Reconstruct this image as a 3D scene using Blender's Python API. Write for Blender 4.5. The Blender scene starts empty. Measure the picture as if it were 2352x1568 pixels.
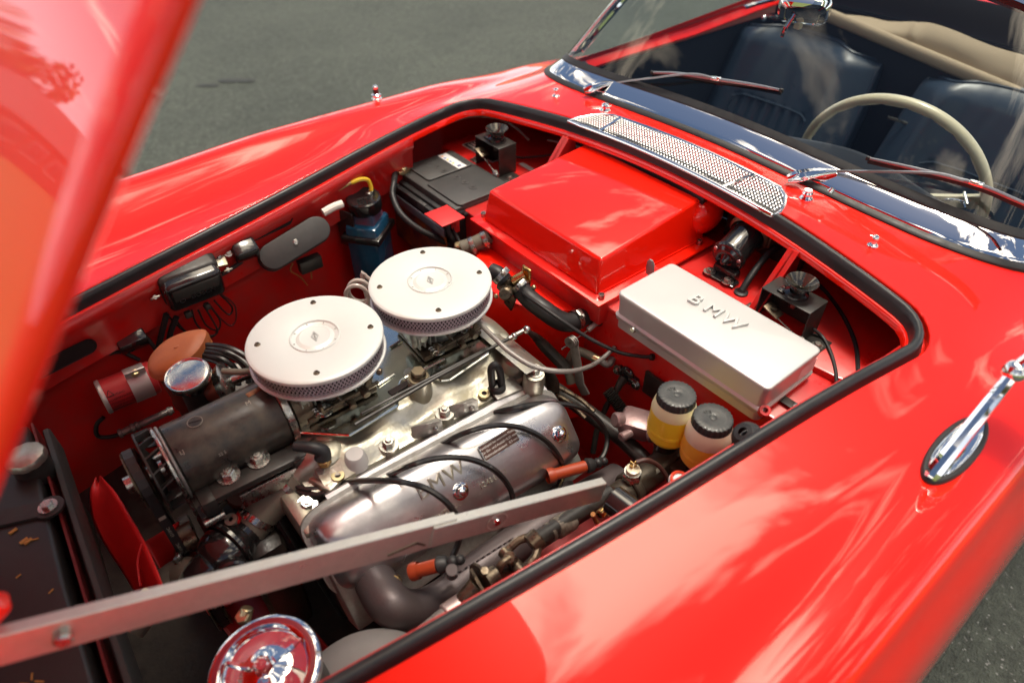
import bpy, bmesh, math, random
from mathutils import Vector as V, Matrix as M, noise as mnoise
random.seed(7)
rad = math.radians
scene = bpy.context.scene
col = scene.collection

# ---------------------------------------------------------------- camera
# World axes: +X towards the car's tail, +Y towards its right-hand (far) side, Z up.
# z = 0 is the level of the air cleaner lids; the asphalt lies at z = -0.86.
GROUND = -0.86
camd = bpy.data.cameras.new('camera')
cam = bpy.data.objects.new('camera', camd)
col.objects.link(cam)
yaw, pitch = rad(50.834), rad(41.342)
fw = V((math.cos(yaw)*math.cos(pitch), math.sin(yaw)*math.cos(pitch), -math.sin(pitch)))
rt = V((math.sin(yaw), -math.cos(yaw), 0))
up = rt.cross(fw)
cam.matrix_world = M(((rt.x, up.x, -fw.x, -0.889), (rt.y, up.y, -fw.y, -0.738), (rt.z, up.z, -fw.z, 0.647), (0, 0, 0, 1)))
camd.sensor_width = 36
camd.lens = 1540/2352*36
camd.clip_start = 0.02
camd.clip_end = 3000
camd.dof.use_dof = True
camd.dof.focus_distance = 1.12
camd.dof.aperture_fstop = 2.6
scene.camera = cam

# ---------------------------------------------------------------- world, sun, exposure
SUN_EL, SUN_AZ = rad(77), rad(15)     # azimuth measured from +X towards +Y
world = bpy.data.worlds.new('World')
scene.world = world
world.use_nodes = True
nt = world.node_tree
nt.nodes.clear()
def N(t, **k):
    n = nt.nodes.new(t)
    for a, b in k.items(): setattr(n, a, b)
    return n
L = nt.links.new
sky = N('ShaderNodeTexSky', sky_type='NISHITA', sun_disc=False)
sky.sun_elevation = SUN_EL
sky.sun_rotation = math.pi/2-SUN_AZ
sky.air_density = 1.0; sky.dust_density = 1.0; sky.ozone_density = 1.5
tc = N('ShaderNodeTexCoord')
sep = N('ShaderNodeSeparateXYZ'); L(tc.outputs['Generated'], sep.inputs[0])
addz = N('ShaderNodeMath', operation='ADD'); L(sep.outputs['Z'], addz.inputs[0]); addz.inputs[1].default_value = 0.14
mx = N('ShaderNodeMath', operation='MAXIMUM'); L(addz.outputs[0], mx.inputs[0]); mx.inputs[1].default_value = 0.03
comb = N('ShaderNodeCombineXYZ')
for i, s in enumerate('XY'):
    dv = N('ShaderNodeMath', operation='DIVIDE'); L(sep.outputs[s], dv.inputs[0]); L(mx.outputs[0], dv.inputs[1]); L(dv.outputs[0], comb.inputs[i])
mp = N('ShaderNodeMapping'); mp.inputs['Rotation'].default_value = (0, 0, rad(60)); mp.inputs['Scale'].default_value = (1.0, 1.7, 1.0); mp.inputs['Location'].default_value = (2.9, 7.1, 0)
L(comb.outputs[0], mp.inputs[0])
nz = N('ShaderNodeTexNoise'); nz.inputs['Scale'].default_value = 1.9; nz.inputs['Detail'].default_value = 9; nz.inputs['Roughness'].default_value = 0.6; nz.inputs['Distortion'].default_value = 0.5
L(mp.outputs[0], nz.inputs[0])
near_sun = N('ShaderNodeVectorMath', operation='DOT_PRODUCT')
L(tc.outputs['Generated'], near_sun.inputs[0])
near_sun.inputs[1].default_value = (math.cos(SUN_EL)*math.cos(SUN_AZ), math.cos(SUN_EL)*math.sin(SUN_AZ), math.sin(SUN_EL))
nsr = N('ShaderNodeMapRange', interpolation_type='SMOOTHSTEP'); nsr.inputs['From Min'].default_value = 0.90; nsr.inputs['From Max'].default_value = 1.0; nsr.inputs['To Max'].default_value = 0.12
L(near_sun.outputs['Value'], nsr.inputs[0])
nadd = N('ShaderNodeMath', operation='ADD'); L(nz.outputs[0], nadd.inputs[0]); L(nsr.outputs[0], nadd.inputs[1])
cr = N('ShaderNodeValToRGB')
cr.color_ramp.elements[0].position = 0.535; cr.color_ramp.elements[0].color = (0, 0, 0, 1)
cr.color_ramp.elements[1].position = 0.65; cr.color_ramp.elements[1].color = (1, 1, 1, 1)
L(nadd.outputs[0], cr.inputs[0])
hz = N('ShaderNodeMapRange'); hz.inputs['From Min'].default_value = -0.02; hz.inputs['From Max'].default_value = 0.10
L(sep.outputs['Z'], hz.inputs[0])
ml = N('ShaderNodeMath', operation='MULTIPLY'); L(cr.outputs[0], ml.inputs[0]); L(hz.outputs[0], ml.inputs[1])
ml2 = N('ShaderNodeMath', operation='MULTIPLY'); L(ml.outputs[0], ml2.inputs[0]); ml2.inputs[1].default_value = 0.92
cloud = N('ShaderNodeRGB'); cloud.outputs[0].default_value = (72, 62, 48, 1)
# clouds are brighter round the sun, as thin cloud is
sunv = N('ShaderNodeVectorMath', operation='DOT_PRODUCT')
L(tc.outputs['Generated'], sunv.inputs[0])
sunv.inputs[1].default_value = (math.cos(SUN_EL)*math.cos(SUN_AZ), math.cos(SUN_EL)*math.sin(SUN_AZ), math.sin(SUN_EL))
glow = N('ShaderNodeMapRange'); glow.inputs['From Min'].default_value = 0.75; glow.inputs['From Max'].default_value = 1.0
glow.inputs['To Min'].default_value = 0.8; glow.inputs['To Max'].default_value = 1.9
L(sunv.outputs['Value'], glow.inputs[0])
cb = N('ShaderNodeVectorMath', operation='SCALE'); L(cloud.outputs[0], cb.inputs[0]); L(glow.outputs[0], cb.inputs['Scale'])
mixc = N('ShaderNodeMix', data_type='RGBA'); L(ml2.outputs[0], mixc.inputs[0]); L(sky.outputs[0], mixc.inputs[6]); L(cb.outputs[0], mixc.inputs[7])
# pale haze low over the horizon
hzf = N('ShaderNodeMapRange', interpolation_type='SMOOTHSTEP'); hzf.inputs['From Min'].default_value = 0.0; hzf.inputs['From Max'].default_value = 0.30
hzf.inputs['To Min'].default_value = 0.85; hzf.inputs['To Max'].default_value = 0.0
L(sep.outputs['Z'], hzf.inputs[0])
glow2 = N('ShaderNodeMapRange'); glow2.inputs['From Min'].default_value = -0.3; glow2.inputs['From Max'].default_value = 0.8
glow2.inputs['To Min'].default_value = 0.7; glow2.inputs['To Max'].default_value = 0.9
L(sunv.outputs['Value'], glow2.inputs[0])
hb = N('ShaderNodeVectorMath', operation='SCALE'); hcol = N('ShaderNodeRGB'); hcol.outputs[0].default_value = (36, 36, 38, 1)
L(hcol.outputs[0], hb.inputs[0]); L(glow2.outputs[0], hb.inputs['Scale'])
mixh = N('ShaderNodeMix', data_type='RGBA'); L(hzf.outputs[0], mixh.inputs[0]); L(mixc.outputs[2], mixh.inputs[6]); L(hb.outputs[0], mixh.inputs[7])
bg = N('ShaderNodeBackground'); bg.inputs['Strength'].default_value = 0.09
L(mixh.outputs[2], bg.inputs['Color'])
wo = N('ShaderNodeOutputWorld'); L(bg.outputs[0], wo.inputs[0])

sund = bpy.data.lights.new('sun', 'SUN')
sund.energy = 2.3; sund.angle = rad(10); sund.color = (1.0, 0.94, 0.85)
sun = bpy.data.objects.new('sun', sund); col.objects.link(sun)
sd = V((math.cos(SUN_EL)*math.cos(SUN_AZ), math.cos(SUN_EL)*math.sin(SUN_AZ), math.sin(SUN_EL)))
sun.rotation_euler = sd.to_track_quat('Z', 'Y').to_euler()
vs = scene.view_settings
vs.view_transform = 'Standard'; vs.look = 'None'; vs.exposure = -0.15; vs.gamma = 1; vs.use_curve_mapping = False

# ---------------------------------------------------------------- materials
def mat(name, color=(.5, .5, .5), rough=.5, metal=0.0, coat=0.0, bump=0.0, bscale=200.0, var=0.0, vscale=8.0, vcol=None,
        rvar=0.0, spec=0.5, trans=0.0, ior=1.45, sss=0.0, coatrough=0.03, stretch=None, dirt=0.0, alpha=1.0):
    m = bpy.data.materials.new(name); m.use_nodes = True
    t = m.node_tree; p = t.nodes['Principled BSDF']
    def I(k, v): p.inputs[k].default_value = v
    I('Base Color', (*color, 1)); I('Roughness', rough); I('Metallic', metal); I('Coat Weight', coat); I('Coat Roughness', coatrough)
    I('Coat IOR', 1.5); I('Specular IOR Level', spec); I('Transmission Weight', trans); I('IOR', ior)
    if sss: I('Subsurface Weight', sss); I('Subsurface Radius', (.02, .015, .008))
    tcn = t.nodes.new('ShaderNodeTexCoord')
    src = tcn.outputs['Object']
    if stretch:
        mpn = t.nodes.new('ShaderNodeMapping'); mpn.inputs['Scale'].default_value = stretch
        t.links.new(src, mpn.inputs[0]); src = mpn.outputs[0]
    if var or rvar:
        n = t.nodes.new('ShaderNodeTexNoise'); n.inputs['Scale'].default_value = vscale; n.inputs['Detail'].default_value = 6; n.inputs['Roughness'].default_value = .65
        t.links.new(src, n.inputs[0])
        if var:
            mr = t.nodes.new('ShaderNodeMapRange'); mr.inputs['From Min'].default_value = .35; mr.inputs['From Max'].default_value = .7
            mr.inputs['To Max'].default_value = var
            t.links.new(n.outputs[0], mr.inputs[0])
            mx_ = t.nodes.new('ShaderNodeMix'); mx_.data_type = 'RGBA'
            mx_.inputs[6].default_value = (*color, 1); mx_.inputs[7].default_value = (*(vcol or tuple(c*.5 for c in color)), 1)
            t.links.new(mr.outputs[0], mx_.inputs[0]); t.links.new(mx_.outputs[2], p.inputs['Base Color'])
        if rvar:
            mr = t.nodes.new('ShaderNodeMapRange'); mr.inputs['From Min'].default_value = .3; mr.inputs['From Max'].default_value = .7
            mr.inputs['To Min'].default_value = max(0, rough-rvar); mr.inputs['To Max'].default_value = min(1, rough+rvar)
            t.links.new(n.outputs[0], mr.inputs[0]); t.links.new(mr.outputs[0], p.inputs['Roughness'])
    if bump:
        n = t.nodes.new('ShaderNodeTexNoise'); n.inputs['Scale'].default_value = bscale; n.inputs['Detail'].default_value = 4
        t.links.new(src, n.inputs[0])
        b = t.nodes.new('ShaderNodeBump'); b.inputs['Strength'].default_value = bump; b.inputs['Distance'].default_value = .001
        t.links.new(n.outputs[0], b.inputs['Height']); t.links.new(b.outputs[0], p.inputs['Normal'])
    return m
RED = mat('red_car_paint', (.86, .010, .001), .40, spec=.15, coat=1.0, coatrough=.015, bump=.012, bscale=38, rvar=.02, vscale=4)
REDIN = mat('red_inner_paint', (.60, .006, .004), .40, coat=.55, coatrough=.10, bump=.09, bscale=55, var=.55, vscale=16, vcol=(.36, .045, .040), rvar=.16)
REDDUST = mat('dusty_red_paint', (.36, .006, .007), .5, coat=.3, coatrough=.2, bump=.15, bscale=70, var=.5, vscale=16, vcol=(.33, .06, .055), rvar=.2)
REDMATT = mat('red_fan_plastic', (.55, .012, .012), .42, bump=.04, var=.3, vcol=(.4, .03, .03), vscale=25)
BLACK = mat('black_enamel', (.010, .010, .011), .16, coat=.6, var=.35, vscale=30, vcol=(.035, .032, .03), rvar=.1, bump=.03, bscale=90)
BLACKS = mat('satin_black_paint', (.018, .017, .016), .42, var=.6, vscale=22, vcol=(.055, .05, .043), rvar=.14, bump=.08, bscale=180)
BLACKW = mat('worn_black_barrel', (.020, .019, .018), .38, var=.7, vscale=38, vcol=(.10, .085, .06), rvar=.16, bump=.12, bscale=220)
RUBBER = mat('black_rubber', (.014, .014, .015), .48, var=.4, vscale=40, vcol=(.03, .03, .031), rvar=.1, bump=.08, bscale=300)
SEAL = mat('rubber_seal', (.016, .017, .019), .40, rvar=.1, vscale=25, bump=.05, bscale=120, var=.4, vcol=(.035, .036, .038))
PLASTIC = mat('black_plastic', (.014, .014, .015), .45, var=.4, vscale=60, vcol=(.03, .03, .031), bump=.1, bscale=500, rvar=.1)
GREYPL = mat('dark_grey_plastic', (.045, .046, .045), .5, var=.4, vscale=50, vcol=(.08, .08, .078), bump=.1, bscale=400)
HOSE = mat('grey_rubber_hose', (.15, .135, .105), .6, var=.6, vscale=30, vcol=(.13, .12, .09), bump=.25, bscale=350)
CAST = mat('cast_aluminium', (.52, .51, .45), .40, metal=.85, var=.8, vscale=22, vcol=(.30, .27, .17), rvar=.15, bump=.5, bscale=210)
CASTD = mat('dull_cast_alloy', (.38, .38, .36), .5, metal=.7, var=.6, vscale=40, vcol=(.17, .15, .12), rvar=.14, bump=.35, bscale=300)
COVER = mat('polished_valve_cover', (.60, .59, .595), .34, metal=.95, var=.6, vscale=15, vcol=(.26, .25, .265), rvar=.13, bump=.12, bscale=160)
POLISH = mat('polished_alloy_plate', (.80, .83, .76), .17, metal=1.0, var=.35, vscale=26, vcol=(.45, .45, .36), rvar=.09, bump=.05, bscale=80)
ZINC = mat('zinc_carburettor_metal', (.52, .56, .51), .38, metal=.75, var=.75, vscale=55, vcol=(.13, .12, .085), rvar=.15, bump=.3, bscale=260)
SILVER = mat('silver_grey_lacquer', (.62, .65, .62), .44, metal=.15, rvar=.07, var=.25, vscale=18, vcol=(.55, .57, .54), bump=.05, bscale=500)
ALUBOX = mat('satin_aluminium_box', (.60, .61, .595), .42, metal=.5, rvar=.05, vscale=12, bump=.04, bscale=500, var=.18, vcol=(.58, .57, .55))
STEEL = mat('plated_steel', (.50, .50, .47), .28, metal=1.0, var=.5, vscale=90, vcol=(.30, .27, .22), rvar=.12, bump=.1, bscale=200)
DSTEEL = mat('dark_oily_steel', (.085, .07, .055), .36, metal=.8, var=.8, vscale=70, vcol=(.22, .17, .11), rvar=.2, bump=.3, bscale=240)
CHROME = mat('chrome', (.86, .87, .88), .035, metal=1.0, rvar=.02, vscale=20)
BRASS = mat('brass', (.62, .40, .16), .28, metal=1.0, var=.5, vscale=90, vcol=(.35, .22, .09), rvar=.1)
YZINC = mat('yellow_zinc_plating', (.62, .52, .30), .3, metal=1.0, var=.4, vscale=120, vcol=(.45, .38, .25))
IRON = mat('exhaust_iron', (.075, .062, .065), .46, metal=.5, var=.5, vscale=20, vcol=(.11, .085, .08), bump=.2, bscale=240, rvar=.1)
DIRTY = mat('oily_black_block', (.012, .010, .009), .5, var=.6, vscale=30, vcol=(.05, .035, .025), bump=.6, bscale=120, rvar=.2)
TERRA = mat('brown_distributor_bakelite', (.42, .12, .035), .48, var=.4, vscale=40, vcol=(.22, .05, .018), bump=.08)
BROWN = mat('dark_brown_bakelite', (.13, .03, .015), .5, var=.4, vscale=40, vcol=(.07, .02, .01), bump=.08)
ORANGE = mat('orange_spark_plug_sleeve', (.30, .040, .010), .45)
WHITEP = mat('white_print', (.62, .63, .60), .5)
DIMP = mat('worn_grey_print', (.30, .28, .23), .6)
SHEETW = mat('white_label_paper', (.72, .74, .74), .4)
REDLAB = mat('red_printed_label', (.50, .030, .035), .42, var=.3, vcol=(.35, .05, .05), vscale=60)
REDCAP = mat('red_terminal_plastic', (.66, .030, .030), .42, bump=.04)
PLATEB = mat('brown_plate_print', (.075, .03, .02), .4, var=.4, vscale=60)
IVORY = mat('ivory_wheel_plastic', (.62, .58, .42), .28, coat=.4, sss=.0, var=.2, vcol=(.55, .48, .34), vscale=12)
LEATHER = mat('navy_leather', (.022, .038, .065), .34, bump=.07, bscale=300, var=.4, vscale=9, vcol=(.03, .05, .08), rvar=.08)
CARPET = mat('dark_navy_carpet', (.004, .009, .018), .9, bump=.3)
BEIGE = mat('beige_canvas', (.34, .27, .185), .75, bump=.3, bscale=500, var=.3, vcol=(.30, .24, .165), vscale=7)
YFLUID = mat('yellow_fluid_plastic', (.98, .76, .04), .32, trans=0.0, sss=.10, coat=.15)
OFLUID = mat('orange_fluid_plastic', (.98, .55, .06), .36, sss=.10, coat=.15)
MILKY = mat('milky_bottle_plastic', (.80, .78, .50), .36, sss=.35, coat=.15)
MILKYP = mat('milky_pink_bottle_plastic', (.84, .74, .56), .38, sss=.35, coat=.15)
BLUEW = mat('blue_washer_fluid', (.015, .085, .17), .12, coat=.7, var=.6, vscale=18, vcol=(.005, .03, .06), rvar=.05)
TUBEC = mat('yellowed_clear_tube', (.42, .33, .13), .25, coat=.5)
TUBEY = mat('bright_yellow_tube', (.72, .50, .03), .3, coat=.5)
CREAMT = mat('grey_pink_coiled_pipe', (.42, .38, .34), .35, coat=.3)
WASHERC = mat('red_primer', (.4, .1, .08), .6)
def glass(name, tint, rough=0.0, ior=1.45):
    m = bpy.data.materials.new(name); m.use_nodes = True; t = m.node_tree; t.nodes.clear()
    fr = t.nodes.new('ShaderNodeFresnel'); fr.inputs['IOR'].default_value = ior
    tr = t.nodes.new('ShaderNodeBsdfTransparent'); tr.inputs[0].default_value = (*tint, 1)
    gl = t.nodes.new('ShaderNodeBsdfGlossy'); gl.inputs['Roughness'].default_value = rough
    mx_ = t.nodes.new('ShaderNodeMixShader'); o = t.nodes.new('ShaderNodeOutputMaterial')
    t.links.new(fr.outputs[0], mx_.inputs[0]); t.links.new(tr.outputs[0], mx_.inputs[1]); t.links.new(gl.outputs[0], mx_.inputs[2]); t.links.new(mx_.outputs[0], o.inputs[0])
    return m
GLASS = glass('windscreen_glass', (.82, .88, .86), 0.0, 1.48)

# ---------------------------------------------------------------- mesh helpers
BASE = {}
def tag(o, label=None, cat=None, group=None, kind=None):
    if label: o['label'] = label
    if cat: o['category'] = cat
    if group: o['group'] = group
    if kind: o['kind'] = kind
    return o
def thing(name, label, cat, loc=(0, 0, 0), group=None):
    o = bpy.data.objects.new(name, None); col.objects.link(o)
    o.empty_display_size = .02
    o.location = loc; BASE[o.name] = V(loc)
    return tag(o, label, cat, group)
def frame(axis, up_=None):
    """matrix whose Z column is axis"""
    a = V(axis).normalized()
    u = V(up_) if up_ is not None else (V((0, 0, 1)) if abs(a.z) < .95 else V((1, 0, 0)))
    x = u.cross(a).normalized()
    y = a.cross(x)
    return M((x, y, a)).transposed()
def place(o, axis=(0, 0, 1), up_=None):
    m = frame(axis, up_).to_4x4(); m.translation = V(o)
    return m
def crom(pts, n=6):
    P = [V(p) for p in pts]
    if len(P) < 3: 
        return [P[0].lerp(P[1], i/n) for i in range(n+1)]
    out = []
    for i in range(len(P)-1):
        p0 = P[i-1] if i else P[0]*2-P[1]
        p1, p2 = P[i], P[i+1]
        p3 = P[i+2] if i+2 < len(P) else P[-1]*2-P[-2]
        for k in range(n):
            t = k/n
            out.append(.5*((2*p1)+(p2-p0)*t+(2*p0-5*p1+4*p2-p3)*t*t+(3*p1-p0-3*p2+p3)*t**3))
    out.append(P[-1])
    return out
class MB:
    def __init__(s): s.bm = bmesh.new()
    def merge(s, b, mtx=None):
        if mtx is not None: bmesh.ops.transform(b, matrix=mtx, verts=b.verts)
        mp_ = {v: s.bm.verts.new(v.co) for v in b.verts}
        for f in b.faces:
            try: s.bm.faces.new([mp_[v] for v in f.verts])
            except ValueError: pass
        b.free(); return s
    def box(s, c, d, m=None, bev=0.0, seg=2):
        b = bmesh.new(); bmesh.ops.create_cube(b, size=1)
        bmesh.ops.scale(b, vec=V(d), verts=b.verts)
        if bev: bmesh.ops.bevel(b, geom=b.edges[:]+b.verts[:], offset=bev, segments=seg, profile=.5, affect='EDGES')
        t = M.Translation(V(c))
        if m is not None: t = t @ (m if len(m) == 4 else m.to_4x4())
        return s.merge(b, t)
    def lathe(s, prof, o=(0, 0, 0), axis=(0, 0, 1), n=32, up_=None, a0=0, a1=2*math.pi, wob=None):
        m = place(o, axis, up_)
        full = abs(a1-a0-2*math.pi) < 1e-6
        k = n if full else n+1
        rings = []
        for r, h in prof:
            if r < 1e-7:
                rings.append([s.bm.verts.new(m @ V((0, 0, h)))])
            else:
                rings.append([s.bm.verts.new(m @ V((r*(wob(i) if wob else 1)*math.cos(a0+(a1-a0)*i/n), r*(wob(i) if wob else 1)*math.sin(a0+(a1-a0)*i/n), h))) for i in range(k)])
        for A, B in zip(rings, rings[1:]):
            for i in range(n):
                j = (i+1) % n if full else i+1
                f = []
                if len(A) == 1 and len(B) == 1: continue
                if len(A) == 1: f = [A[0], B[i], B[j]]
                elif len(B) == 1: f = [A[i], B[0], A[j]]
                else: f = [A[i], B[i], B[j], A[j]]
                try: s.bm.faces.new(f[::-1])
                except ValueError: pass
        return s
    def cyl(s, a, b, r, r2=None, n=20, bev=0.0):
        a, b = V(a), V(b); h = (b-a).length; r2 = r if r2 is None else r2
        e = min(bev, h*.4)
        p = [(0, 0), (r-e, 0), (r, e), (r2, h-e), (r2-e, h), (0, h)] if e else [(0, 0), (r, 0), (r2, h), (0, h)]
        return s.lathe(p, a, b-a, n)
    def hexa(s, c, axis, r, h, n=6, rot=0.0):
        m = place(c, axis) @ M.Rotation(rot, 4, 'Z')
        e = r*.12
        rings = []
        for rr, hh in ((r, 0), (r, h-e), (r-e, h)):
            rings.append([s.bm.verts.new(m @ V((rr*math.cos(2*math.pi*i/n), rr*math.sin(2*math.pi*i/n), hh))) for i in range(n)])
        for A, B in zip(rings, rings[1:]):
            for i in range(n): s.bm.faces.new([A[i], A[(i+1) % n], B[(i+1) % n], B[i]])
        s.bm.faces.new(rings[-1]); s.bm.faces.new(rings[0][::-1])
        return s
    def sweep(s, path, sec, closed=True, caps=True, upv=(0, 0, 1), scale=None, flip=False):
        """section points (a, b): a along side vector, b along up; path of Vectors"""
        P = [V(p) for p in path]; rings = []
        U = V(upv)
        for i, p in enumerate(P):
            t = (P[min(i+1, len(P)-1)]-P[max(i-1, 0)]).normalized()
            side = t.cross(U)
            if side.length < 1e-4: side = t.cross(V((1, 0, .1)))
            side.normalize(); u = side.cross(t).normalized()
            k = scale(i/(len(P)-1)) if scale else 1
            rings.append([s.bm.verts.new(p+side*(a*k)+u*(b*k)) for a, b in sec])
        m = len(sec)
        for A, B in zip(rings, rings[1:]):
            for i in range(m if closed else m-1):
                j = (i+1) % m
                f = [A[i], A[j], B[j], B[i]]
                s.bm.faces.new(f[::-1] if flip else f)
        if caps and closed:
            s.bm.faces.new(rings[0][::-1]); s.bm.faces.new(rings[-1])
        return s
    def tube(s, pts, r, n=10, sub=6, smooth=True, r2=None, caps=True):
        """parallel-transport tube"""
        P = crom(pts, sub) if smooth else [V(p) for p in pts]
        rings = []; prev = None
        for i, p in enumerate(P):
            t = (P[min(i+1, len(P)-1)]-P[max(i-1, 0)])
            if t.length < 1e-9: t = V((0, 0, 1))
            t.normalize()
            if prev is None:
                a = t.orthogonal().normalized()
            else:
                a = prev-t*prev.dot(t)
                a = a.normalized() if a.length > 1e-6 else t.orthogonal().normalized()
            prev = a; b = t.cross(a)
            f = i/(len(P)-1)
            rr = r(f) if callable(r) else (r if r2 is None else r+(r2-r)*f)
            rings.append([s.bm.verts.new(p+(a*math.cos(2*math.pi*k/n)+b*math.sin(2*math.pi*k/n))*rr) for k in range(n)])
        for A, B in zip(rings, rings[1:]):
            for i in range(n): s.bm.faces.new([A[i], A[(i+1) % n], B[(i+1) % n], B[i]])
        if caps: s.bm.faces.new(rings[0][::-1]); s.bm.faces.new(rings[-1])
        return s
    def prism(s, pts, h0, h1, m=None, bev=0.0, seg=2):
        """polygon (x, y) extruded from h0 to h1 in the frame m"""
        b = bmesh.new()
        lo = [b.verts.new((x, y, h0)) for x, y in pts]; hi = [b.verts.new((x, y, h1)) for x, y in pts]
        n = len(pts)
        b.faces.new(lo[::-1]); top = b.faces.new(hi)
        for i in range(n): b.faces.new([lo[i], lo[(i+1) % n], hi[(i+1) % n], hi[i]])
        bmesh.ops.recalc_face_normals(b, faces=b.faces)
        if bev: bmesh.ops.bevel(b, geom=b.edges[:], offset=bev, segments=seg, profile=.5, affect='EDGES')
        return s.merge(b, m)
    def grid(s, fn, nu, nv, flip=False, closeu=False):
        R = [[s.bm.verts.new(fn(i/nu, j/nv)) for j in range(nv+1)] for i in range(nu+(0 if closeu else 1))]
        for i in range(nu):
            A, B = R[i], R[(i+1) % len(R)]
            for j in range(nv):
                f = [A[j], B[j], B[j+1], A[j+1]]
                s.bm.faces.new(f[::-1] if flip else f)
        return s
    def ball(s, c, r, sc=(1, 1, 1), n=16, m=None):
        b = bmesh.new(); bmesh.ops.create_uvsphere(b, u_segments=n, v_segments=max(6, n//2), radius=r)
        bmesh.ops.scale(b, vec=V(sc), verts=b.verts)
        t = M.Translation(V(c))
        if m is not None: t = t @ m.to_4x4()
        return s.merge(b, t)
    def build(s, name, material, parent=None, label=None, smooth=True, angle=35, kind=None, solid=0.0, recalc=True):
        if recalc: bmesh.ops.recalc_face_normals(s.bm, faces=s.bm.faces)
        me = bpy.data.meshes.new(name); s.bm.to_mesh(me); s.bm.free()
        base = BASE.get(parent.name, V((0, 0, 0))) if parent else V((0, 0, 0))
        if base.length: me.transform(M.Translation(-base))
        me.materials.append(material)
        if smooth:
            me.polygons.foreach_set('use_smooth', [True]*len(me.polygons))
            me.set_sharp_from_angle(angle=rad(angle))
        o = bpy.data.objects.new(name, me); col.objects.link(o)
        if parent: o.parent = parent; BASE[o.name] = base
        if solid:
            md = o.modifiers.new('solid', 'SOLIDIFY'); md.thickness = solid; md.offset = -1
        return tag(o, label, kind=kind)
def copies(o, parent, moves):
    """more parts sharing o's mesh, moved by each offset"""
    out = []
    for d in moves:
        c = o.copy(); col.objects.link(c); c.parent = parent
        c.location = V(o.location)+V(d); out.append(c)
    return out
def text(s, size, mtx, material, parent, depth=.0006, name='lettering', align='CENTER', bevel=0.0, space=1.0, shear=0.0):
    cu = bpy.data.curves.new(name, 'FONT'); cu.body = s; cu.size = size; cu.extrude = depth; cu.align_x = align; cu.align_y = 'CENTER'
    cu.bevel_depth = bevel; cu.space_character = space; cu.resolution_u = 3; cu.shear = shear
    tmp = bpy.data.objects.new('tmp', cu); col.objects.link(tmp)
    dg = bpy.context.evaluated_depsgraph_get(); dg.update()
    me = bpy.data.meshes.new_from_object(tmp.evaluated_get(dg))
    bpy.data.objects.remove(tmp); bpy.data.curves.remove(cu)
    me.name = name; me.transform(mtx)
    base = BASE.get(parent.name, V((0, 0, 0))) if parent else V((0, 0, 0))
    me.transform(M.Translation(-base))
    me.materials.clear(); me.materials.append(material)
    o = bpy.data.objects.new(name, me); col.objects.link(o)
    if parent: o.parent = parent; BASE[o.name] = base
    return o
def tframe(o, right, upv):
    """matrix for lettering: local x = right, local y = up"""
    r = V(right).normalized(); u = V(upv); u = (u-r*u.dot(r)).normalized(); n = r.cross(u)
    m = M((r, u, n)).transposed().to_4x4(); m.translation = V(o); return m
def bolt(c, axis, parent, r=.006, h=.005, material=None, washer=True, name='bolt', stud=0.0, smat=None):
    b = MB(); a = V(axis).normalized(); c = V(c)
    if washer: b.lathe([(0, 0), (r*1.55, 0), (r*1.55, r*.25), (0, r*.25)], c, a, 20)
    b.hexa(c+a*r*.25, a, r, h, rot=random.random())
    if stud: b.cyl(c+a*(r*.2+h), c+a*(r*.2+h+stud), r*.5, n=12, bev=.0006)
    else: b.lathe([(0, h+r*.3), (r*.55, h+r*.3), (r*.6, h+r*.2)], c, a, 14)
    return b.build(name, material or STEEL, parent)
def clamp(c, axis, r, w, parent, material=None, screw=(0, 0, 1), name='hose_clamp'):
    b = MB(); a = V(axis).normalized(); c = V(c)-a*w/2
    b.lathe([(r, 0), (r+.0012, 0), (r+.0012, w), (r, w)], c, a, 28)
    sv = V(screw); sv = (sv-a*sv.dot(a)).normalized()
    t = a.cross(sv)
    m = M((t, a, sv)).transposed()
    b.box(c+a*w/2+sv*(r+.003), (.014, w*1.1, .006), m, .001)
    b.hexa(c+a*w/2+sv*(r+.0035)+t*.006, t, .0042, .006)
    return b.build(name, material or STEEL, parent)
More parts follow.
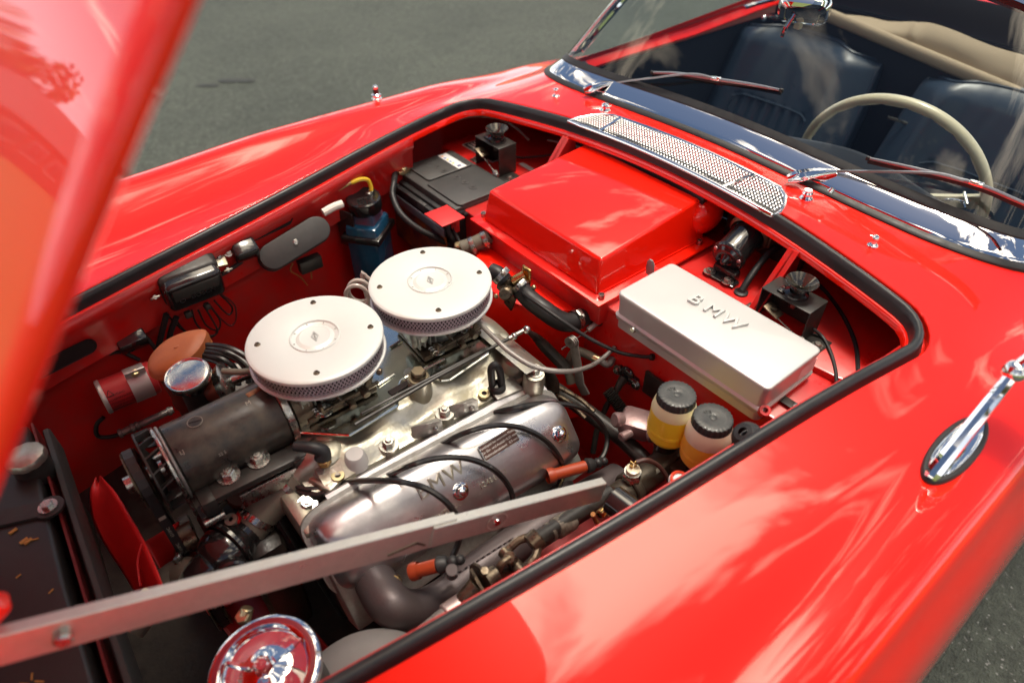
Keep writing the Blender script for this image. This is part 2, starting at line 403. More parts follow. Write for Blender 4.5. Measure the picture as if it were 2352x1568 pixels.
# ---------------------------------------------------------------- ground and surroundings
def asphalt():
    m = bpy.data.materials.new('asphalt'); m.use_nodes = True; t = m.node_tree; p = t.nodes['Principled BSDF']
    tcn = t.nodes.new('ShaderNodeTexCoord'); o = tcn.outputs['Object']
    def noise(sc, det=5, ro=.6):
        n = t.nodes.new('ShaderNodeTexNoise'); n.inputs['Scale'].default_value = sc; n.inputs['Detail'].default_value = det; n.inputs['Roughness'].default_value = ro
        t.links.new(o, n.inputs[0]); return n
    big, fine = noise(.9, 6), noise(45, 4)
    vo = t.nodes.new('ShaderNodeTexVoronoi'); vo.inputs['Scale'].default_value = 210; t.links.new(o, vo.inputs[0])
    r1 = t.nodes.new('ShaderNodeValToRGB'); r1.color_ramp.elements[0].position = .3; r1.color_ramp.elements[1].position = .75
    r1.color_ramp.elements[0].color = (.040, .050, .039, 1); r1.color_ramp.elements[1].color = (.078, .092, .072, 1)
    t.links.new(big.outputs[0], r1.inputs[0])
    r2 = t.nodes.new('ShaderNodeValToRGB'); r2.color_ramp.elements[0].position = .25; r2.color_ramp.elements[1].position = .8
    r2.color_ramp.elements[0].color = (.45, .45, .45, 1); r2.color_ramp.elements[1].color = (1.5, 1.5, 1.5, 1)
    t.links.new(fine.outputs[0], r2.inputs[0])
    mu = t.nodes.new('ShaderNodeMix'); mu.data_type = 'RGBA'; mu.blend_type = 'MULTIPLY'; mu.inputs[0].default_value = 1
    t.links.new(r1.outputs[0], mu.inputs[6]); t.links.new(r2.outputs[0], mu.inputs[7])
    # pale chips of stone
    r3 = t.nodes.new('ShaderNodeValToRGB'); r3.color_ramp.elements[0].position = .965; r3.color_ramp.elements[1].position = .99
    sp = t.nodes.new('ShaderNodeSeparateColor'); t.links.new(vo.outputs['Color'], sp.inputs[0]); t.links.new(sp.outputs[0], r3.inputs[0])
    m2 = t.nodes.new('ShaderNodeMix'); m2.data_type = 'RGBA'; m2.inputs[7].default_value = (.20, .21, .20, 1)
    t.links.new(r3.outputs[0], m2.inputs[0]); t.links.new(mu.outputs[2], m2.inputs[6]); t.links.new(m2.outputs[2], p.inputs['Base Color'])
    p.inputs['Roughness'].default_value = .75
    b = t.nodes.new('ShaderNodeBump'); b.inputs['Strength'].default_value = .9; b.inputs['Distance'].default_value = .006
    ad = t.nodes.new('ShaderNodeMath'); ad.operation = 'ADD'; t.links.new(vo.outputs['Distance'], ad.inputs[0]); t.links.new(fine.outputs[0], ad.inputs[1])
    t.links.new(ad.outputs[0], b.inputs['Height']); t.links.new(b.outputs[0], p.inputs['Normal'])
    return m
b = MB(); b.box((0, 0, GROUND-.05), (900, 900, .1)); 
GRASS = mat('grass_green', (.12, .16, .035), .8, var=.6, vscale=.6, vcol=(.16, .18, .05), bump=.6, bscale=4)
b.build('ground', GRASS, kind='structure', smooth=False)
b = MB(); b.box((6.4, 3.15, GROUND+.002), (18, 12.7, .012)); b.build('parking_lot', asphalt(), kind='structure', smooth=False)

STAIN = mat('oily_asphalt', (.018, .020, .018), .55, bump=.8, bscale=160, var=.5, vscale=30, vcol=(.035, .04, .034))
for (sx, sy), (ra_, rb_), lb in (((0.4019, 3.4787, -0.8520)[:2], (.115, .030), 'larger dark oil spot on the asphalt beyond the far wing'), ((0.2367, 3.5136, -0.8520)[:2], (.070, .022), 'smaller dark oil spot on the asphalt beyond the far wing')):
    b = MB(); vv_ = []
    for i in range(40):
        a = 2*math.pi*i/40; k_ = 1+.22*mnoise.noise(V((math.cos(a)*1.7, math.sin(a)*1.7, sx)))
        vv_.append(b.bm.verts.new((sx+ra_*k_*math.cos(a)*.775+rb_*k_*math.sin(a)*.63, sy-ra_*k_*math.cos(a)*.63+rb_*k_*math.sin(a)*.775, GROUND+.0125)))
    b.bm.faces.new(vv_); tag(b.build('oil_stain', STAIN, smooth=False), lb, 'oil stain')
BARK = mat('bark', (.09, .065, .045), .85, bump=.5, bscale=12)
LEAF = [mat('leaf_green', (.13, .16, .022), .6, var=.6, vscale=1.2, vcol=(.10, .14, .03)), mat('leaf_olive', (.18, .16, .03), .6, var=.6, vscale=1.2, vcol=(.14, .12, .03))]
def tree(x, y, h, w, label, k=0, leaves=900):
    t = thing('broadleaf_tree', label, 'tree', (x, y, GROUND), 'trees round the parking lot')
    b = MB(); b.tube([(x, y, GROUND), (x+.1, y, GROUND+h*.3), (x-.1, y+.1, GROUND+h*.7)], .22, 8, 3, r2=.06)
    for i in range(5):
        a = i*1.3; z = GROUND+h*(.3+.08*i)
        b.tube([(x, y, z), (x+w*.25*math.cos(a), y+w*.25*math.sin(a), z+h*.14), (x+w*.38*math.cos(a), y+w*.38*math.sin(a), z+h*.24)], .09, 6, 2, r2=.02)
    b.build('trunk', BARK, t)
    rnd = random.Random(int(x*7+y*3)); b = MB()
    blobs = [(V((rnd.uniform(-.5, .5)*w, rnd.uniform(-.5, .5)*w, rnd.uniform(.3, .92)*h)), rnd.uniform(.12, .26)*w) for _ in range(11)]
    for i in range(leaves):
        c, r = rnd.choice(blobs)
        d = V((rnd.gauss(0, 1), rnd.gauss(0, 1), rnd.gauss(0, .8))).normalized()*r*rnd.uniform(.7, 1.08)
        p = V((x, y, GROUND))+c+d
        s = rnd.uniform(.12, .34)
        u = V((rnd.gauss(0, 1), rnd.gauss(0, 1), rnd.gauss(0, 1))).normalized(); v_ = u.orthogonal().normalized()
        vs_ = [b.bm.verts.new(p+u*s*a_+v_*s*b_) for a_, b_ in ((-1, 0), (-.2, -.6), (1, .1), (.2, .7))]
        b.bm.faces.new(vs_)
    b.build('crown', LEAF[k], t, smooth=False, recalc=False)
k = 0
for x, y, h, w, lb in [(-19.5, 41, 5.9, 5.0, 'leafy tree at the left end of the far house, mirrored in the raised hood'), (-16.4, 40, 4.6, 3.6, 'smaller tree left of the far house'),
                   (-11, 43, 5.0, 5, 'bushy tree standing apart, further left than the far house'), (-3, 46, 8, 8, 'round green tree straight across the lot'), (16, 42, 10, 9, 'tall tree far beyond the windscreen side of the car'),
                   (-12, -15, 6, 6, 'low tree on the near side ahead of the car'), (-4, -16, 6.5, 6.5, 'wide tree on the near side beside the car'), (5, -15, 6, 6, 'round tree on the near side behind the car'),
                   (-24, 3, 9, 7, 'tall tree straight ahead of the car'), (-22, -6, 7, 6, 'green tree ahead of the car towards the near side')]:
    tree(x*1.0, y, h, w, lb, k % 2); k += 1
# building that the raised hood mirrors
bld = thing('brick_house', 'long low house with red brick walls and grey roof beyond the trees', 'house', (-21.5, 38.5, GROUND))
BRK = mat('brick_wall', (.28, .12, .08), .8, bump=.4, bscale=20, var=.4, vscale=3, vcol=(.20, .09, .07))
ROOF = mat('slate_roof', (.16, .14, .14), .6, bump=.3, bscale=15)
b = MB(); b.box((-21.5, 38.5, GROUND+1.0), (7, 5, 2.0)); b.prism([(-2.5, 0), (2.5, 0), (0, 1.4)], -3.5, 3.5, M.Translation((-21.5, 38.5, GROUND+2.0)) @ frame((1, 0, 0), (0, 0, 1)).to_4x4()); b.build('wall', BRK, bld, smooth=False)
for s in (-1, 1):
    b = MB(); b.box((-21.5, 38.5+s*1.45, GROUND+2.72), (7.6, 3.4, .12), M.Rotation(rad(-29.2*s), 4, 'X')); b.build('roof', ROOF, bld, smooth=False)
WF = mat('white_window_frame', (.75, .75, .72), .4); PANE = mat('window_pane', (.02, .025, .03), .05)
for i in range(5):
    xx = -24+i*1.25
    f = MB(); f.box((xx, 35.97, GROUND+1.1), (.8, .08, .9)); w_ = f.build('window', WF, bld, smooth=False)
    for dx in (-.19, .19):
        f = MB(); f.box((xx+dx, 35.92, GROUND+1.1), (.32, .03, .76)); f.build('pane', PANE, w_, smooth=False)

# ---------------------------------------------------------------- the car
car = thing('convertible_car', 'red two-seat classic convertible with its hood raised on the asphalt', 'car', (0, 0, GROUND))

def wx(x): return .551+.124*x-.032*x*x+.007*math.exp(-((x-.04)/.16)**2)                 # half width of the engine opening
def xr(y): return .122-.245*y*y                        # rear edge of the opening
def sdf_open(x, y):
    a, b_ = wx(x)-abs(y), xr(y)-x; r = .066
    d = r-math.hypot(r-a, r-b_) if (a < r and b_ < r) else min(a, b_)
    return -d                                          # negative inside
def lut(tab, x):
    if x <= tab[0][0]: return tab[0][1]
    for (a, p), (b_, q) in zip(tab, tab[1:]):
        if x <= b_:
            t = (x-a)/(b_-a); t = t*t*(3-2*t); return p+(q-p)*t
    return tab[-1][1]
CROWN = [(-1.5, -.09), (-1.1, -.035), (-.75, .006), (-.4, .020), (0, .018), (.3, .000), (.7, -.03), (1.8, -.03)]
HALF = [(-1.5, .74), (-1.0, .780), (-.4, .794), (.3, .793), (1.0, .80), (1.8, .80)]
def zb(x, y): return .043+.075*max(x, -1.4)-.09*y*y+.012*math.exp(-((x+.17)/.26)**2)*min(1, (y/.5)**2)
def prof(x):
    c = lut(CROWN, x); h = lut(HALF, x)
    return [(.0, 0, zb(x, 0)), (.25, .25, zb(x, .25)), (.42, .42, zb(x, .42)), (.50, .50, zb(x, .50)), (.56, .56, zb(x, .56)*.85+c*.15), (.62, .62, zb(x, .62)*.42+c*.58-.002), (.68, .68, c),
            (.73, .73, c-.013), (.785, h-.046, c-.048), (.85, h-.020, c-.108), (.93, h-.006, c-.19), (1.07, h, c-.33), (1.17, h+.001, c-.43), (1.27, h-.010, c-.53), (1.38, h-.05, c-.63), (1.46, h-.10, c-.67)]
_pc = {}
def surf(X, U):
    k = round(X, 5)
    if k not in _pc: _pc[k] = prof(X)
    P = _pc[k]; a = abs(U); i = 0
    while i < len(P)-2 and a > P[i+1][0]: i += 1
    h = P[i+1][0]-P[i][0]; t = (a-P[i][0])/h
    def tg(j, c):
        if j == 0: return 0.0 if c == 2 else 1.0
        if j == len(P)-1: return (P[j][c]-P[j-1][c])/(P[j][0]-P[j-1][0])
        return (P[j+1][c]-P[j-1][c])/(P[j+1][0]-P[j-1][0])
    o = []
    for c in (1, 2):
        o.append((2*t**3-3*t*t+1)*P[i][c]+(t**3-2*t*t+t)*h*tg(i, c)+(3*t*t-2*t**3)*P[i+1][c]+(t**3-t*t)*h*tg(i+1, c))
    y = o[0] if U >= 0 else -o[0]
    return V((X, y, o[1]))
def snormal(X, U):
    e = .004
    n = (surf(X+e, U)-surf(X-e, U)).cross(surf(X, U+e)-surf(X, U-e)).normalized()
    return n if n.z > 0 or abs(U) > .8 else -n
def xws(y):                                            # line of the windscreen's foot
    a = abs(y)
    return lut([(0, .232), (.30, .228), (.44, .236), (.52, .255), (.57, .290), (.60, .34), (.62, .42), (.63, .60)], a)
def sdf_cock(x, y):
    return -min((x-(xws(y)+.03)), .585-abs(y), 1.33-x)
def cut(x, y): return max(-0, 0) or min(sdf_open(x, y)-.011, sdf_cock(x, y)+0.0)   # > 0 where skin is kept
def clipped_skin():
    b = bmesh.new(); X0, X1, h = -1.42, 1.7, .0156
    nx = int((X1-X0)/h); nu = int(2*1.46/h)
    xs = [X0+(X1-X0)*i/nx for i in range(nx+1)]; us = [-1.46+2.92*j/nu for j in range(nu+1)]
    F = [[cut(x, u) for u in us] for x in xs]
    vc, ec = {}, {}
    def vert(i, j):
        if (i, j) not in vc: vc[(i, j)] = b.verts.new(surf(xs[i], us[j]))
        return vc[(i, j)]
    def edge(p, q):
        k = (min(p, q), max(p, q))
        if k not in ec:
            lo, hi = k; x0, u0, x1, u1 = xs[lo[0]], us[lo[1]], xs[hi[0]], us[hi[1]]
            a, c = 0.0, 1.0; fa = F[lo[0]][lo[1]]
            for _ in range(14):
                t = (a+c)/2; f = cut(x0+(x1-x0)*t, u0+(u1-u0)*t)
                if (f > 0) == (fa > 0): a = t
                else: c = t
            ec[k] = b.verts.new(surf(x0+(x1-x0)*a, u0+(u1-u0)*a))
        return ec[k]
    for i in range(nx):
        for j in range(nu):
            q = [(i, j), (i+1, j), (i+1, j+1), (i, j+1)]
            s_ = [F[a][c] > 0 for a, c in q]
            if not any(s_): continue
            if all(s_): b.faces.new([vert(*p) for p in q]); continue
            poly = []
            for n_ in range(4):
                p, r = q[n_], q[(n_+1) % 4]
                if s_[n_]: poly.append(vert(*p))
                if s_[n_] != s_[(n_+1) % 4]: poly.append(edge(p, r))
            poly = list(dict.fromkeys(poly))
            if len(poly) >= 3: b.faces.new(poly)
    return b
m_ = MB(); m_.bm = clipped_skin()
body = m_.build('body', RED, car, angle=80)

# contour of the opening at a chosen offset
def contour(off, x0=-1.32, step=.02):
    out = []
    def bis(g, c):
        a, d = 0.0, 1.0
        for _ in range(26):
            t = (a+d)/2
            if sdf_open(c[0]+(g[0]-c[0])*t, c[1]+(g[1]-c[1])*t) < off: a = t
            else: d = t
        return (c[0]+(g[0]-c[0])*a, c[1]+(g[1]-c[1])*a)
    n = int((-.06-x0)/.03)
    for i in range(n): out.append(bis((x0+(-.06-x0)*i/n, -.9), (x0+(-.06-x0)*i/n, 0)))
    for i in range(15):
        a = rad(-90+90*i/15); out.append(bis((-.06+.5*math.cos(a), -.40+.5*math.sin(a)), (-.06, -.40)))
    for i in range(25): y = -.40+.8*i/25; out.append(bis((.5, y), (-.06, y)))
    for i in range(16):
        a = rad(90*i/15); out.append(bis((-.06+.5*math.cos(a), .40+.5*math.sin(a)), (-.06, .40)))
    for i in range(n+1): x = -.06-(-.06-x0)*i/n; out.append(bis((x, .9), (x, 0)))
    return out
def ring_strip(b, specs, name=None):
    """specs: (offset, dz) rows; z follows the body skin"""
    rows = []
    for off, dz in specs:
        rows.append([b.bm.verts.new(surf(x, y)+V((0, 0, dz))) for x, y in contour(off)])
    for A, B in zip(rows, rows[1:]):
        for i in range(len(A)-1): b.bm.faces.new([A[i], A[i+1], B[i+1], B[i]])
b = MB(); ring_strip(b, [(.012, -.0002), (.0105, -.0006), (.0095, -.002), (.009, -.005), (.009, -.016), (.004, -.019), (-.014, -.019), (-.018, -.0185), (-.020, -.021), (-.021, -.032)])
b.build('hood_opening_flange', RED, car, angle=60, recalc=False, solid=.0)
b = MB()
cs = []
for k in range(15):
    a = math.pi*(k/14)
    cs.append((-.0035-.0080*math.cos(a), -.010+.0145*math.sin(a)**.7))
ring_strip(b, [(.006, -.020)]+[(-c[0]-.009, c[1]) for c in cs]+[(-.0145, -.020)])
b.build('hood_seal', SEAL, car, angle=60)
b = MB(); b.box((-.72, 0, -.56), (1.3, 1.2, .012)); b.build('added_dark_underside', DIRTY, car, smooth=False)  # added dark sheet standing for the shade below the open bay

# inner wings and bulkhead
def wall(side):
    b = MB()
    rows = [(-.021, -.02), (-.0205, -.045), (-.014, -.055), (-.008, -.10), (-.006, -.125), (.012, -.135), (.016, -.16), (.020, -.30), (.010, -.42), (-.03, -.56)]
    xs = [-1.32+.04*i for i in range(30)] if side > 0 else [-1.32+.04*i for i in range(34)]
    R = []
    for off, dz in rows:
        r = []
        for x in xs:
            y = (wx(min(x, -.02))+off)
            dep_ = 1-.38*min(1, max(0, (-.80-x)/.12)); r.append(b.bm.verts.new((x, side*y, surf(x, y).z+(dz if dz > -.25 else dz*dep_))))
        R.append(r)
    for A, B in zip(R, R[1:]):
        for i in range(len(A)-1): b.bm.faces.new([A[i], A[i+1], B[i+1], B[i]])
    return b
b = wall(1); b.build('inner_wing', REDIN, car, 'inner wing panel on the far side', angle=50, solid=.002)
b = wall(-1); b.build('inner_wing', REDIN, car, 'inner wing panel on the near side', angle=50, solid=.002)
SH = -.092
b = MB()
b.prism([(-.168, -.575), (-.168, .328), (-.028, .328), (-.028, .60), (.24, .60), (.24, -.575)], SH-.012, SH, None, .004)
b.build('bulkhead_shelf', REDIN, car)
b = MB(); b.box((-.160, -.12, -.33), (.010, .90, .452), None, .002); b.box((-.160, .455, -.40), (.010, .27, .30), None, .002)
b.build('bulkhead', REDIN, car)
b = MB(); b.box((-.022, .465, -.19), (.010, .27, .175), None, .002); b.box((-.10, .334, -.2), (.13, .010, .19), None, .002); b.box((-.10, .45, -.262), (.15, .25, .01), None, .002)
b.build('battery_tray', REDIN, car)
b = MB(); b.grid(lambda u, v: V((.245+.01*u, -.50+1.0*v, SH+u*(.02+zb(.25, 0)-.01-SH-.02)-.0*v)), 2, 20); b.build('cowl_rear_wall', BLACKS, car)
# gusset brackets between shelf and cowl
for x0_, y0_, lab in ((.03, -.303, 'near'), (.03, .262, 'far')):
    b = MB(); b.prism([(-.045, -.09), (.08, -.09), (.075, .02), (.045, .018)], -.0015, .0015, M.Translation((x0_, y0_, 0)) @ M(((1, 0, 0, 0), (0, 0, -1, 0), (0, 1, 0, 0), (0, 0, 0, 1))))
    b.prism([(-.045, -.09), (-.042, -.09), (.048, .018), (.045, .018)], -.010, .010, M.Translation((x0_, y0_, 0)) @ M(((1, 0, 0, 0), (0, 0, -1, 0), (0, 1, 0, 0), (0, 0, 0, 1))))
    b.build('cowl_gusset', REDIN, car)
# slots in the far inner wing: dark patches, the shade inside put into the colour
HOLE_SHADE = mat('painted_hollow_shade', (.010, .004, .004), .8)  # shade of slots and holes painted as a near-black colour
def slot(x0, x1, z, h, off):
    b = MB(); n = 12; pts = []
    for i in range(n+1):
        a = math.pi*i/n-math.pi/2; pts.append((x1+math.cos(a)*h, z+math.sin(a)*h))
    for i in range(n+1):
        a = math.pi*i/n+math.pi/2; pts.append((x0+math.cos(a)*h, z+math.sin(a)*h))
    vv = [b.bm.verts.new((x, wx(x)+off, zz)) for x, zz in pts]
    inner = [b.bm.verts.new((x, wx(x)+off-.0015, zz)) for x, zz in [((p[0]-(x0+x1)/2)*1.06+(x0+x1)/2, (p[1]-z)*1.12+z) for p in pts]]
    b.bm.faces.new(vv)
    for i in range(len(vv)):
        j = (i+1) % len(vv); b.bm.faces.new([vv[i], vv[j], inner[j], inner[i]])
    return b.build('wing_slot', HOLE_SHADE, car, smooth=False)
slot(-.588, -.500, -.062, .014, -.0155)
slot(-1.01, -.915, -.125, .014, -.0155)

# ---------------------------------------------------------------- raised hood
hood = MB()
HX, HZ, HA = -1.236, -.03, rad(55.2)
def hoodpt(u, v):
    """u along the hood from the hinge, v across from -1 (near) to 1 (far)"""
    s = -.02+1.28*u
    xc = -1.262+s
    half = wx(min(xc, .02))-.012
    y = v*half
    bulge = .030*math.exp(-(v*half/.20)**2)*min(1, max(0, (s+.05)*1.5))-.09*y*y+.018*math.sin(math.pi*min(1, max(0, s/1.25)))
    if abs(v) > .985:
        e = (abs(v)-.985)/.015; bulge -= .008*e*e
    return V((HX+s*math.cos(HA)-bulge*math.sin(HA), y, HZ+s*math.sin(HA)+bulge*math.cos(HA)+.018))
hood.grid(lambda u, v: hoodpt(u, v*2-1), 60, 80)
hd = hood.build('hood', RED, car, angle=60, solid=.003, recalc=False)
# ---------------------------------------------------------------- windscreen
def footpts(n=72, half=.625):
    """points along the windscreen's foot from near to far, evenly spaced"""
    raw = []
    for i in range(401):
        a = -1+2*i/400
        y = half*math.sin(a*math.pi/2)
        raw.append(V((xws(y) if abs(y) < .6249 else .50, y, 0)))
    raw = [p for p in raw if p.x < .405]
    d = [0]
    for p, q in zip(raw, raw[1:]): d.append(d[-1]+(q-p).length)
    out = []; j = 0
    for i in range(n+1):
        t = d[-1]*i/n
        while j < len(d)-2 and d[j+1] < t: j += 1
        f = (t-d[j])/max(1e-9, d[j+1]-d[j]); out.append(raw[j].lerp(raw[j+1], f))
    sm = out[:]
    for _ in range(6):
        sm = [sm[0]]+[(sm[i-1]+sm[i]*2+sm[i+1])/4 for i in range(1, len(sm)-1)]+[sm[-1]]
    return sm
FP = footpts()
def foot(i, inward, dz):
    p, q = FP[max(i-1, 0)], FP[min(i+1, len(FP)-1)]
    t = (q-p).normalized(); nrm = V((t.y, -t.x, 0))     # points to the cabin (+X at the middle)
    if nrm.x < 0 and abs(nrm.x) > .2: nrm = -nrm
    r = FP[i]+nrm*inward
    return V((r.x, r.y, zb(FP[i].x, 0)*.0+surf(FP[i].x, FP[i].y).z+dz))
def footsweep(rows):
    b = MB(); R = [[b.bm.verts.new(foot(i, a, z)) for i in range(len(FP))] for a, z in rows]
    for A, B in zip(R, R[1:]):
        for i in range(len(A)-1): b.bm.faces.new([A[i], A[i+1], B[i+1], B[i]])
    return b
footsweep([(-.011, -.006), (-.0105, .002), (-.008, .0045), (-.003, .0062), (.001, .0075), (.003, .006)]).build('windscreen_gasket', RUBBER, car, 'outer rubber gasket below the chrome strip')
footsweep([(-.0005, .004), (.0015, .0085), (.006, .0125), (.014, .0185), (.022, .0245), (.030, .030), (.0335, .0318), (.0345, .030)]).build('windscreen_frame', CHROME, car, 'broad polished chrome strip at the foot of the windscreen', angle=60)
footsweep([(.0330, .029), (.0335, .0345), (.036, .037), (.041, .041), (.0445, .044), (.0465, .0425), (.047, .037)]).build('windscreen_gasket', RUBBER, car, 'inner rubber gasket below the glass')
def gpt(i, t):
    b0 = foot(i, .0445, .040)
    y = b0.y
    return V((b0.x+.245*t+.012*math.sin(math.pi*t)*-1, y*(1-.10*t), .0+b0.z*(1-t)+t*(.350-.10*(abs(y)/.62)**3)))
b = MB(); b.grid(lambda u, v: gpt(round(u*(len(FP)-1)), v), len(FP)-1, 14)
b.build('windscreen_glass', GLASS, car, angle=80)
b = MB(); P = [gpt(i, 1.0) for i in range(len(FP))]
b.sweep(P, [(-.004, -.006), (.030, -.012), (.034, .010), (.0, .006)]); b.build('header_rail', BLACK, car)
b = MB(); b.sweep([p+V((.004, 0, .007)) for p in P], [(-.004, .0), (.032, .004), (.030, .010), (.004, .008)]); b.build('header_trim', CHROME, car)
for s, i in ((1, len(FP)-1), (-1, 0)):
    b = MB(); b.tube([gpt(i, t/6)+V((.004, s*.004, 0)) for t in range(7)], .011, 10); b.build('windscreen_pillar', CHROME, car)

# washer jets and the stub on the far wing
def jet(x, y):
    z = surf(x, y).z
    b = MB(); b.lathe([(0, .0), (.0085, 0), (.0090, .002), (.0075, .004), (.0035, .006), (.0032, .010), (.0055, .012), (.0060, .0155), (.0045, .019), (0, .020)], (x, y, z-.0005), (0, 0, 1), 20)
    b.cyl((x-.001, y+.004, z+.0155), (x-.001, y+.009, z+.0155), .0018, n=8)
    b.build('washer_jet', CHROME, car)
jet(.170, .400); jet(.150, -.393)
kx, ky = -.128, .715; kz = surf(kx, .715).z
b = MB(); b.lathe([(0, 0), (.0125, 0), (.0125, .005), (.010, .008), (.0115, .010), (.0115, .014), (.007, .017)], (kx, ky, kz), (0, 0, 1), 20); st = b.build('wing_stud', CHROME, car)
b = MB(); b.lathe([(.0068, .0165), (.0068, .027), (.006, .028)], (kx, ky, kz), (0, 0, 1), 16); b.build('stud_collar', BLACK, st)
b = MB(); b.lathe([(.0062, .0275), (.0068, .029), (.0066, .033), (.004, .036), (0, .037)], (kx, ky, kz), (0, 0, 1), 16); b.build('stud_cap', CHROME, st)

# cowl grille
def gz(x, y, d=0): return V((x, y, zb(x, y)+.0015+d))
def grille_outline(e=0):
    pts = [(.098-e, .262+e*1.5)]
    for i in range(9): a = rad(100-80*i/8); pts.append((.150+(.030+e)*math.cos(a*1.0+0), .215+(.022+e)*math.sin(a)))
    return pts
GX0, GX1 = .106, .180
def gl_pts(e):
    near = [(GX0-.012-e, -.240-e*1.2), (GX0+.006, -.240-e), (GX0+.030, -.232-e), (GX0+.052+e*.5, -.218-e*.7), (GX1-.006+e, -.198)]
    far = [(GX1-.004+e, .214), (GX0+.054+e*.5, .240+e*.7), (GX0+.034, .254+e), (GX0+.010, .266+e), (GX0-.012-e, .274+e*1.2)]
    P = []
    for i in range(13): y = -.198+(.412)*i/12; P.append((GX1+e-.010*(y/.22)**2+.002, y))
    Q_ = []
    for i in range(17): y = .270-.510*i/16; Q_.append((GX0-e-.012*(y/.26)**2-.0, y))
    return near[:4]+P+far[1:4]+Q_[0:]
def dedupe(P):
    o = [P[0]]
    for p in P[1:]:
        if math.hypot(p[0]-o[-1][0], p[1]-o[-1][1]) > .002: o.append(p)
    return o
inn = dedupe(gl_pts(0)); 
def off_poly(P, e):
    n = len(P); out = []
    for i in range(n):
        a, b_, c = V((*P[i-1], 0)), V((*P[i], 0)), V((*P[(i+1) % n], 0))
        t = ((b_-a).normalized()+(c-b_).normalized()).normalized(); nn = V((t.y, -t.x, 0))
        out.append((b_.x+nn.x*e, b_.y+nn.y*e))
    return out
b = MB(); rows = []
for e, d in ((-.0025, -.001), (-.002, .0025), (.0, .0042), (.0032, .0042), (.0050, .0028), (.0055, -.002)):
    rows.append([b.bm.verts.new(gz(x, y, d)) for x, y in off_poly(inn, e)])
for A, B in zip(rows, rows[1:]):
    for i in range(len(A)): b.bm.faces.new([A[i], A[(i+1) % len(A)], B[(i+1) % len(A)], B[i]])
gf = b.build('cowl_grille_frame', CHROME, car, angle=50)
GMESH = mat('grille_wire', (.52, .51, .51), .32, metal=.9)
WIPM = mat('wiper_metal', (.34, .35, .37), .36, metal=1.0)
def inside(x, y, P):
    c = False; n = len(P)
    for i in range(n):
        (x1, y1), (x2, y2) = P[i], P[(i+1) % n]
        if (y1 > y) != (y2 > y) and x < (x2-x1)*(y-y1)/(y2-y1)+x1: c = not c
    return c
b = MB(); sp = .0074
for k in (0, 1):
    for i in range(-90, 91):
        run = []
        for j in range(-90, 91):
            q = j*sp*.5; p = i*sp
            # two families of diagonal wires
            y = q; x = .143+(p+q if k else p-q)
            ok = inside(x, y, inn)
            if ok: run.append(gz(x, y, .001+.0009*(1 if (j+k) % 2 else -1)))
            if (not ok or j == 90) and len(run) > 1:
                b.sweep(run, [(-.0010, -.0006), (.0010, -.0006), (.0010, .0006), (-.0010, .0006)], caps=False); run = []
            elif not ok: run = []
b.build('grille_mesh', GMESH, car, kind='stuff', smooth=False, recalc=False)
for y in (-.135, .190):
    b = MB(); xa, xb = GX0-.012*(y/.26)**2, GX1-.010*(y/.22)**2
    b.sweep([gz(xa+(xb-xa)*i/4, y+.012*(i/4-.5)*(1 if y > 0 else -1), .003) for i in range(5)], [(-.003, -.002), (.003, -.002), (.003, .002), (-.003, .002)]); b.build('grille_bar', CHROME, car)
b = MB(); rows = [[b.bm.verts.new(gz(x, y, -.0012)) for x, y in off_poly(inn, .002)]]; b.bm.faces.new(rows[0])
b.build('grille_backing', mat('painted_grille_shade', (.02, .003, .004), .7), car, smooth=False)  # sheet below the mesh, coloured dark for the shade under the grille

# wipers
def wiper(pv, head, arm, conn, bl, label):
    w = thing('windscreen_wiper', label, 'wiper', pv, 'wipers parked on the windscreen')
    pv = V(pv)
    b = MB(); b.lathe([(0, -.001), (.0125, 0), (.0125, .003), (.010, .006), (.0085, .009), (.0095, .012), (.008, .016), (0, .018)], pv, (0, 0, 1), 24); b.build('pivot', CHROME, w)
    hd_, tip = V(head[0]), V(head[1])
    n = 10; P = [hd_.lerp(tip, i/n)+V((0, 0, .004*math.sin(math.pi*i/n))) for i in range(n+1)]
    b = MB(); b.sweep(P, [(-.0100, -.006), (-.0095, .001), (-.005, .0065), (.005, .0065), (.0095, .001), (.0100, -.006), (0, -.007)], scale=lambda t: (.72+.5*math.sin(min(1, t*4)*math.pi/2) if t < .25 else 1.22-1.0*(t-.25)/.75*.82))
    b.cyl(pv+V((0, 0, .010)), V((pv.x, pv.y, hd_.z+.002)), .0075, n=16)
    b.build('arm_head', CHROME, w)
    b = MB(); b.sweep(crom([tip]+arm, 8), [(-.0032, -.0015), (.0032, -.0015), (.0026, .0015), (-.0026, .0015)]); b.build('arm', WIPM, w)
    c = V(conn)
    P = crom(bl, 10); d = (P[-1]-P[0]).normalized()
    b = MB(); b.box(c, (.022, .0075, .008), frame(d, (0, 0, 1)) @ M.Rotation(math.pi/2, 3, 'Y'), .002); b.build('connector', CHROME, w)
    b = MB(); b.sweep(P, [(-.0028, -.002), (.0028, -.002), (.0036, .0015), (.002, .0035), (-.002, .0035), (-.0036, .0015)], scale=lambda t: .62+.38*math.sin(math.pi*min(1, max(0, t)))**.6)
    bf = b.build('blade', WIPM, w)
    b = MB(); b.sweep([p+V((.0035, 0, -.0055)) for p in P], [(-.0012, -.0045), (.0012, -.0045), (.0022, .004), (-.0022, .004)])
    for e in (P[0], P[-1]): b.box(e, (.006, .007, .007), None, .001)
    b.build('blade_rubber', RUBBER, bf)
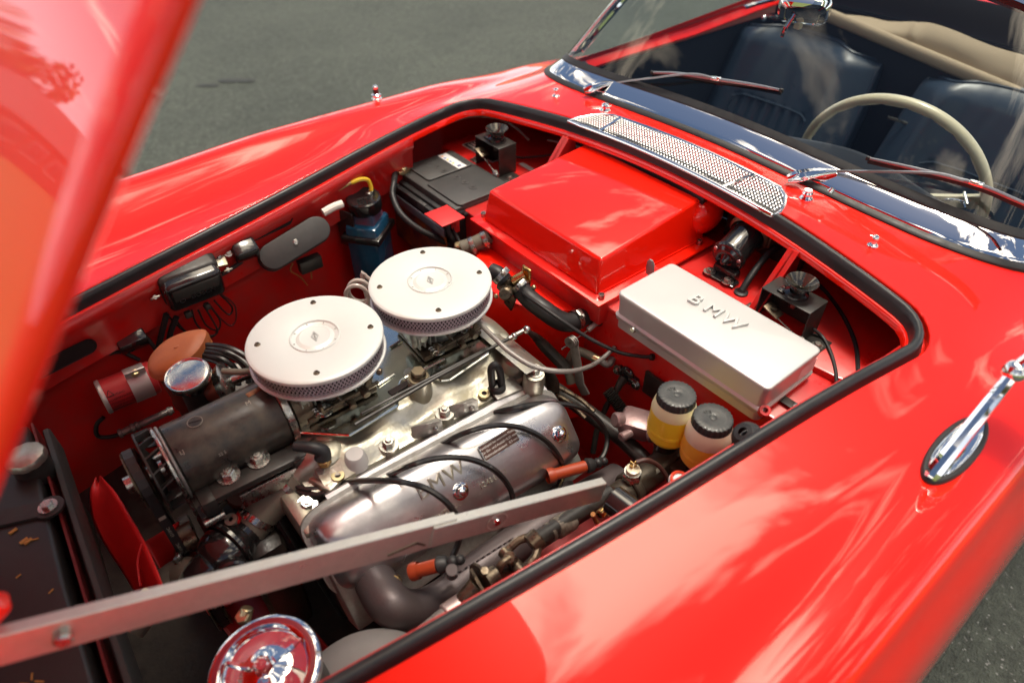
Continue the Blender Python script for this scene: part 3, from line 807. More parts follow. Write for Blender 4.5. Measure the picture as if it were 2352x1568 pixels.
wiper((.185, .255, .050), [(0.2061, 0.3459, 0.0640), (0.2625, 0.3063, 0.0800)], [(0.2707, 0.2035, 0.1178), (0.2903, 0.1205, 0.1446), (0.3010, 0.0703, 0.1473)], (0.3020, 0.0677, 0.1470),
      [(0.2869, 0.2210, 0.1205), (0.2963, 0.1559, 0.1335), (0.3041, 0.0677, 0.1448), (0.3146, -0.0069, 0.1532), (0.3222, -0.0687, 0.1584)], 'far wiper with its blade lying before the passenger seat')
wiper((.185, -.245, .050), [(0.1967, -0.1946, 0.0660), (0.2519, -0.2531, 0.0860)], [(0.2635, -0.3253, 0.1101), (0.2760, -0.3991, 0.1323), (0.2871, -0.4390, 0.1324)], (0.2890, -0.4567, 0.1330),
      [(0.2806, -0.2861, 0.1138), (0.2858, -0.3622, 0.1223), (0.2911, -0.4568, 0.1308), (0.2912, -0.5281, 0.1280), (0.2932, -0.5805, 0.1272)], 'near wiper with its blade lying before the steering wheel')

# ---------------------------------------------------------------- cabin
b = MB(); b.box((.79, 0, -.62), (1.10, 1.18, .02)); b.box((.79, .592, -.32), (1.1, .012, .60)); b.box((.79, -.592, -.32), (1.1, .012, .60)); b.box((1.345, 0, -.28), (.012, 1.18, .66))
b.build('cabin_lining', CARPET, car, smooth=False)
b = MB()
def dash(u, v):
    y = -.575+1.15*v; e = xws(y)+.042; s = u
    pod = math.exp(-((y+.22)/.17)**2)
    d = .10+.05*pod
    if s < .7: t = s/.7; return V((e+d*t, y, .046-.010*t+pod*.022*t-.09*y*y*.5))
    t = (s-.7)/.3; a = t*math.pi/2
    return V((e+d+.03*math.sin(a)-.02*t*t, y, .036+pod*.022-.09*y*y*.5-.03*(1-math.cos(a))-.20*t*t))
b.grid(dash, 20, 50); b.build('dashboard', mat('navy_dashboard', (.020, .026, .036), .42, bump=.15, bscale=500), car, angle=70)
b = MB(); b.cyl((0.1909, -0.2800, 0.0780), (0.1926, -0.2818, 0.0840), .006, .004, 12); b.cyl((0.5600, -0.3794, -0.0095), (0.5400, -0.3991, -0.0208), .003, n=8)
b.build('dash_knob', CHROME, car)
# inner tops of the doors
for s in (1, -1):
    b = MB(); b.sweep([V((.42, s*.60, .012)), V((.6, s*.603, .014)), V((.9, s*.605, .013)), V((1.2, s*.60, .03)), V((1.4, s*.57, .05))], [(-.010, -.012), (.03, -.016), (.03, -.012), (.015, .003), (-.006, .003), (-.010, -.002)]); b.build('door_top', RED, car)
b = MB(); b.sweep([(1.0543, 0.5252, 0.0600), (1.0946, 0.5160, 0.0650), (1.1919, 0.4986, 0.0700)], [(-.006, -.004), (.006, -.004), (.006, .004), (-.006, .004)]); b.build('door_handle', CHROME, car)
b = MB(); b.grid(lambda u, v: V((1.33+1.3*u, -.62+1.24*v, .045+.055*math.sin(math.pi*min(1, u*1.2))*(1-.5*(2*v-1)**2)-.25*u*u*0-.0)), 16, 16); b.build('tonneau_deck', mat('dark_navy_tonneau', (.010, .016, .028), .7, bump=.2, bscale=300), car)

def seat(y0, w, label):
    s = thing('bucket_seat', label, 'car seat', (1.0, y0, GROUND+.25), 'leather bucket seats')
    X, Zt = 1.145, .006
    def back(u, v):
        # u across, v height: front surface of the backrest wrapping round its edges
        a = u*2-1; h = v
        yy = y0+a*w/2*(1-.10*(h**3))
        side = (abs(a)**4)
        z = -.52+(Zt+.52)*h
        x = X-.22*(1-h)+.06*side+.012*math.cos(a*3)
        bol = .030*math.exp(-((abs(a)-.68)/.16)**2)*(1-h*.2)
        x -= bol
        top = max(0, h-.9)/.1
        x += .035*top**2; z -= .025*top**2*(abs(a)**3)*2
        if .08 < h < .62 and abs(a) < .52:
            x += .006+.0065*abs(math.sin(a/.52*math.pi*3.5))*-1
        else:
            wr = mnoise.noise(V((a*4, h*2.0, y0*5)))*.0050+mnoise.noise(V((a*11, h*5, y0*5)))*.0010
            x += wr
        return V((x, yy, z))
    b = MB(); b.grid(back, 90, 60)
    bk = b.build('backrest', LEATHER, s, angle=75)
    def rear(u, v):
        f = back(u, 1.0); return V((f.x+.07*v, f.y, f.z-.01*v-.10*v*v))
    b = MB(); b.grid(rear, 30, 8)
    for sgn in (0, 1):
        b.grid(lambda u, v: back(sgn, u)+V((.08*v, (sgn*2-1)*-.012*v*v, 0)), 30, 3)
    b.build('backrest_shell', LEATHER, s, angle=75)
    b = MB(); b.tube([back(i/30, .985)+V((.004, 0, .003)) for i in range(31)], .0035, 6, 1)
    b.tube([back(.008, i/20)+V((0, 0, 0)) for i in range(21)], .0035, 6, 1); b.tube([back(.992, i/20) for i in range(21)], .0035, 6, 1)
    b.tube([back(.5+a*.26, .625+(.0 if abs(a) < .8 else -.02*(abs(a)-.8)/.2)) for a in [-1+2*i/20 for i in range(21)]], .003, 6, 1)
    for a in (-.26, .26): b.tube([back(.5+a, .08+.52*i/12) for i in range(13)], .003, 6, 1)
    b.build('piping', LEATHER, bk)
    def cush(u, v):
        a = u*2-1; z = -.40+.04*abs(a)**2-.035*v*0+.03*math.exp(-((abs(a)-.8)/.15)**2)
        if abs(a) < .55 and .1 < v < .85: z += .007*abs(math.sin(a/.55*math.pi*3.5))
        z -= .10*max(0, (v-.85)/.15)**2
        return V((.95-.42*v, y0+a*w/2, z))
    b = MB(); b.grid(cush, 60, 24)
    b.build('seat_cushion', LEATHER, s, angle=75)
    return s
seat(.365, .53, 'navy leather passenger seat on the far side, behind the far wiper')
seat(-.265, .56, 'navy leather driver seat behind the ivory steering wheel')
# steering wheel
WC = V((.630, -.206, -.086)); el, az = rad(14.3), rad(3.6)
wa = V((math.cos(el)*math.cos(az), math.cos(el)*math.sin(az), math.sin(el)))
ws_ = V((0, 0, 1)).cross(wa).normalized(); wu = wa.cross(ws_)
sw = thing('steering_wheel', 'ivory steering wheel with thin rim seen through the windscreen', 'steering wheel', WC)
b = MB(); ring = []
for i in range(96):
    a = 2*math.pi*i/96; d = ws_*math.cos(a)+wu*math.sin(a)
    row = []
    for k in range(14):
        c = 2*math.pi*k/14; rr = .0112
        if math.cos(c) < -.3 and (i % 4) == 0 : rr = .0092
        row.append(b.bm.verts.new(WC+d*(.2035+rr*math.cos(c))+wa*(rr*1.15*math.sin(c))))
    ring.append(row)
for i in range(96):
    A, B = ring[i], ring[(i+1) % 96]
    for k in range(14): b.bm.faces.new([A[k], A[(k+1) % 14], B[(k+1) % 14], B[k]])
b.build('rim', IVORY, sw, angle=80)
hubc = WC-wa*.045
for a in (rad(168), rad(-8)):
    d = ws_*math.cos(a)+wu*math.sin(a)
    b = MB(); b.sweep([hubc+d*.02, hubc+d*.09+wa*.012, hubc+d*.15+wa*.03, WC+d*.197], [(-.014, -.006), (.014, -.006), (.011, .007), (-.011, .007)], upv=wa, scale=lambda t: 1.0+.25*abs(t-.5)); b.build('spoke', IVORY, sw)
b = MB(); b.lathe([(0, .012), (.02, .011), (.034, .004), (.036, -.012), (.028, -.03)], hubc, wa, 28); b.build('hub', IVORY, sw)
b = MB(); b.cyl(hubc-wa*.02, hubc-wa*.30, .022, n=20); b.build('column', BLACKS, sw)
b = MB(); b.tube([hubc-wa*.05, (0.6000, -0.3271, -0.0642), (0.5900, -0.3727, -0.0426), (0.5800, -0.3896, -0.0475)], .003, 8); b.build('indicator_stalk', CHROME, sw)
sw.parent = car; sw.location = WC-V((0, 0, GROUND)); del sw['category']; del sw['label']

# folded soft top behind the seats
st_ = thing('folded_soft_top', 'folded beige canvas roof lining lying behind the two seats', 'soft top', (1.28, 0, -.1))
def canvas(u, v):
    y = .47-1.15*u
    zlo = .030+.125*(y-.10)
    zhi = lut([(-.7, .020), (-.17, .066), (.05, .086), (.20, .060), (.39, .040), (.47, .0)], y)
    if v < .30:                                         # rolled lower hem
        a = rad(-100+230*v/.30); x, z = 1.195-.017*math.cos(a-.2), zlo-.002+.019*math.sin(a)
    else:
        f = (v-.30)/.70
        x = 1.205+.030*math.sin(f*math.pi*.5)+.05*f**3-.012*math.sin(f*math.pi)
        z = zlo+.004+(zhi-zlo-.004)*min(1, f*1.22)**1.15-.03*max(0, f-.82)/.18
        k = mnoise.noise(V((u*3.5, f*1.1, 4.2)))*.012+mnoise.noise(V((u*9, f*2.4, 1.2)))*.004
        cr_ = math.exp(-((u-.355+.03*f)/.010)**2)*math.sin(f*math.pi)
        x += k-.012*cr_; z += k*.4*f
    return V((x, y, z))
b = MB(); b.grid(canvas, 150, 60); b.build('canvas', BEIGE, st_, angle=80, solid=.003)
b = MB(); b.grid(lambda u, v: V((1.185+.012*v, .47-1.15*u, -.32+(.36+.125*(.37-1.15*u)-.02)*v)), 30, 6); b.build('well_lining', CARPET, st_)
b = MB(); b.tube([(1.2041, 0.5425, 0.0000), (1.2080, 0.4753, 0.0100), (1.2866, 0.3981, 0.0000)], .010, 10); b.build('roof_bow', BLACK, st_)
b = MB(); b.ball((1.2190, 0.4858, 0.0200), .009); b.ball((1.1717, 0.5227, 0.0100), .009); b.build('bow_joint', CHROME, st_)
b = MB(); b.sweep([(1.10, .02, -.13), (1.11, -.09, -.135)], [(-.003, -.003), (.003, -.003), (.003, .003), (-.003, .003)]); b.build('lap_rail', STEEL, st_)

# interior mirror
mc_ = V((0.4550, 0.0023, 0.2622))
im = thing('interior_mirror', 'chrome backed interior mirror standing behind the windscreen', 'mirror', mc_)
mm = frame((-.80, -.35, -.45), (0, 0, 1)).to_4x4(); mm.translation = mc_
def rrect(w, h, r, n=5):
    o = []
    for cx_, cy_, a0 in ((w/2-r, h/2-r, 0), (-w/2+r, h/2-r, 90), (-w/2+r, -h/2+r, 180), (w/2-r, -h/2+r, 270)):
        for i in range(n+1): a = rad(a0+90*i/n); o.append((cx_+r*math.cos(a), cy_+r*math.sin(a)))
    return o
b = MB(); rows = []
for sc_, hh in ((1.0, -.016), (1.05, -.010), (1.04, -.002), (.92, .008), (.70, .012), (.66, .010), (.3, .012)):
    rows.append([b.bm.verts.new(mm @ V((x*sc_, y*sc_, hh))) for x, y in rrect(.094, .054, .016)])
for A, B in zip(rows, rows[1:]):
    for i in range(len(A)): b.bm.faces.new([A[i], A[(i+1) % len(A)], B[(i+1) % len(A)], B[i]])
b.bm.faces.new(rows[-1]); b.bm.faces.new(rows[0][::-1]); b.build('mirror_shell', CHROME, im)
b = MB(); b.tube([mc_+V((-.012, .01, -.005)), mc_+V((-.03, .012, -.03)), mc_+V((-.034, .012, -.045))], .0045, 10); b.build('stem', CHROME, im)
b = MB(); b.box((0.4500, 0.0022, 0.2356), (.014, .014, .012), None, .003); b.build('stem_pad', mat('ivory_pad', (.6, .55, .4), .4), im)

# wing mirror on the near wing
wb = surf(-.150, -.672); wn = snormal(-.150, -.672)
if wn.z < 0: wn = -wn
wm = thing('wing_mirror', 'chrome wing mirror on a long stalk standing on the near wing', 'mirror', wb)
fr = frame(wn, (0, 0, 1))
tv = (surf(-.07, -.670)-surf(-.23, -.674)).normalized(); sv = wn.cross(tv)
def ell(a, b_, h):
    return [wb+tv*(a*math.cos(2*math.pi*i/40))+sv*(b_*math.sin(2*math.pi*i/40))+wn*h for i in range(40)]
b = MB(); R = [[b.bm.verts.new(p) for p in ell(a, c, h)] for a, c, h in ((.076, .0225, -.004), (.076, .0225, .003), (.074, .0205, .0055), (.069, .0165, .006))]
for A, B in zip(R, R[1:]):
    for i in range(40): b.bm.faces.new([A[i], A[(i+1) % 40], B[(i+1) % 40], B[i]])
b.build('base_gasket', RUBBER, wm)
b = MB(); R = [[b.bm.verts.new(p) for p in ell(a, c, h)] for a, c, h in ((.070, .0175, .004), (.067, .015, .007), (.050, .009, .009), (.0, .0, .0105))[:3]]
for A, B in zip(R, R[1:]):
    for i in range(40): b.bm.faces.new([A[i], A[(i+1) % 40], B[(i+1) % 40], B[i]])
b.bm.faces.new(R[-1]); b.build('base_plate', CHROME, wm)
e0 = wb-tv*.066+wn*.008
e1 = V((-0.1148, -0.6732, 0.1150))
dr = (e1-e0).normalized()
b = MB(); b.sweep([e0-dr*.006, e0, e0.lerp(e1, .3), e0.lerp(e1, .7), e1, e1+dr*.01], [(-.0085, -.004), (-.0075, .003), (-.003, .0075), (.003, .0075), (.0075, .003), (.0085, -.004), (0, -.007)], scale=lambda t: .8 if t < .05 else 1.12-.35*t); b.build('stalk', CHROME, wm)
b = MB(); b.ball(e1+dr*.012, .013, (1, 1, 1.0), 20); b.cyl(e1+dr*.014, e1+dr*.035+V((0, -.01, .01)), .009, .012, 16); b.build('ball_joint', CHROME, wm)
hc = e1+dr*.045+V((.03, -.02, .028))
b = MB(); hm = frame((.75, .1, .35), (0, 0, 1)).to_4x4(); hm.translation = hc
b.lathe([(0, -.045), (.022, -.040), (.040, -.024), (.050, -.004), (.052, .004), (.050, .008), (.046, .006), (.0, .006)], (0, 0, 0), (0, 0, 1), 40)
bmesh.ops.transform(b.bm, matrix=hm, verts=b.bm.verts); b.build('mirror_head', CHROME, wm)
# ---------------------------------------------------------------- engine
eng = thing('engine', 'polished alloy eight-cylinder engine filling the middle of the engine bay', 'engine', (-.56, .02, -.45))
# block and heads
b = MB(); b.prism([(-.19, -.36), (-.10, -.52), (.14, -.52), (.24, -.36), (.29, -.21), (.10, -.20), (-.06, -.21), (-.14, -.25)], -.765, -.34, M(((0, 0, 1, 0), (1, 0, 0, 0), (0, 1, 0, 0), (0, 0, 0, 1))), .008)
b.build('engine_block', DIRTY, eng)
b = MB(); b.box((-.56, -.215, -.250), (.44, .105, .05), M.Rotation(rad(50), 4, 'X'), .006); b.build('cylinder_head', CASTD, eng)
b = MB(); b.box((-.56, .255, -.24), (.44, .12, .09), M.Rotation(rad(-48), 4, 'X'), .02); b.build('cylinder_head', CASTD, eng)
for i, x in enumerate((-.70, -.60, -.50, -.40)):
    b = MB(); b.cyl((x, -.25, -.29), (x, -.285, -.318), .024, n=16, bev=.004); b.build('head_boss', DIRTY, eng)

# intake casting as one height surface
def gauss(x, y, cx_, cy_, sx, sy): return math.exp(-((x-cx_)/sx)**2-((y-cy_)/sy)**2)
def man(x, y):
    z = -.122-.012*max(0, min(1, (-.035-y)/.05))-.013*max(0, min(1, (-.09-y)/.03))
    for cx_ in (-.685, -.60, -.49, -.405): z += .014*gauss(x, y, cx_, -.055, .030, .040)
    z += .016*gauss(x, y, -.525, -.03, .028, .035)+.006*gauss(x, y, -.56, -.075, .02, .015)
    z -= .010*gauss(x, y, -.545, -.092, .045, .012); z += .007*gauss(x, y, -.66, -.10, .03, .02)
    z += .020*gauss(x, y, -.36, -.015, .030, .05)+.016*gauss(x, y, -.345, -.10, .022, .030)
    z += mnoise.noise(V((x*26, y*26, .3)))*.0022
    e = max(0, x+.335)/.02
    return z-.05*e*e
def mxy(u, v):
    x = -.728+.413*u; ye = -.124-.030*(x+.56)
    return x, ye+(.155-ye)*v
b = MB(); b.grid(lambda u, v: V((*mxy(u, v), man(*mxy(u, v)))), 110, 70)
b.build('intake_manifold', CAST, eng, angle=60)
b = MB()
b.grid(lambda u, v: V((mxy(u, 0)[0], mxy(u, 0)[1]-.002*v, man(*mxy(u, 0))-.045*v)), 60, 2)
b.grid(lambda u, v: V((mxy(0, u)[0]-.006*v, mxy(0, u)[1], man(*mxy(0, u))-.06*v)), 30, 2)
b.build('manifold_side', CAST, eng)
# rear casting with the rounded shoulder
b = MB()
def rearc(u, v):
    a = -.95+1.9*v; th = u*math.pi*.62
    r = .062+.010*math.cos(a*2.2)
    return V((-.385+.060*math.sin(th)*1.0+.02*u, -.075+a*.085, -.175+.075*math.cos(th)**1 if th < math.pi/2 else -.175+.10*math.cos(th)))
b.grid(rearc, 20, 20)
b.lathe([(.030, -.12), (.029, -.03), (.024, -.012), (.012, -.003), (0, 0)], (-0.3572, -0.1013, -0.1080), (.05, -.15, 1), 24)
b.lathe([(.019, -.10), (.018, -.008), (.016, 0), (0, 0)], (-0.3657, -0.1538, -0.1120), (0, -.1, 1), 24)
b.lathe([(.024, -.10), (.022, -.02), (.015, -.004), (0, 0)], (-0.3557, -0.0525, -0.1080), (.0, -.1, 1), 24)
b.build('rear_casting', CAST, eng)
bolt((-0.3624, -0.1500, -0.1120), (0, -.1, 1), eng, .0095, .007, STEEL)

# valley plate
pl = [(-.722, .02), (-.718, -.034), (-.665, -.084), (-.578, -.078), (-.574, -.070), (-.568, -.058), (-.545, -.035), (-.520, -.033), (-.510, -.045), (-.495, -.076), (-.484, -.082), (-.398, -.072), (-.388, -.064), (-.352, -.022), (-.352, .08), (-.40, .125), (-.68, .135), (-.722, .09)]
b = MB(); b.prism(pl, -.1095, -.1065, None, .0008, 1)
for i, (p, q) in enumerate(zip(pl, pl[1:]+pl[:1])):
    if p[1] < .03: b.tube([(p[0], p[1], -.1075), (q[0], q[1], -.1075)], .0024, 6, 2, smooth=False)
b.build('valley_plate', POLISH, eng)
for p, q in (((-0.5455, -0.0604, -0.1055), (-0.5215, -0.0587, -0.1055)), ((-0.5376, -0.0353, -0.1055), (-0.4620, -0.0361, -0.1055)), ((-0.5193, 0.0411, -0.1055), (-0.4945, 0.0438, -0.1055)), ((-0.5797, -0.0226, -0.1055), (-0.5469, -0.0175, -0.1055))):
    b = MB(); b.tube([p, q], .003, 8, 3, smooth=False); b.build('plate_bead', POLISH, eng)
b = MB(); b.box((-0.5522, -0.0481, -0.1060), (.045, .012, .003), M.Rotation(rad(3), 4, 'Z'), .001); b.build('plate_slot', HOLE_SHADE, eng)
# oil plug on its boss, nuts, plugs and brackets on the casting
pb = V((-0.5270, -0.0618, -0.0920))
b = MB(); b.lathe([(.020, -.04), (.0185, -.004), (.0175, 0), (0, 0)], pb, (0, 0, 1), 24); b.build('plug_boss', CAST, eng)
b = MB(); b.lathe([(0, .0), (.0165, 0), (.0165, .003), (.012, .0035), (.012, .009)], pb, (0, 0, 1), 24); b.hexa(pb+V((0, 0, .009)), (0, 0, 1), .0115, .008); b.build('brown_plug', mat('browned_steel', (.28, .23, .15), .45, metal=.7, var=.5, vscale=80), eng)
for px in ((-0.6189, -0.1123, -0.1380), (-0.5172, -0.1129, -0.1380)):
    p = V(px); b = MB(); b.lathe([(.017, -.02), (.015, 0), (0, 0)], p, (0, -.1, 1), 20); b.build('nut_seat', CAST, eng)
    bolt(p, (0, -.1, 1), eng, .0095, .010, STEEL, name='nut', stud=.004)
p = V((-0.6707, -0.1042, -0.1260)); b = MB(); b.lathe([(.022, -.02), (.016, -.006), (.0135, 0), (.0125, .001), (0, .001)], p, (0, -.1, 1), 28); b.build('round_boss', mat('flat_grey_face', (.42, .41, .40), .55, metal=.3, bump=.1), eng)
def bracket(c, s_=1.0):
    c = V(c); b = bmesh.new(); R3 = M.Rotation(rad(-14), 3, 'Z')
    for p in ((-.011, 0, -.006), (.013, 0, -.006), (.013, 0, .022), (-.011, 0, .024), (-.036, .006, -.004), (-.034, .016, .012), (.010, .016, -.006), (.008, .012, .018)):
        b.verts.new(c+R3 @ V(p))
    bmesh.ops.convex_hull(b, input=b.verts); bmesh.ops.bevel(b, geom=b.edges[:], offset=.0011, segments=2, profile=.5, affect='EDGES')
    m_ = MB(); m_.merge(b); o = m_.build('cast_lug', CASTD, eng)
    r = MB(); r.lathe([(0, -.001), (.0046, 0), (.0042, .003), (.0022, .005), (0, .0055)], c+R3 @ V((.001, -.0002, .009)), R3 @ V((0, -1, .1)), 14); r.build('rivet', STEEL, o)
bracket((-0.4799, -0.1326, -0.1420)); bracket((-0.5481, -0.1321, -0.1420))
for p in ((-0.7049, -0.1114, -0.1430), (-0.4415, -0.1166, -0.1400)):
    b = MB(); b.lathe([(.0045, -.0005), (.0045, .003), (.0095, .003), (.010, .0005), (.010, -.002)], p, (0, -.12, 1), 24); b.build('ring_washer', YZINC, eng)
    b = MB(); b.lathe([(0, .0012), (.0045, .0012)], p, (0, -.12, 1), 16); b.build('washer_hole', HOLE_SHADE, eng)
# black lifting loop
lp = V((-0.4174, -0.1207, -0.1320))
b = MB(); b.lathe([(.015, -.012), (.014, 0), (.010, .004)], lp, (0, 0, 1), 20)
b.tube([lp+V((.006, -.004, -.002)), lp+V((.005, -.002, .028)), lp+V((-.001, .002, .045)), lp+V((-.007, .006, .036)), lp+V((-.007, .004, .002))], .0062, 10); b.build('rubber_loop', RUBBER, eng)
b = MB(); b.box(lp+V((.012, -.006, -.010)), (.05, .034, .006), M.Rotation(rad(-8), 4, 'Z'), .002); b.build('loop_base', CASTD, eng)

# cable conduit with slots
b = MB()
sec = [(-.117, -.158), (-.1265, -.1445), (-.130, -.1435), (-.1565, -.1580), (-.1555, -.1615), (-.130, -.1475), (-.1265, -.1475), (-.117, -.162)]
x0_, x1_ = -.735, -.345
A = [b.bm.verts.new((x0_, y, z)) for y, z in sec]; B = [b.bm.verts.new((x1_, y-.012, z)) for y, z in sec]
for i in range(len(sec)): j = (i+1) % len(sec); b.bm.faces.new([A[i], A[j], B[j], B[i]])
b.bm.faces.new(A[::-1]); b.bm.faces.new(B)
b.build('cable_conduit', COVER, eng, smooth=False)
SLOTS = [V((-0.6495, -0.1497, -0.1520)), V((-0.5524, -0.1513, -0.1520)), V((-0.4515, -0.1499, -0.1520))]
sdir = V((1, -.02, 0)).normalized()
cn = V((0, -.48, .88))
for p in SLOTS:
    b = MB(); b.sweep([p-sdir*.018, p-sdir*.012, p+sdir*.012, p+sdir*.020], [(-.0062, -.0008), (.0062, -.0008), (.0062, .0012), (-.0062, .0012)], upv=cn, scale=lambda t: .5 if t < .1 or t > .95 else 1); b.build('conduit_slot', HOLE_SHADE, eng)
for p in ((-0.6053, -0.1547, -0.1530), (-0.4074, -0.1625, -0.1530)):
    bolt(V(p), cn, eng, .0065, .004, CASTD, name='conduit_screw')
bolt((-0.7578, -0.1114, -0.1650), (0, -.3, 1), eng, .0095, .009, STEEL, name='nut', stud=.003)

# valve cover
VC0 = V((0, -.193, -.198)); e2 = V((0, -.64, -.768)); vn = V((0, -.768, .64))
def vcp(x, s, h): return V((x, VC0.y-.055*(x+.56), VC0.z))+e2*s+vn*h
def rr(t, n):                                           # superellipse ring
    c, s = math.cos(t), math.sin(t)
    return (math.copysign(abs(c)**(2/n), c), math.copysign(abs(s)**(2/n), s))
b = MB(); rows = []
lv = [(1.0, 1.0, -.012), (1.0, 1.0, .004), (.99, .975, .012), (.985, .95, .020), (.975, .90, .030), (.955, .80, .0395), (.92, .64, .0460), (.84, .42, .0495), (.70, .2, .0508), (.3, .05, .0510)]
cxm, hl, hw = -.561, .218, .0665
NR = 120
for kx_, ks, h in lv:
    rows.append([b.bm.verts.new(vcp(cxm+hl*kx_*rr(2*math.pi*i/NR, 6.5)[0], hw*ks*rr(2*math.pi*i/NR, 6.5)[1], h+mnoise.noise(V((cxm+hl*kx_*rr(2*math.pi*i/NR, 6.5)[0]*9, i*.03, h*20)))*.0004)) for i in range(NR)])
for A, B in zip(rows, rows[1:]):
    for i in range(NR): b.bm.faces.new([A[i], A[(i+1) % NR], B[(i+1) % NR], B[i]])
b.bm.faces.new(rows[-1])
vcv = b.build('valve_cover', COVER, eng, angle=65)
b = MB(); rows = []
for k_, h in ((1.0, -.010), (1.035, -.010), (1.035, -.002), (1.0, -.001)):
    rows.append([b.bm.verts.new(vcp(cxm+(hl+.008*(k_-1)/.035)*rr(2*math.pi*i/80, 6.5)[0], (hw+.006*(k_-1)/.035)*rr(2*math.pi*i/80, 6.5)[1], h)) for i in range(80)])
for A, B in zip(rows, rows[1:]):
    for i in range(80): b.bm.faces.new([A[i], A[(i+1) % 80], B[(i+1) % 80], B[i]])
b.build('cover_flange', CASTD, vcv)
def vchit(px):                                          # drop a point onto the cover's crown
    return V(px)
for p in ((-0.5736, -0.2380, -0.1423), (-0.3875, -0.2380, -0.1436)):
    c = V(p); c = vcp(c.x, .0, .0505)+e2*0
    b = MB(); b.lathe([(0, -.002), (.0125, -.001), (.013, .0015), (.010, .003), (.008, .003)], c, vn, 24); b.hexa(c+vn*.003, vn, .0080, .005); b.lathe([(.0072, .008), (.006, .011), (.003, .0128), (0, .013)], c, vn, 20); b.build('cap_nut', CHROME, vcv)
def vctext(s, x, sp_, size, h, depth=.0008, rot=0, m=None):
    return text(s, size, tframe(vcp(x, sp_, h), V((1, 0, 0))+e2*rot, -e2), m or COVER, vcv, depth, space=1.15)
vctext('BMW', -.592, -.028, .032, .0492, .0022, m=CAST)
vctext('15486372', -.520, .009, .0110, .0508, .0014, m=CAST)
vctext('ZÜNDFOLGE', -.600, .016, .0110, .0502, .0014, m=CAST)
# printed plate
pc = vcp(-.487, -.034, .0500); ptf = tframe(pc, V((1, 0, 0)), -(e2*1+vn*.16))
b = MB(); b.prism(rrect(.068, .026, .0015), 0, .0011, ptf); pp = b.build('info_plate', STEEL, vcv, 'small brown printed plate with silver edge')
b = MB(); b.prism(rrect(.0645, .0228, .001), .0011, .0014, ptf); b.build('plate_print', PLATEB, pp)
for k_, s in enumerate(('Ventilspiel bei warmem Motor', 'für Ein- und Auslaß=0,25 mm', 'Elektrodenabstand   0,9 mm')):
    text(s, .0055, ptf @ M.Translation((0, .0068-.0068*k_, .0016)), WHITEP, pp, .0001)

# timing front, thermostat housing, hose
b = MB()
b.lathe([(.030, -.05), (.032, -.01), (.030, .0), (.022, .006), (0, .008)], (-0.7020, -0.0671, -0.1250), (-.1, -.15, 1), 28)
b.tube([(-0.6975, -0.0655, -0.1350), (-0.7187, -0.0652, -0.1420), (-0.7429, -0.0606, -0.1600)], .027, 20, 6, r2=.0255)
b.lathe([(.034, -.02), (.034, -.004), (.032, 0), (0, 0)], (-0.7171, -0.0864, -0.1500), (0, -.2, 1), 28)
b.box((-0.7013, -0.0942, -0.1500), (.070, .045, .012), M.Rotation(rad(20), 4, 'Z'), .004)
b.box((-.770, -.10, -.185), (.03, .12, .05), None, .01)
b.build('thermostat_housing', CAST, eng)
bolt((-0.7222, -0.0922, -0.1400), (0, -.2, 1), eng, .0068, .006, CASTD)
b = MB(); c = V((-0.7133, -0.0943, -0.1220)); b.hexa(c, (0, -.1, 1), .0105, .009); b.lathe([(.0085, .009), (.0075, .013), (0, .013)], c, (0, -.1, 1), 16); b.build('sender', BRASS, eng)
b = MB(); b.tube([c+V((0, 0, .011)), c+V((.002, .002, .022)), c+V((-.008, .010, .030)), c+V((-.026, .028, .030))], lambda t: .0125-.0055*t, 14); b.build('sender_boot', RUBBER, eng)
hs = thing('coolant_hose', 'grey rubber coolant hose with two steel clamps below the black generator', 'hose', (-0.7974, -0.0585, -0.1900))
P = [(-0.7414, -0.0619, -0.1600), (-0.7597, -0.0579, -0.1720), (-0.7867, -0.0541, -0.1880), (-0.8135, -0.0543, -0.2020), (-0.8362, -0.0584, -0.2150)]
b = MB(); b.tube(P, .0275, 24); b.build('hose', HOSE, hs)
clamp(V(P[1]).lerp(V(P[0]), .2), V(P[0])-V(P[1]), .0278, .009, hs, STEEL, (-.8, .3, .4))
clamp(V(P[3]).lerp(V(P[4]), .2), V(P[4])-V(P[3]), .0278, .010, hs, STEEL, (-.6, -.2, .6))
tb = V((-0.8751, -0.0726, -0.2120))
th = thing('water_pump_housing', 'shiny black round housing between two coolant hoses', 'pump housing', tb)
b = MB(); b.ball(tb, .040, (1, 1, .92), 32); ax = V((-0.8362, -0.0584, -0.2150))-tb
b.cyl(tb+ax*.3, tb+ax*1.02, .030, .027, 24, .003); b.lathe([(.041, -.004), (.044, -.002), (.044, .003), (.041, .005)], tb+ax*.15, ax, 32)
b.cyl(tb+V((-.02, -.01, .0)), tb+V((-.055, -.012, -.012)), .028, .025, 24, .003); b.cyl(tb+V((-.005, -.038, .0)), tb+V((-.008, -.050, .004)), .024, n=24, bev=.003)
b.build('housing', mat('semi_gloss_black', (.014, .013, .013), .2, coat=.8, coatrough=.08), th)
b = MB(); q0 = tb+V((-.050, -.010, -.010)); b.tube([q0, (-0.9389, -0.0563, -0.2350), (-0.9612, -0.0543, -0.2400), (-0.9944, -0.0540, -0.2500), (-1.0274, -0.0651, -0.2600)], .0265, 20); b.build('lower_hose', HOSE, th)
clamp((-0.9258, -0.0570, -0.2320), V(q0)-V((-0.9612, -0.0543, -0.2400)), .0270, .010, th, STEEL, (.2, .1, 1))
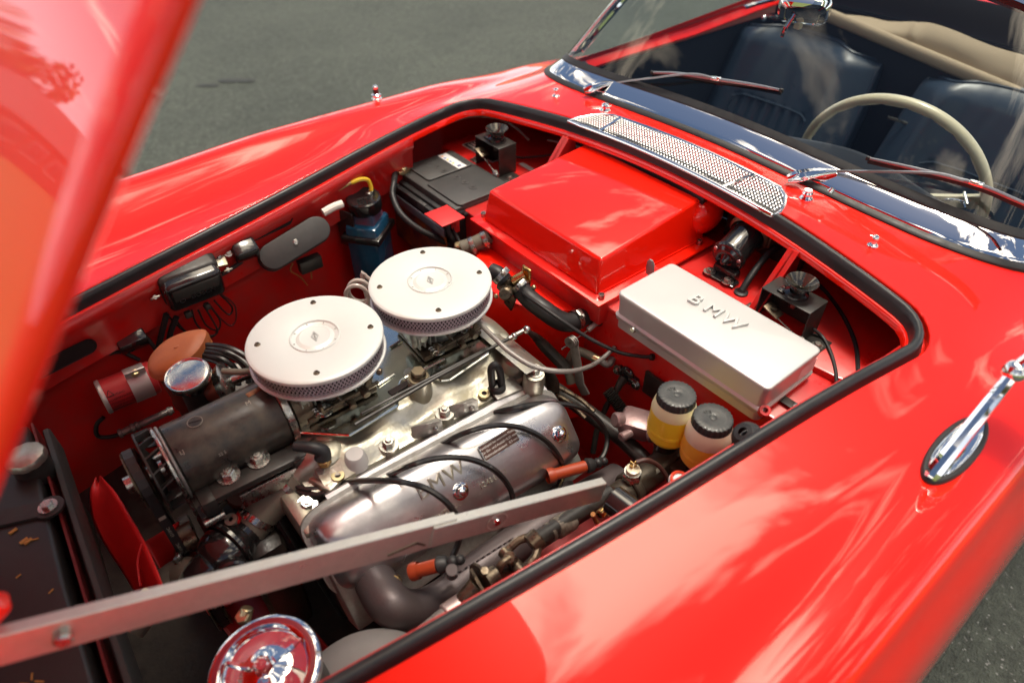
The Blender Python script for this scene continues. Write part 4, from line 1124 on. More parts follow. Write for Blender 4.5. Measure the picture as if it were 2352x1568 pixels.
b = MB(); b.box((-0.8613, -0.0064, -0.1900), (.030, .026, .014), M.Rotation(rad(30), 4, 'Z'), .004); b.lathe([(.010, -.01), (.010, .006), (.006, .008), (0, .008)], (-0.8649, -0.0080, -0.1850), (-.3, 0, 1), 18); b.lathe([(.009, -.01), (.009, .004), (.0035, .004), (.0035, 0)], (-0.8514, -0.0550, -0.1800), (-.2, -.3, 1), 18)
b.build('fuel_fitting', CAST, eng)
b = MB(); b.tube([(-0.8539, -0.0510, -0.1900), (-0.8615, -0.0541, -0.1900)], .004, 8); b.box((-0.8419, -0.0537, -0.1850), (.018, .01, .007), M.Rotation(rad(40), 4, 'Z'), .001); b.build('red_wire_end', REDMATT, eng)

# ---------------------------------------------------------------- air cleaners
LATT = mat('filter_lattice_metal', (.42, .37, .40), .40, metal=.6)
FILT = mat('dark_filter_element', (.035, .03, .034), .8)
def air_cleaner(cx_, cy_, z, rot, label):
    t = thing('air_cleaner', label, 'air cleaner', (cx_, cy_, z-.036), 'round air cleaners on the carburettors')
    o = V((cx_, cy_, z))
    b = MB(); b.lathe([(0, -.0012), (.0205, -.0012), (.0225, -.0008), (.028, -.0030), (.0335, -.0012), (.0350, .0014), (.0362, .0014), (.0374, -.0004), (.0386, 0), (.094, 0), (.0972, -.0006), (.0994, -.0022), (.1002, -.0045), (.0998, -.0072), (.0980, -.0080)], o, (0, 0, 1), 96); lid = b.build('lid', SILVER, t, angle=28)
    for k in range(4):
        a = rad(rot+90*k); p = o+V((.0815*math.cos(a), .0815*math.sin(a), 0))
        b = MB(); b.lathe([(0, .0012), (.0018, .0012), (.0022, .0024), (.0032, .0024), (.0036, .0010), (.0046, .0004), (.0048, -.0002)], p, (0, 0, 1), 16); bb = b.build('screw', DSTEEL, t)
    b = MB()
    for k in range(8):
        a = rad(rot+20+45*k); p = o+V((.0318*math.cos(a), .0318*math.sin(a), -.0012)); b.box(p, (.0028, .0012, .0006), M.Rotation(a, 4, 'Z'))
    b.build('dimples', CASTD, lid, kind='stuff', smooth=False)
    # raised lozenge emblem
    em = tframe(o+V((0, 0, -.0010)), V((.95, -.3, 0)), (0.3, .95, 0)) @ M.Rotation(rad(90), 4, 'Z')
    b = MB()
    for sc_, w_ in ((1, .0007), (.78, .0004)):
        pts = [(-.0115*sc_, 0), (0, .0052*sc_), (.0115*sc_, 0), (0, -.0052*sc_)]
        for p, q in zip(pts, pts[1:]+pts[:1]): b.sweep([em @ V((*p, 0)), em @ V((*q, 0))], [(-w_, -.0004), (w_, -.0004), (w_, .0006), (-w_, .0006)])
    b.build('emblem', mat('emblem_relief', (.46, .47, .45), .4, metal=.3) if 'emblem_relief' not in bpy.data.materials else bpy.data.materials['emblem_relief'], lid, smooth=False)
    text('KNECHT', .0042, em @ M.Translation((0, 0, .0005)), bpy.data.materials['emblem_relief'], lid, .0004)
    b = MB(); b.lathe([(.0915, -.006), (.0915, -.032)], o, (0, 0, 1), 72); b.build('filter_element', FILT, t)
    b = MB(); n = 104; r = .0965
    for sgn in (1, -1):
        for i in range(n):
            pr = []
            for k in range(7):
                a = 2*math.pi*(i+sgn*k*.42)/n; zz = -.0085-.0225*k/6
                pr.append((a, zz, r+(.0009 if (k+(sgn > 0)) % 2 else -.0004)))
            for (a, z0_, r0), (a1, z1_, r1) in zip(pr, pr[1:]):
                da = .0011/r
                q = [b.bm.verts.new(o+V((rr_*math.cos(aa+d), rr_*math.sin(aa+d), zz))) for aa, zz, rr_, d in ((a, z0_, r0, -da), (a, z0_, r0, da), (a1, z1_, r1, da), (a1, z1_, r1, -da))]
                b.bm.faces.new(q)
    b.build('mesh_band', LATT, t, kind='stuff', smooth=False, recalc=False)
    b = MB(); b.lathe([(.093, -.0305), (.0985, -.0305), (.1004, -.0312), (.1012, -.0330), (.1004, -.0350), (.098, -.0358), (.03, -.0358)], o, (0, 0, 1), 96); b.build('base_ring', ALUBOX, t)
    return t
air_cleaner(-.642, .026, 0, -25, 'nearest round silver air cleaner, standing just behind the black generator')
air_cleaner(-.434, .031, .003, -25, 'round silver air cleaner further back, beside the red heater cover')

# ---------------------------------------------------------------- carburettors
def carb(cx_, cy_, label):
    t = thing('carburettor', label, 'carburettor', (cx_, cy_, -.106), 'carburettors under the air cleaners')
    def P(x, y, z): return V((cx_+x, cy_+y, z))
    b = MB(); b.lathe([(.040, -.106), (.036, -.088), (.034, -.06), (.040, -.045), (.042, -.036)], P(0, -.012, 0), (0, 0, 1), 30)
    b.box(P(.0, -.028, -.066), (.062, .040, .046), M.Rotation(rad(-14), 4, 'Z'), .007)
    b.box(P(.0, -.020, -.044), (.078, .052, .010), M.Rotation(rad(-14), 4, 'Z'), .003); b.build('body', ZINC, t)
    b = MB(); b.box(P(-.052, -.024, -.064), (.030, .048, .040), M.Rotation(rad(-10), 4, 'Z'), .007)
    for i in range(4): b.box(P(-.060+.010*i, -.050, -.066), (.003, .008, .032), None, .001)
    b.cyl(P(-.055, -.04, -.05), P(-.058, -.066, -.052), .009, .007, 14, .001)
    b.build('float_bowl', ZINC, t)
    b = MB(); b.prism([(-.06, -.062), (.055, -.066), (.06, .03), (-.055, .034)], -.104, -.094, M.Translation((cx_, cy_, 0)), .003); b.build('flange', DSTEEL, t)
    for dx, dy in ((-.032, -.060), (.036, -.052)): bolt(P(dx, dy, -.094), (0, 0, 1), t, .0082, .008, STEEL, name='nut', stud=.002)
    b = MB(); b.cyl(P(-.052, -.072, -.083), P(.056, -.070, -.081), .0035, n=10)
    b.tube([P(-.018, -.058, -.062), P(-.010, -.066, -.074), P(-.004, -.074, -.088)], .0022, 8)
    b.box(P(.040, -.070, -.072), (.010, .004, .030), M.Rotation(rad(25), 4, 'Y'), .001); b.box(P(-.040, -.072, -.076), (.006, .010, .018), None, .002)
    b.cyl(P(.030, -.066, -.080), P(.030, -.082, -.083), .007, n=14, bev=.001); b.cyl(P(.006, -.068, -.086), P(.004, -.084, -.090), .006, n=12, bev=.001)
    b.build('throttle_lever', DSTEEL, t)
    b = MB()
    b.tube([P(-.046+.0040*math.cos(a*.7), -.078+.0010*a*.7, -.080+.0040*math.sin(a*.7)) for a in range(26)], .0009, 5, 1, smooth=False); b.build('return_spring', STEEL, t)
    b = MB(); b.cyl(P(.050, -.018, -.058), P(.070, -.020, -.056), .011, .010, 16, .002); b.cyl(P(.034, -.05, -.048), P(.044, -.058, -.046), .005, n=10); b.build('pump_cover', CASTD, t)
    for dx, dy in ((-.03, -.044), (.0, -.049), (.028, -.044)):
        b = MB(); b.lathe([(0, .004), (.0035, .0035), (.004, 0)], P(dx, dy, -.039), (0, 0, 1), 10); b.build('screw', STEEL, t)
    b = MB(); b.prism([(-.010, -.005), (.010, -.005), (.013, .006), (.004, .010), (-.010, .006)], -.003, .003, M.Translation(P(.058, -.030, -.042)) @ M.Rotation(rad(70), 4, 'X')); b.build('lug', CASTD, t)
carb(-.642, .030, 'front carburettor under the nearest air cleaner')
carb(-.434, .035, 'rear carburettor under the further air cleaner')
b = MB(); b.cyl((-0.5922, -0.0466, -0.0360), (-0.5903, -0.0572, -0.0400), .0028, n=8); b.lathe([(0, .004), (.005, .003), (.006, 0), (.005, -.004)], (-0.5897, -0.0613, -0.0400), (.5, -.5, 0), 12); b.build('thumb_screw', DSTEEL, eng)
# throttle linkage rods
lk = thing('throttle_linkage', 'thin black throttle rod running past both carburettors to a ball joint', 'throttle rod', (-0.5089, -0.0818, -0.0880))
b = MB(); b.tube([(-0.6355, -0.0733, -0.0900), (-0.4033, -0.0785, -0.0880)], .0026, 8, smooth=False); b.build('rod', BLACKS, lk)
b = MB(); b.tube([(-0.6536, -0.0861, -0.0900), (-0.5099, -0.0835, -0.0860), (-0.3550, -0.0813, -0.0880)], .0030, 8, smooth=False); b.build('rod', BLACKS, lk)
b = MB(); b.tube([(-0.3617, -0.0815, -0.0880), (-0.3252, -0.0809, -0.0880)], .0042, 8, smooth=False); b.ball((-0.3245, -0.0846, -0.0860), .0072, n=12); b.ball((-0.3502, -0.0823, -0.0880), .0062, n=12); b.build('ball_joint', STEEL, lk)
b = MB(); b.tube([(-0.3236, -0.0836, -0.0900), (-0.2800, -0.0550, -0.1447), (-0.2600, -0.0599, -0.1758), (-0.2400, -0.1004, -0.2144)], lambda t: .003+.008*min(1, t*1.5), 10); b.build('lever_arm', BLACKS, lk)

# grey spiral cable arching over the rear of the engine
def cable(label, cat, pts, r, m, name='cable', group=None, n=8, ends=None, sub=8):
    P_ = [V(p) for p in pts]; c = P_[len(P_)//2]
    o = thing(name, label, cat, c, group)
    b = MB(); b.tube(P_, r, n, sub); b.build('sleeve', m, o)
    if ends:
        for i, (rr_, ln, mm_) in zip((0, -1), ends):
            if rr_:
                d = (P_[1]-P_[0] if i == 0 else P_[-2]-P_[-1]).normalized()
                b = MB(); b.cyl(P_[i]-d*ln*.3, P_[i]+d*ln, rr_, n=12, bev=rr_*.2); b.build('end_fitting', mm_, o)
    return o
GREYC = mat('grey_spiral_sleeve', (.25, .24, .225), .45, metal=.3, bump=.5, bscale=700)
cable('grey spiral sheathed cable arching from the rear air cleaner to the bulkhead', 'cable', [(-0.3988, -0.0330, -0.0500), (-0.4052, -0.1049, -0.0500), (-0.4011, -0.1391, -0.0580), (-0.3841, -0.1760, -0.0700), (-0.3429, -0.2020, -0.0850), (-0.2500, -0.1630, -0.1600), (-0.2000, -0.1523, -0.1752), (-0.1680, -0.1497, -0.1687)], .0042, GREYC, n=10)

# spark plug cables over the valve cover
WIRE = mat('ignition_cable_rubber', (.012, .012, .012), .33, coat=.2, var=.3, vscale=60, vcol=(.03, .03, .03))
G = 'ignition cables looping over the valve cover'
cb_ = []
def vq(px, py, h): pass
cable('front ignition cable arching over the BMW lettering end of the valve cover', 'ignition cable', [(-0.7678, -0.0451, -0.1500), (-0.7480, -0.0946, -0.1550), (-0.6968, -0.1261, -0.1480), (-0.6725, -0.2250, -0.0644), (-0.6430, -0.2500, -0.0763), (-0.6271, -0.2750, -0.0920), (-0.6199, -0.2900, -0.1181), (-0.6203, -0.2950, -0.1583), (-0.6373, -0.3000, -0.1836), (-0.6527, -0.3000, -0.1929)], .0044, WIRE, 'ignition_cable', G)
cable('second ignition cable, coming out of the front conduit slot', 'ignition cable', [SLOTS[0]-sdir*.02-cn*.01, SLOTS[0], (-0.6329, -0.2000, -0.0903), (-0.5978, -0.2120, -0.0903), (-0.5606, -0.2320, -0.0993), (-0.5325, -0.2550, -0.1217), (-0.5160, -0.2720, -0.1588), (-0.5167, -0.2850, -0.1924), (-0.5241, -0.2900, -0.2420)], .0044, WIRE, 'ignition_cable', G)
cable('third ignition cable, coming out of the middle conduit slot', 'ignition cable', [SLOTS[1]-sdir*.02-cn*.01, SLOTS[1], (-0.5301, -0.1900, -0.1044), (-0.4850, -0.2050, -0.1081), (-0.4482, -0.2220, -0.1254), (-0.4214, -0.2450, -0.1516), (-0.4045, -0.2620, -0.1909), (-0.4021, -0.2700, -0.2235), (-0.4252, -0.2800, -0.2393), (-0.4590, -0.2900, -0.2390)], .0044, WIRE, 'ignition_cable', G)
cable('rearmost ignition cable, looping past the end of the valve cover', 'ignition cable', [SLOTS[2]-sdir*.02-cn*.01, SLOTS[2], (-0.4309, -0.1800, -0.1276), (-0.3800, -0.1950, -0.1384), (-0.3352, -0.2200, -0.1540), (-0.3036, -0.2400, -0.1862), (-0.2923, -0.2600, -0.2228), (-0.3113, -0.2750, -0.2398), (-0.3347, -0.2800, -0.2396), (-0.3720, -0.2850, -0.2140)], .0044, WIRE, 'ignition_cable', G)
for pts in ([(-0.7697, -0.0440, -0.1600), (-0.7513, -0.0990, -0.1600), (-0.7229, -0.1199, -0.1550), (-0.6795, -0.1314, -0.1550)], [(-0.7741, -0.0508, -0.1650), (-0.7517, -0.1018, -0.1650), (-0.7160, -0.1248, -0.1600), (-0.6756, -0.1358, -0.1600)], [(-0.7767, -0.0540, -0.1700), (-0.7506, -0.1030, -0.1700), (-0.7139, -0.1258, -0.1650), (-0.6714, -0.1395, -0.1660)]):
    cb_.append(pts)
cable('upper ignition cable of the bundle entering the front end of the conduit', 'ignition cable', cb_[0], .0044, WIRE, 'ignition_cable', 'ignition cables entering the conduit')
cable('middle ignition cable of the bundle entering the front end of the conduit', 'ignition cable', cb_[1], .0044, WIRE, 'ignition_cable', 'ignition cables entering the conduit')
cable('lowest ignition cable of the bundle entering the front end of the conduit', 'ignition cable', cb_[2], .0044, WIRE, 'ignition_cable', 'ignition cables entering the conduit')
cable('black cable lying between conduit and valve cover', 'ignition cable', [(-0.7452, -0.1292, -0.1800), (-0.6664, -0.1420, -0.1720), (-0.5639, -0.1516, -0.1700), (-0.4644, -0.1546, -0.1680), (-0.4094, -0.1651, -0.1660)], .0046, WIRE, 'ignition_cable')
# orange plug sleeves with black boots
def plug(a, c, label):
    a, c = V(a), V(c); o = thing('spark_plug_sleeve', label, 'spark plug sleeve', a, 'orange spark plug sleeves below the valve cover')
    d = (c-a).normalized(); b = MB(); b.cyl(a, c, .0095, n=18, bev=.001); b.lathe([(.0115, -.004), (.0125, 0), (.0115, .008)], a, d, 18); b.build('orange_sleeve', ORANGE, o)
    b = MB(); b.cyl(c, c+d*.016, .0125, .010, 16, .003); b.ball(c+d*.022, .0085, n=12); b.ball(c+d*.033, .007, n=12); b.build('boot', RUBBER, o)
plug((-0.6939, -0.2900, -0.1768), (-0.6677, -0.3100, -0.1633), 'front orange spark plug sleeve above the exhaust bend')
plug((-0.5194, -0.2800, -0.2717), (-0.4896, -0.3000, -0.2516), 'second orange spark plug sleeve, half hidden by the hood strut')
plug((-0.4319, -0.2700, -0.2068), (-0.3722, -0.2900, -0.2111), 'rearmost orange spark plug sleeve, below the far end of the valve cover')
b = MB(); b.cyl((-0.7104, -0.2600, -0.2250), (-0.7201, -0.2750, -0.1975), .010, n=16, bev=.002); b.build('core_plug', BRASS, eng)

# exhaust manifold
ex = thing('exhaust_manifold', 'dark cast exhaust manifold curving below the valve cover', 'exhaust manifold', (-0.6332, -0.3100, -0.2382))
b = MB(); b.tube([(-0.7240, -0.2000, -0.2392), (-0.7343, -0.2550, -0.2175), (-0.7353, -0.2950, -0.2087), (-0.7127, -0.3100, -0.2281), (-0.6689, -0.3120, -0.2446), (-0.6037, -0.3120, -0.2396), (-0.5217, -0.3120, -0.2448), (-0.4320, -0.3120, -0.2530), (-0.3110, -0.3120, -0.2736)], lambda t: .0275+.002*math.sin(t*9), 24, 8)
b.tube([(-0.5043, -0.2700, -0.2432), (-0.5163, -0.2900, -0.2495), (-0.5156, -0.3050, -0.2619)], .02, 16); b.tube([(-0.4027, -0.2700, -0.2575), (-0.4109, -0.2900, -0.2644), (-0.4144, -0.3050, -0.2746)], .02, 16)
b.build('pipe', IRON, ex)
pa, pb_ = V((-0.6595, -0.3350, -0.1962)), V((-0.5413, -0.3350, -0.2104))
text('80710880600', .0170, tframe(V((-0.6111, -0.3375, -0.1660)), pb_-pa, (0, -.35, .8)), IRON, ex, .0012, space=1.1)
b = MB(); b.cyl((-0.6521, -0.3180, -0.1918), (-0.6599, -0.3330, -0.1518), .0085, n=18, bev=.001); b.build('stud_head', IRON, ex)
# ---------------------------------------------------------------- generator with belt drive
gc = V((-.805, .018, -.097)); gx0, gx1 = -.880, -.728
gen = thing('generator', 'worn black cylindrical generator with fan and pulley at the front of the engine', 'generator', gc)
b = MB(); R_ = .0535
b.lathe([(R_-.004, 0), (R_, .003), (R_, .149), (R_-.004, .152)], (gx0, gc.y, gc.z), (1, 0, 0), 64); b.build('barrel', BLACKW, gen)
def endplate(x, th, r, m, ears=(), name='end_plate'):
    b = MB(); pts = []
    for i in range(72):
        a = 2*math.pi*i/72; rr_ = r
        for ea, er, ew in ears:
            d = abs((a-ea+math.pi) % (2*math.pi)-math.pi)
            if d < ew: rr_ = max(rr_, r+(er-r)*(math.cos(d/ew*math.pi/2)**.7))
        pts.append((rr_*math.cos(a), rr_*math.sin(a)))
    mt = M.Translation((x, gc.y, gc.z)) @ M(((0, 0, 1, 0), (1, 0, 0, 0), (0, 1, 0, 0), (0, 0, 0, 1)))
    b.prism(pts, 0, th, mt, .0012, 1); return b.build(name, m, gen)
endplate(-.890, .005, .0575, STEEL, [(rad(-118), .085, .45)])
endplate(-.884, .004, .0560, CASTD)
endplate(-.729, .011, .0550, STEEL, [(rad(-100), .082, .40)])
endplate(-.715, .030, .047, DSTEEL, name='rear_cap')
b = MB(); b.lathe([(.0575, 0), (.060, .001), (.060, .003), (.048, .003)], (-.912, gc.y, gc.z), (1, 0, 0), 56)
b.lathe([(.0475, .0), (.0475, .002), (.0200, .012)], (-.912, gc.y, gc.z), (1, 0, 0), 40); b.build('fan_ring', BLACKS, gen)
fb = MB(); fb.box((-.900, gc.y, gc.z+.054), (.020, .0022, .010), M.Rotation(rad(20), 4, 'Z'))
fo = fb.build('fan_blade', BLACKS, gen, smooth=False)
for k in range(1, 16):
    c = fo.copy(); col.objects.link(c); c.parent = gen
    a = 2*math.pi*k/16; rel = V((0, 0, 0))
    c.matrix_local = M.Rotation(a, 4, 'X')
b = MB(); b.lathe([(.024, .0), (.041, .001), (.043, .003), (.034, .010), (.034, .012), (.043, .019), (.041, .021), (.01, .021)], (-.936, gc.y, gc.z), (1, 0, 0), 48); b.build('pulley', DSTEEL, gen)
b = MB(); b.cyl((-.895, gc.y, gc.z), (-.945, gc.y, gc.z), .012, n=16); b.cyl(V((-.886, gc.y-.025, gc.z-.035)), V((-.904, gc.y-.025, gc.z-.035)), .006, n=12, bev=.001); b.cyl(V((-.886, gc.y-.01, gc.z+.035)), V((-.902, gc.y-.01, gc.z+.035)), .007, n=12, bev=.001); b.build('shaft', STEEL, gen)
# slotted screw head, maker's tag, faint marks on the barrel
def on_barrel(x, ang, h=0): return V((x, gc.y+(R_+h)*math.sin(ang), gc.z+(R_+h)*math.cos(ang))), V((0, math.sin(ang), math.cos(ang)))
p, nn = on_barrel(-.836, rad(-2)); b = MB(); b.lathe([(0, .0004), (.009, .0004), (.0098, -.0003)], p, nn, 28); sc_ = b.build('barrel_screw', BLACKW, gen)
b = MB(); b.lathe([(.0094, .0006), (.0098, .0009), (.0104, .0002)], p, nn, 28); b.build('screw_rim', DIMP, sc_); b = MB(); b.box(p+nn*.0006, (.016, .0013, .0006), M.Rotation(rad(-15), 4, 'Z')); b.build('screw_slot', HOLE_SHADE, sc_)
p, nn = on_barrel(-.748, rad(2)); b = MB(); b.box(p+nn*.0003, (.026, .009, .0012), M.Rotation(rad(8), 4, 'Z'), .0005); b.build('maker_tag', mat('copper_tag', (.40, .17, .07), .4, metal=.8, var=.8, vcol=(.08, .05, .04), vscale=160), gen)
def mark(s, x, ang, size):
    p, nn = on_barrel(x, rad(ang), .0003); t_ = V((0, math.cos(rad(ang)), -math.sin(rad(ang))))
    text(s, size, tframe(p, (1, 0, 0), t_), DIMP, gen, .0001)
mark('LJ', -.868, -38, .008); mark('M', -.765, -14, .010); mark('22 5', -.825, -66, .006)
# mounting bracket with nuts
gb = thing('generator_bracket', 'black steel bracket with two bright nuts below the generator', 'bracket', (-0.8086, -0.0120, -0.1550))
b = MB(); b.box((-.800, -.050, -.122), (.150, .030, .012), M.Rotation(rad(-3), 4, 'Z'), .003); b.box((-.868, -.046, -.130), (.02, .034, .03), None, .003); b.box((-.738, -.056, -.130), (.022, .03, .022), None, .003); b.build('bar', BLACKS, gb)
b = MB(); b.box((-.785, -.068, -.142), (.090, .005, .022), M.Rotation(rad(-14), 4, 'X') @ M.Rotation(rad(-3), 4, 'Z'), .001); b.build('steel_strip', STEEL, gb)
for p in ((-0.8298, -0.0362, -0.1150), (-0.7857, -0.0364, -0.1150)): bolt(p, (0, -.1, 1), gb, .0105, .010, STEEL, name='nut', stud=.003, smat=DSTEEL)
b = MB(); b.cyl((-.885, -.050, -.165), (-.855, -.050, -.165), .007, n=14, bev=.001); b.build('pivot_bolt', STEEL, gb)
b = MB(); b.cyl((-.722, -.052, -.150), (-.700, -.052, -.150), .009, n=14, bev=.001)
b.box((-.705, -.046, -.14), (.010, .018, .03), None, .003); b.build('pivot_bolt', STEEL, gb)
b = MB(); b.cyl((-0.8140, 0.0048, -0.2000), (-0.7971, 0.0151, -0.2600), .032, n=24, bev=.004); b.build('fuel_pump_body', BROWN, eng)
# belt
belt = thing('fan_belt', 'black ribbed fan belt printed with 6210MC running down from the generator pulley', 'belt', (-.925, 0, -.2))
p0c, p1c = V((-.9255, gc.y, gc.z)), V((-.9255, .03, -.40)); r0, r1 = .043, .075
path = []
for i in range(13): a = rad(185-190*i/12) if False else rad(180+5-i*15.8); path.append(p0c+V((0, r0*math.cos(a), r0*math.sin(a))))
for i in range(13): a = rad(0-5-i*14.2); path.append(p1c+V((0, r1*math.cos(a), r1*math.sin(a))))
path.append(path[0])
b = MB(); R = []
for i, p in enumerate(path):
    q = path[(i+1) % (len(path)-1)] if i < len(path)-1 else path[1]; o_ = path[i-1] if i else path[-2]
    t_ = (q-o_).normalized(); nrm = V((0, -t_.z, t_.y)); nrm = nrm if nrm.dot(p-(p0c if p.z > -.25 else p1c)) > 0 else -nrm
    R.append([b.bm.verts.new(p+V((sx*.0062, 0, 0))+nrm*h) for sx, h in ((-1, .001), (1, .001), (.7, -.008), (-.7, -.008))])
for A, B in zip(R, R[1:]):
    for i in range(4): b.bm.faces.new([A[i], A[(i+1) % 4], B[(i+1) % 4], B[i]])
b.build('belt_loop', RUBBER, belt, smooth=False)
pA, pB = path[0], path[-2]
dn = (pB-pA).normalized(); fo_ = V((0, -1, 0)); fo_ = (fo_-dn*fo_.dot(dn)).normalized()
for k_, (s, f) in enumerate((('6210MC', .22), ('6210MC', .34), ('INNOVATION', .60), ('ALLEMAND', .82))):
    text(s, .0062 if k_ < 2 else .0066, tframe(pA.lerp(pB, f)+fo_*.0014, -dn, V((-1, 0, 0)).cross(V((0, 0, 0))) if False else V((-1, 0, 0))), DIMP, belt, .0001)
for f in (.12, .47, .50, .53):
    b = MB(); b.box(pA.lerp(pB, f)+fo_*.0012, (.009, .0006, .006), None); b.build('belt_print', DIMP, belt, smooth=False)
b = MB(); b.lathe([(.02, 0), (.076, .001), (.078, .003), (.066, .012), (.078, .022), (.076, .024), (.02, .024)], (-.938, .03, -.40), (1, 0, 0), 48); b.cyl((-.935, .03, -.28), (-.90, .03, -.28), .03, n=24, bev=.002); b.build('crank_pulley', DSTEEL, eng)
b = MB(); b.cyl((-0.8989, 0.0798, -0.3000), (-0.9161, 0.0811, -0.3000), .018, n=24, bev=.002); b.build('idler', GREYPL, eng)
# front cover behind the belt
b = MB(); b.box((-.83, .02, -.34), (.06, .26, .24), None, .02); b.box((-.86, -.02, -.24), (.06, .12, .06), None, .02); b.build('timing_cover', DIRTY, eng)

# ---------------------------------------------------------------- distributor, oil filler, cables
ds = thing('distributor', 'orange brown distributor cover with black cables leaving its end', 'distributor', (-0.8148, 0.2069, -0.1300))
dc = V((-0.8071, 0.2182, -0.0920))
b = MB(); rows = []
ux, uy = V((.86, .12, .0)).normalized(), V((-.12, .86, 0)).normalized()
for k_, h in ((.0, .026), (.45, .0262), (.80, .024), (.96, .019), (1.0, .012), (1.0, .004), (1.015, .003), (1.015, -.001), (.97, -.002), (.95, -.006)):
    rows.append([])
    for i in range(56):
        a = 2*math.pi*i/56; c, s = math.cos(a), math.sin(a)
        L_ = .060 if c > 0 else .045
        w_ = .036*(1-.35*max(0, c)**3)
        rows[-1].append(b.bm.verts.new(dc+ux*(L_*k_*c)+uy*(w_*k_*s)+V((0, 0, h+.010*k_*c*(1 if h > .01 else .3)))))
for A, B in zip(rows[1:], rows[2:]):
    for i in range(56): b.bm.faces.new([A[i], A[(i+1) % 56], B[(i+1) % 56], B[i]])
b.bm.faces.new(rows[1]); b.build('cap_shroud', TERRA, ds)
b = MB(); b.lathe([(.036, .0), (.033, -.03), (.030, -.07), (.032, -.075), (.032, -.082), (.028, -.084), (.028, -.16)], dc+V((-.002, -.004, -.002)), (0, 0, 1), 32); b.build('cap_body', BROWN, ds)
b = MB(); b.box(dc+ux*.008+V((0, -.002, .0265)), (.010, .006, .003), None, .001); b.build('cap_lug', TERRA, ds)
of = V((-0.8097, 0.1389, -0.0620))
oc = thing('oil_filler', 'bright round oil filler cap on a black neck beside the distributor', 'oil filler', of)
b = MB(); b.lathe([(0, .0), (.026, .0005), (.0295, -.0005), (.031, .0012), (.0325, .0015), (.0338, -.001), (.0338, -.008), (.032, -.010), (.026, -.0125)], of, (-.10, -.10, 1), 48); b.build('filler_cap', mat('hazed_chrome', (.74, .73, .68), .20, metal=1.0, var=.4, vcol=(.5, .49, .44), vscale=50, rvar=.12), oc)
b = MB(); b.lathe([(.027, -.010), (.0255, -.022), (.022, -.028)], of, (-.04, -.04, 1), 32); b.build('cap_skirt', BLACK, oc)
b = MB(); b.lathe([(.0195, -.02), (.0195, -.16)], of, (0, 0, 1), 32); b.build('neck', BLACKS, oc)
# vacuum capsule behind the filler
vp = V((-0.7627, 0.1281, -0.1000))
vd = V((.8, -.25, .15)).normalized()
b = MB(); b.lathe([(.0, .010), (.010, .009), (.022, .003), (.031, .0), (.033, -.002), (.031, -.005), (.026, -.014), (.020, -.02), (0, -.02)], vp, vd, 36); b.cyl(vp+vd*.008, vp+vd*.05, .008, .007, 14); b.build('vacuum_capsule', STEEL, ds)
b = MB(); b.cyl(vp-vd*.01, vp-vd*.034, .026, .022, 24, .003); b.build('capsule_base', BROWN, ds)
b = MB(); b.tube([(-0.7642, 0.1169, -0.0660), (-0.7467, 0.0975, -0.0640), (-0.7324, 0.0857, -0.0620), (-0.7136, 0.0729, -0.0620)], .0052, 10); b.build('vacuum_hose', HOSE, ds)
gG = 'black ignition cables fanning out of the distributor'
E0 = [(474, 792), (478, 800), (474, 808), (470, 815), (462, 822)]
E1 = [(590, 845), (582, 862), (572, 880), (560, 892), (548, 900)]
lab = ['uppermost cable leaving the distributor cover', 'second cable from the top leaving the distributor', 'middle cable leaving the distributor cover', 'fourth cable down leaving the distributor cover', 'lowest cable leaving the distributor cover']
P5 = [[(-0.7602, 0.2044, -0.0750), (-0.7376, 0.1750, -0.0720), (-0.7204, 0.1496, -0.0820), (-0.7141, 0.1309, -0.1000), (-0.7197, 0.1165, -0.1200)],
      [(-0.7616, 0.1991, -0.0780), (-0.7431, 0.1730, -0.0760), (-0.7274, 0.1529, -0.0860), (-0.7216, 0.1305, -0.1000), (-0.7261, 0.1153, -0.1200)],
      [(-0.7665, 0.1951, -0.0800), (-0.7474, 0.1742, -0.0800), (-0.7320, 0.1569, -0.0900), (-0.7271, 0.1416, -0.1050), (-0.7328, 0.1272, -0.1200)],
      [(-0.7707, 0.1947, -0.0840), (-0.7531, 0.1725, -0.0850), (-0.7431, 0.1596, -0.0950), (-0.7399, 0.1510, -0.1100), (-0.7474, 0.1340, -0.1200)],
      [(-0.7742, 0.1965, -0.0880), (-0.7588, 0.1762, -0.0920), (-0.7533, 0.1629, -0.1000), (-0.7516, 0.1526, -0.1100), (-0.7572, 0.1420, -0.1200)]]
for p, l in zip(P5, lab): cable(l, 'ignition cable', p, .0046, WIRE, 'ignition_cable', gG)

# ---------------------------------------------------------------- ignition coil on the far wing
ca, cb2 = V((-0.9296, 0.3750, -0.2229)), V((-0.8479, 0.3750, -0.2254))
cl = thing('ignition_coil', 'red labelled ignition coil held by a bright metal clamp on the far inner wing', 'ignition coil', ca.lerp(cb2, .5))
cd = (cb2-ca).normalized(); ln = (cb2-ca).length
b = MB(); b.cyl(ca, ca+cd*ln*1.1, .0315, n=40, bev=.002); b.build('can', REDLAB, cl)
b = MB(); b.lathe([(.0, -.003), (.0300, -.003), (.0325, -.001), (.0325, .004), (.0315, .005)], ca, cd, 40); b.build('can_end', ALUBOX, cl)
b = MB(); b.lathe([(.0318, 0), (.0330, 0), (.0330, .034), (.0318, .034)], ca+cd*.045, cd, 40)
vv = V((0, -.45, .9)); vv = (vv-cd*vv.dot(cd)).normalized(); sd_ = cd.cross(vv)
mt = M((cd, sd_, vv)).transposed()
b.box(ca+cd*.062+vv*.042, (.034, .003, .022), mt, .001); b.box(ca+cd*.062-vv*.038-sd_*.01, (.030, .004, .02), mt, .001); b.build('clamp', ALUBOX, cl)
bolt(ca+cd*.062+vv*.043-sd_*.002, -sd_ if (-sd_).y < 0 else sd_, cl, .0068, .006, YZINC)
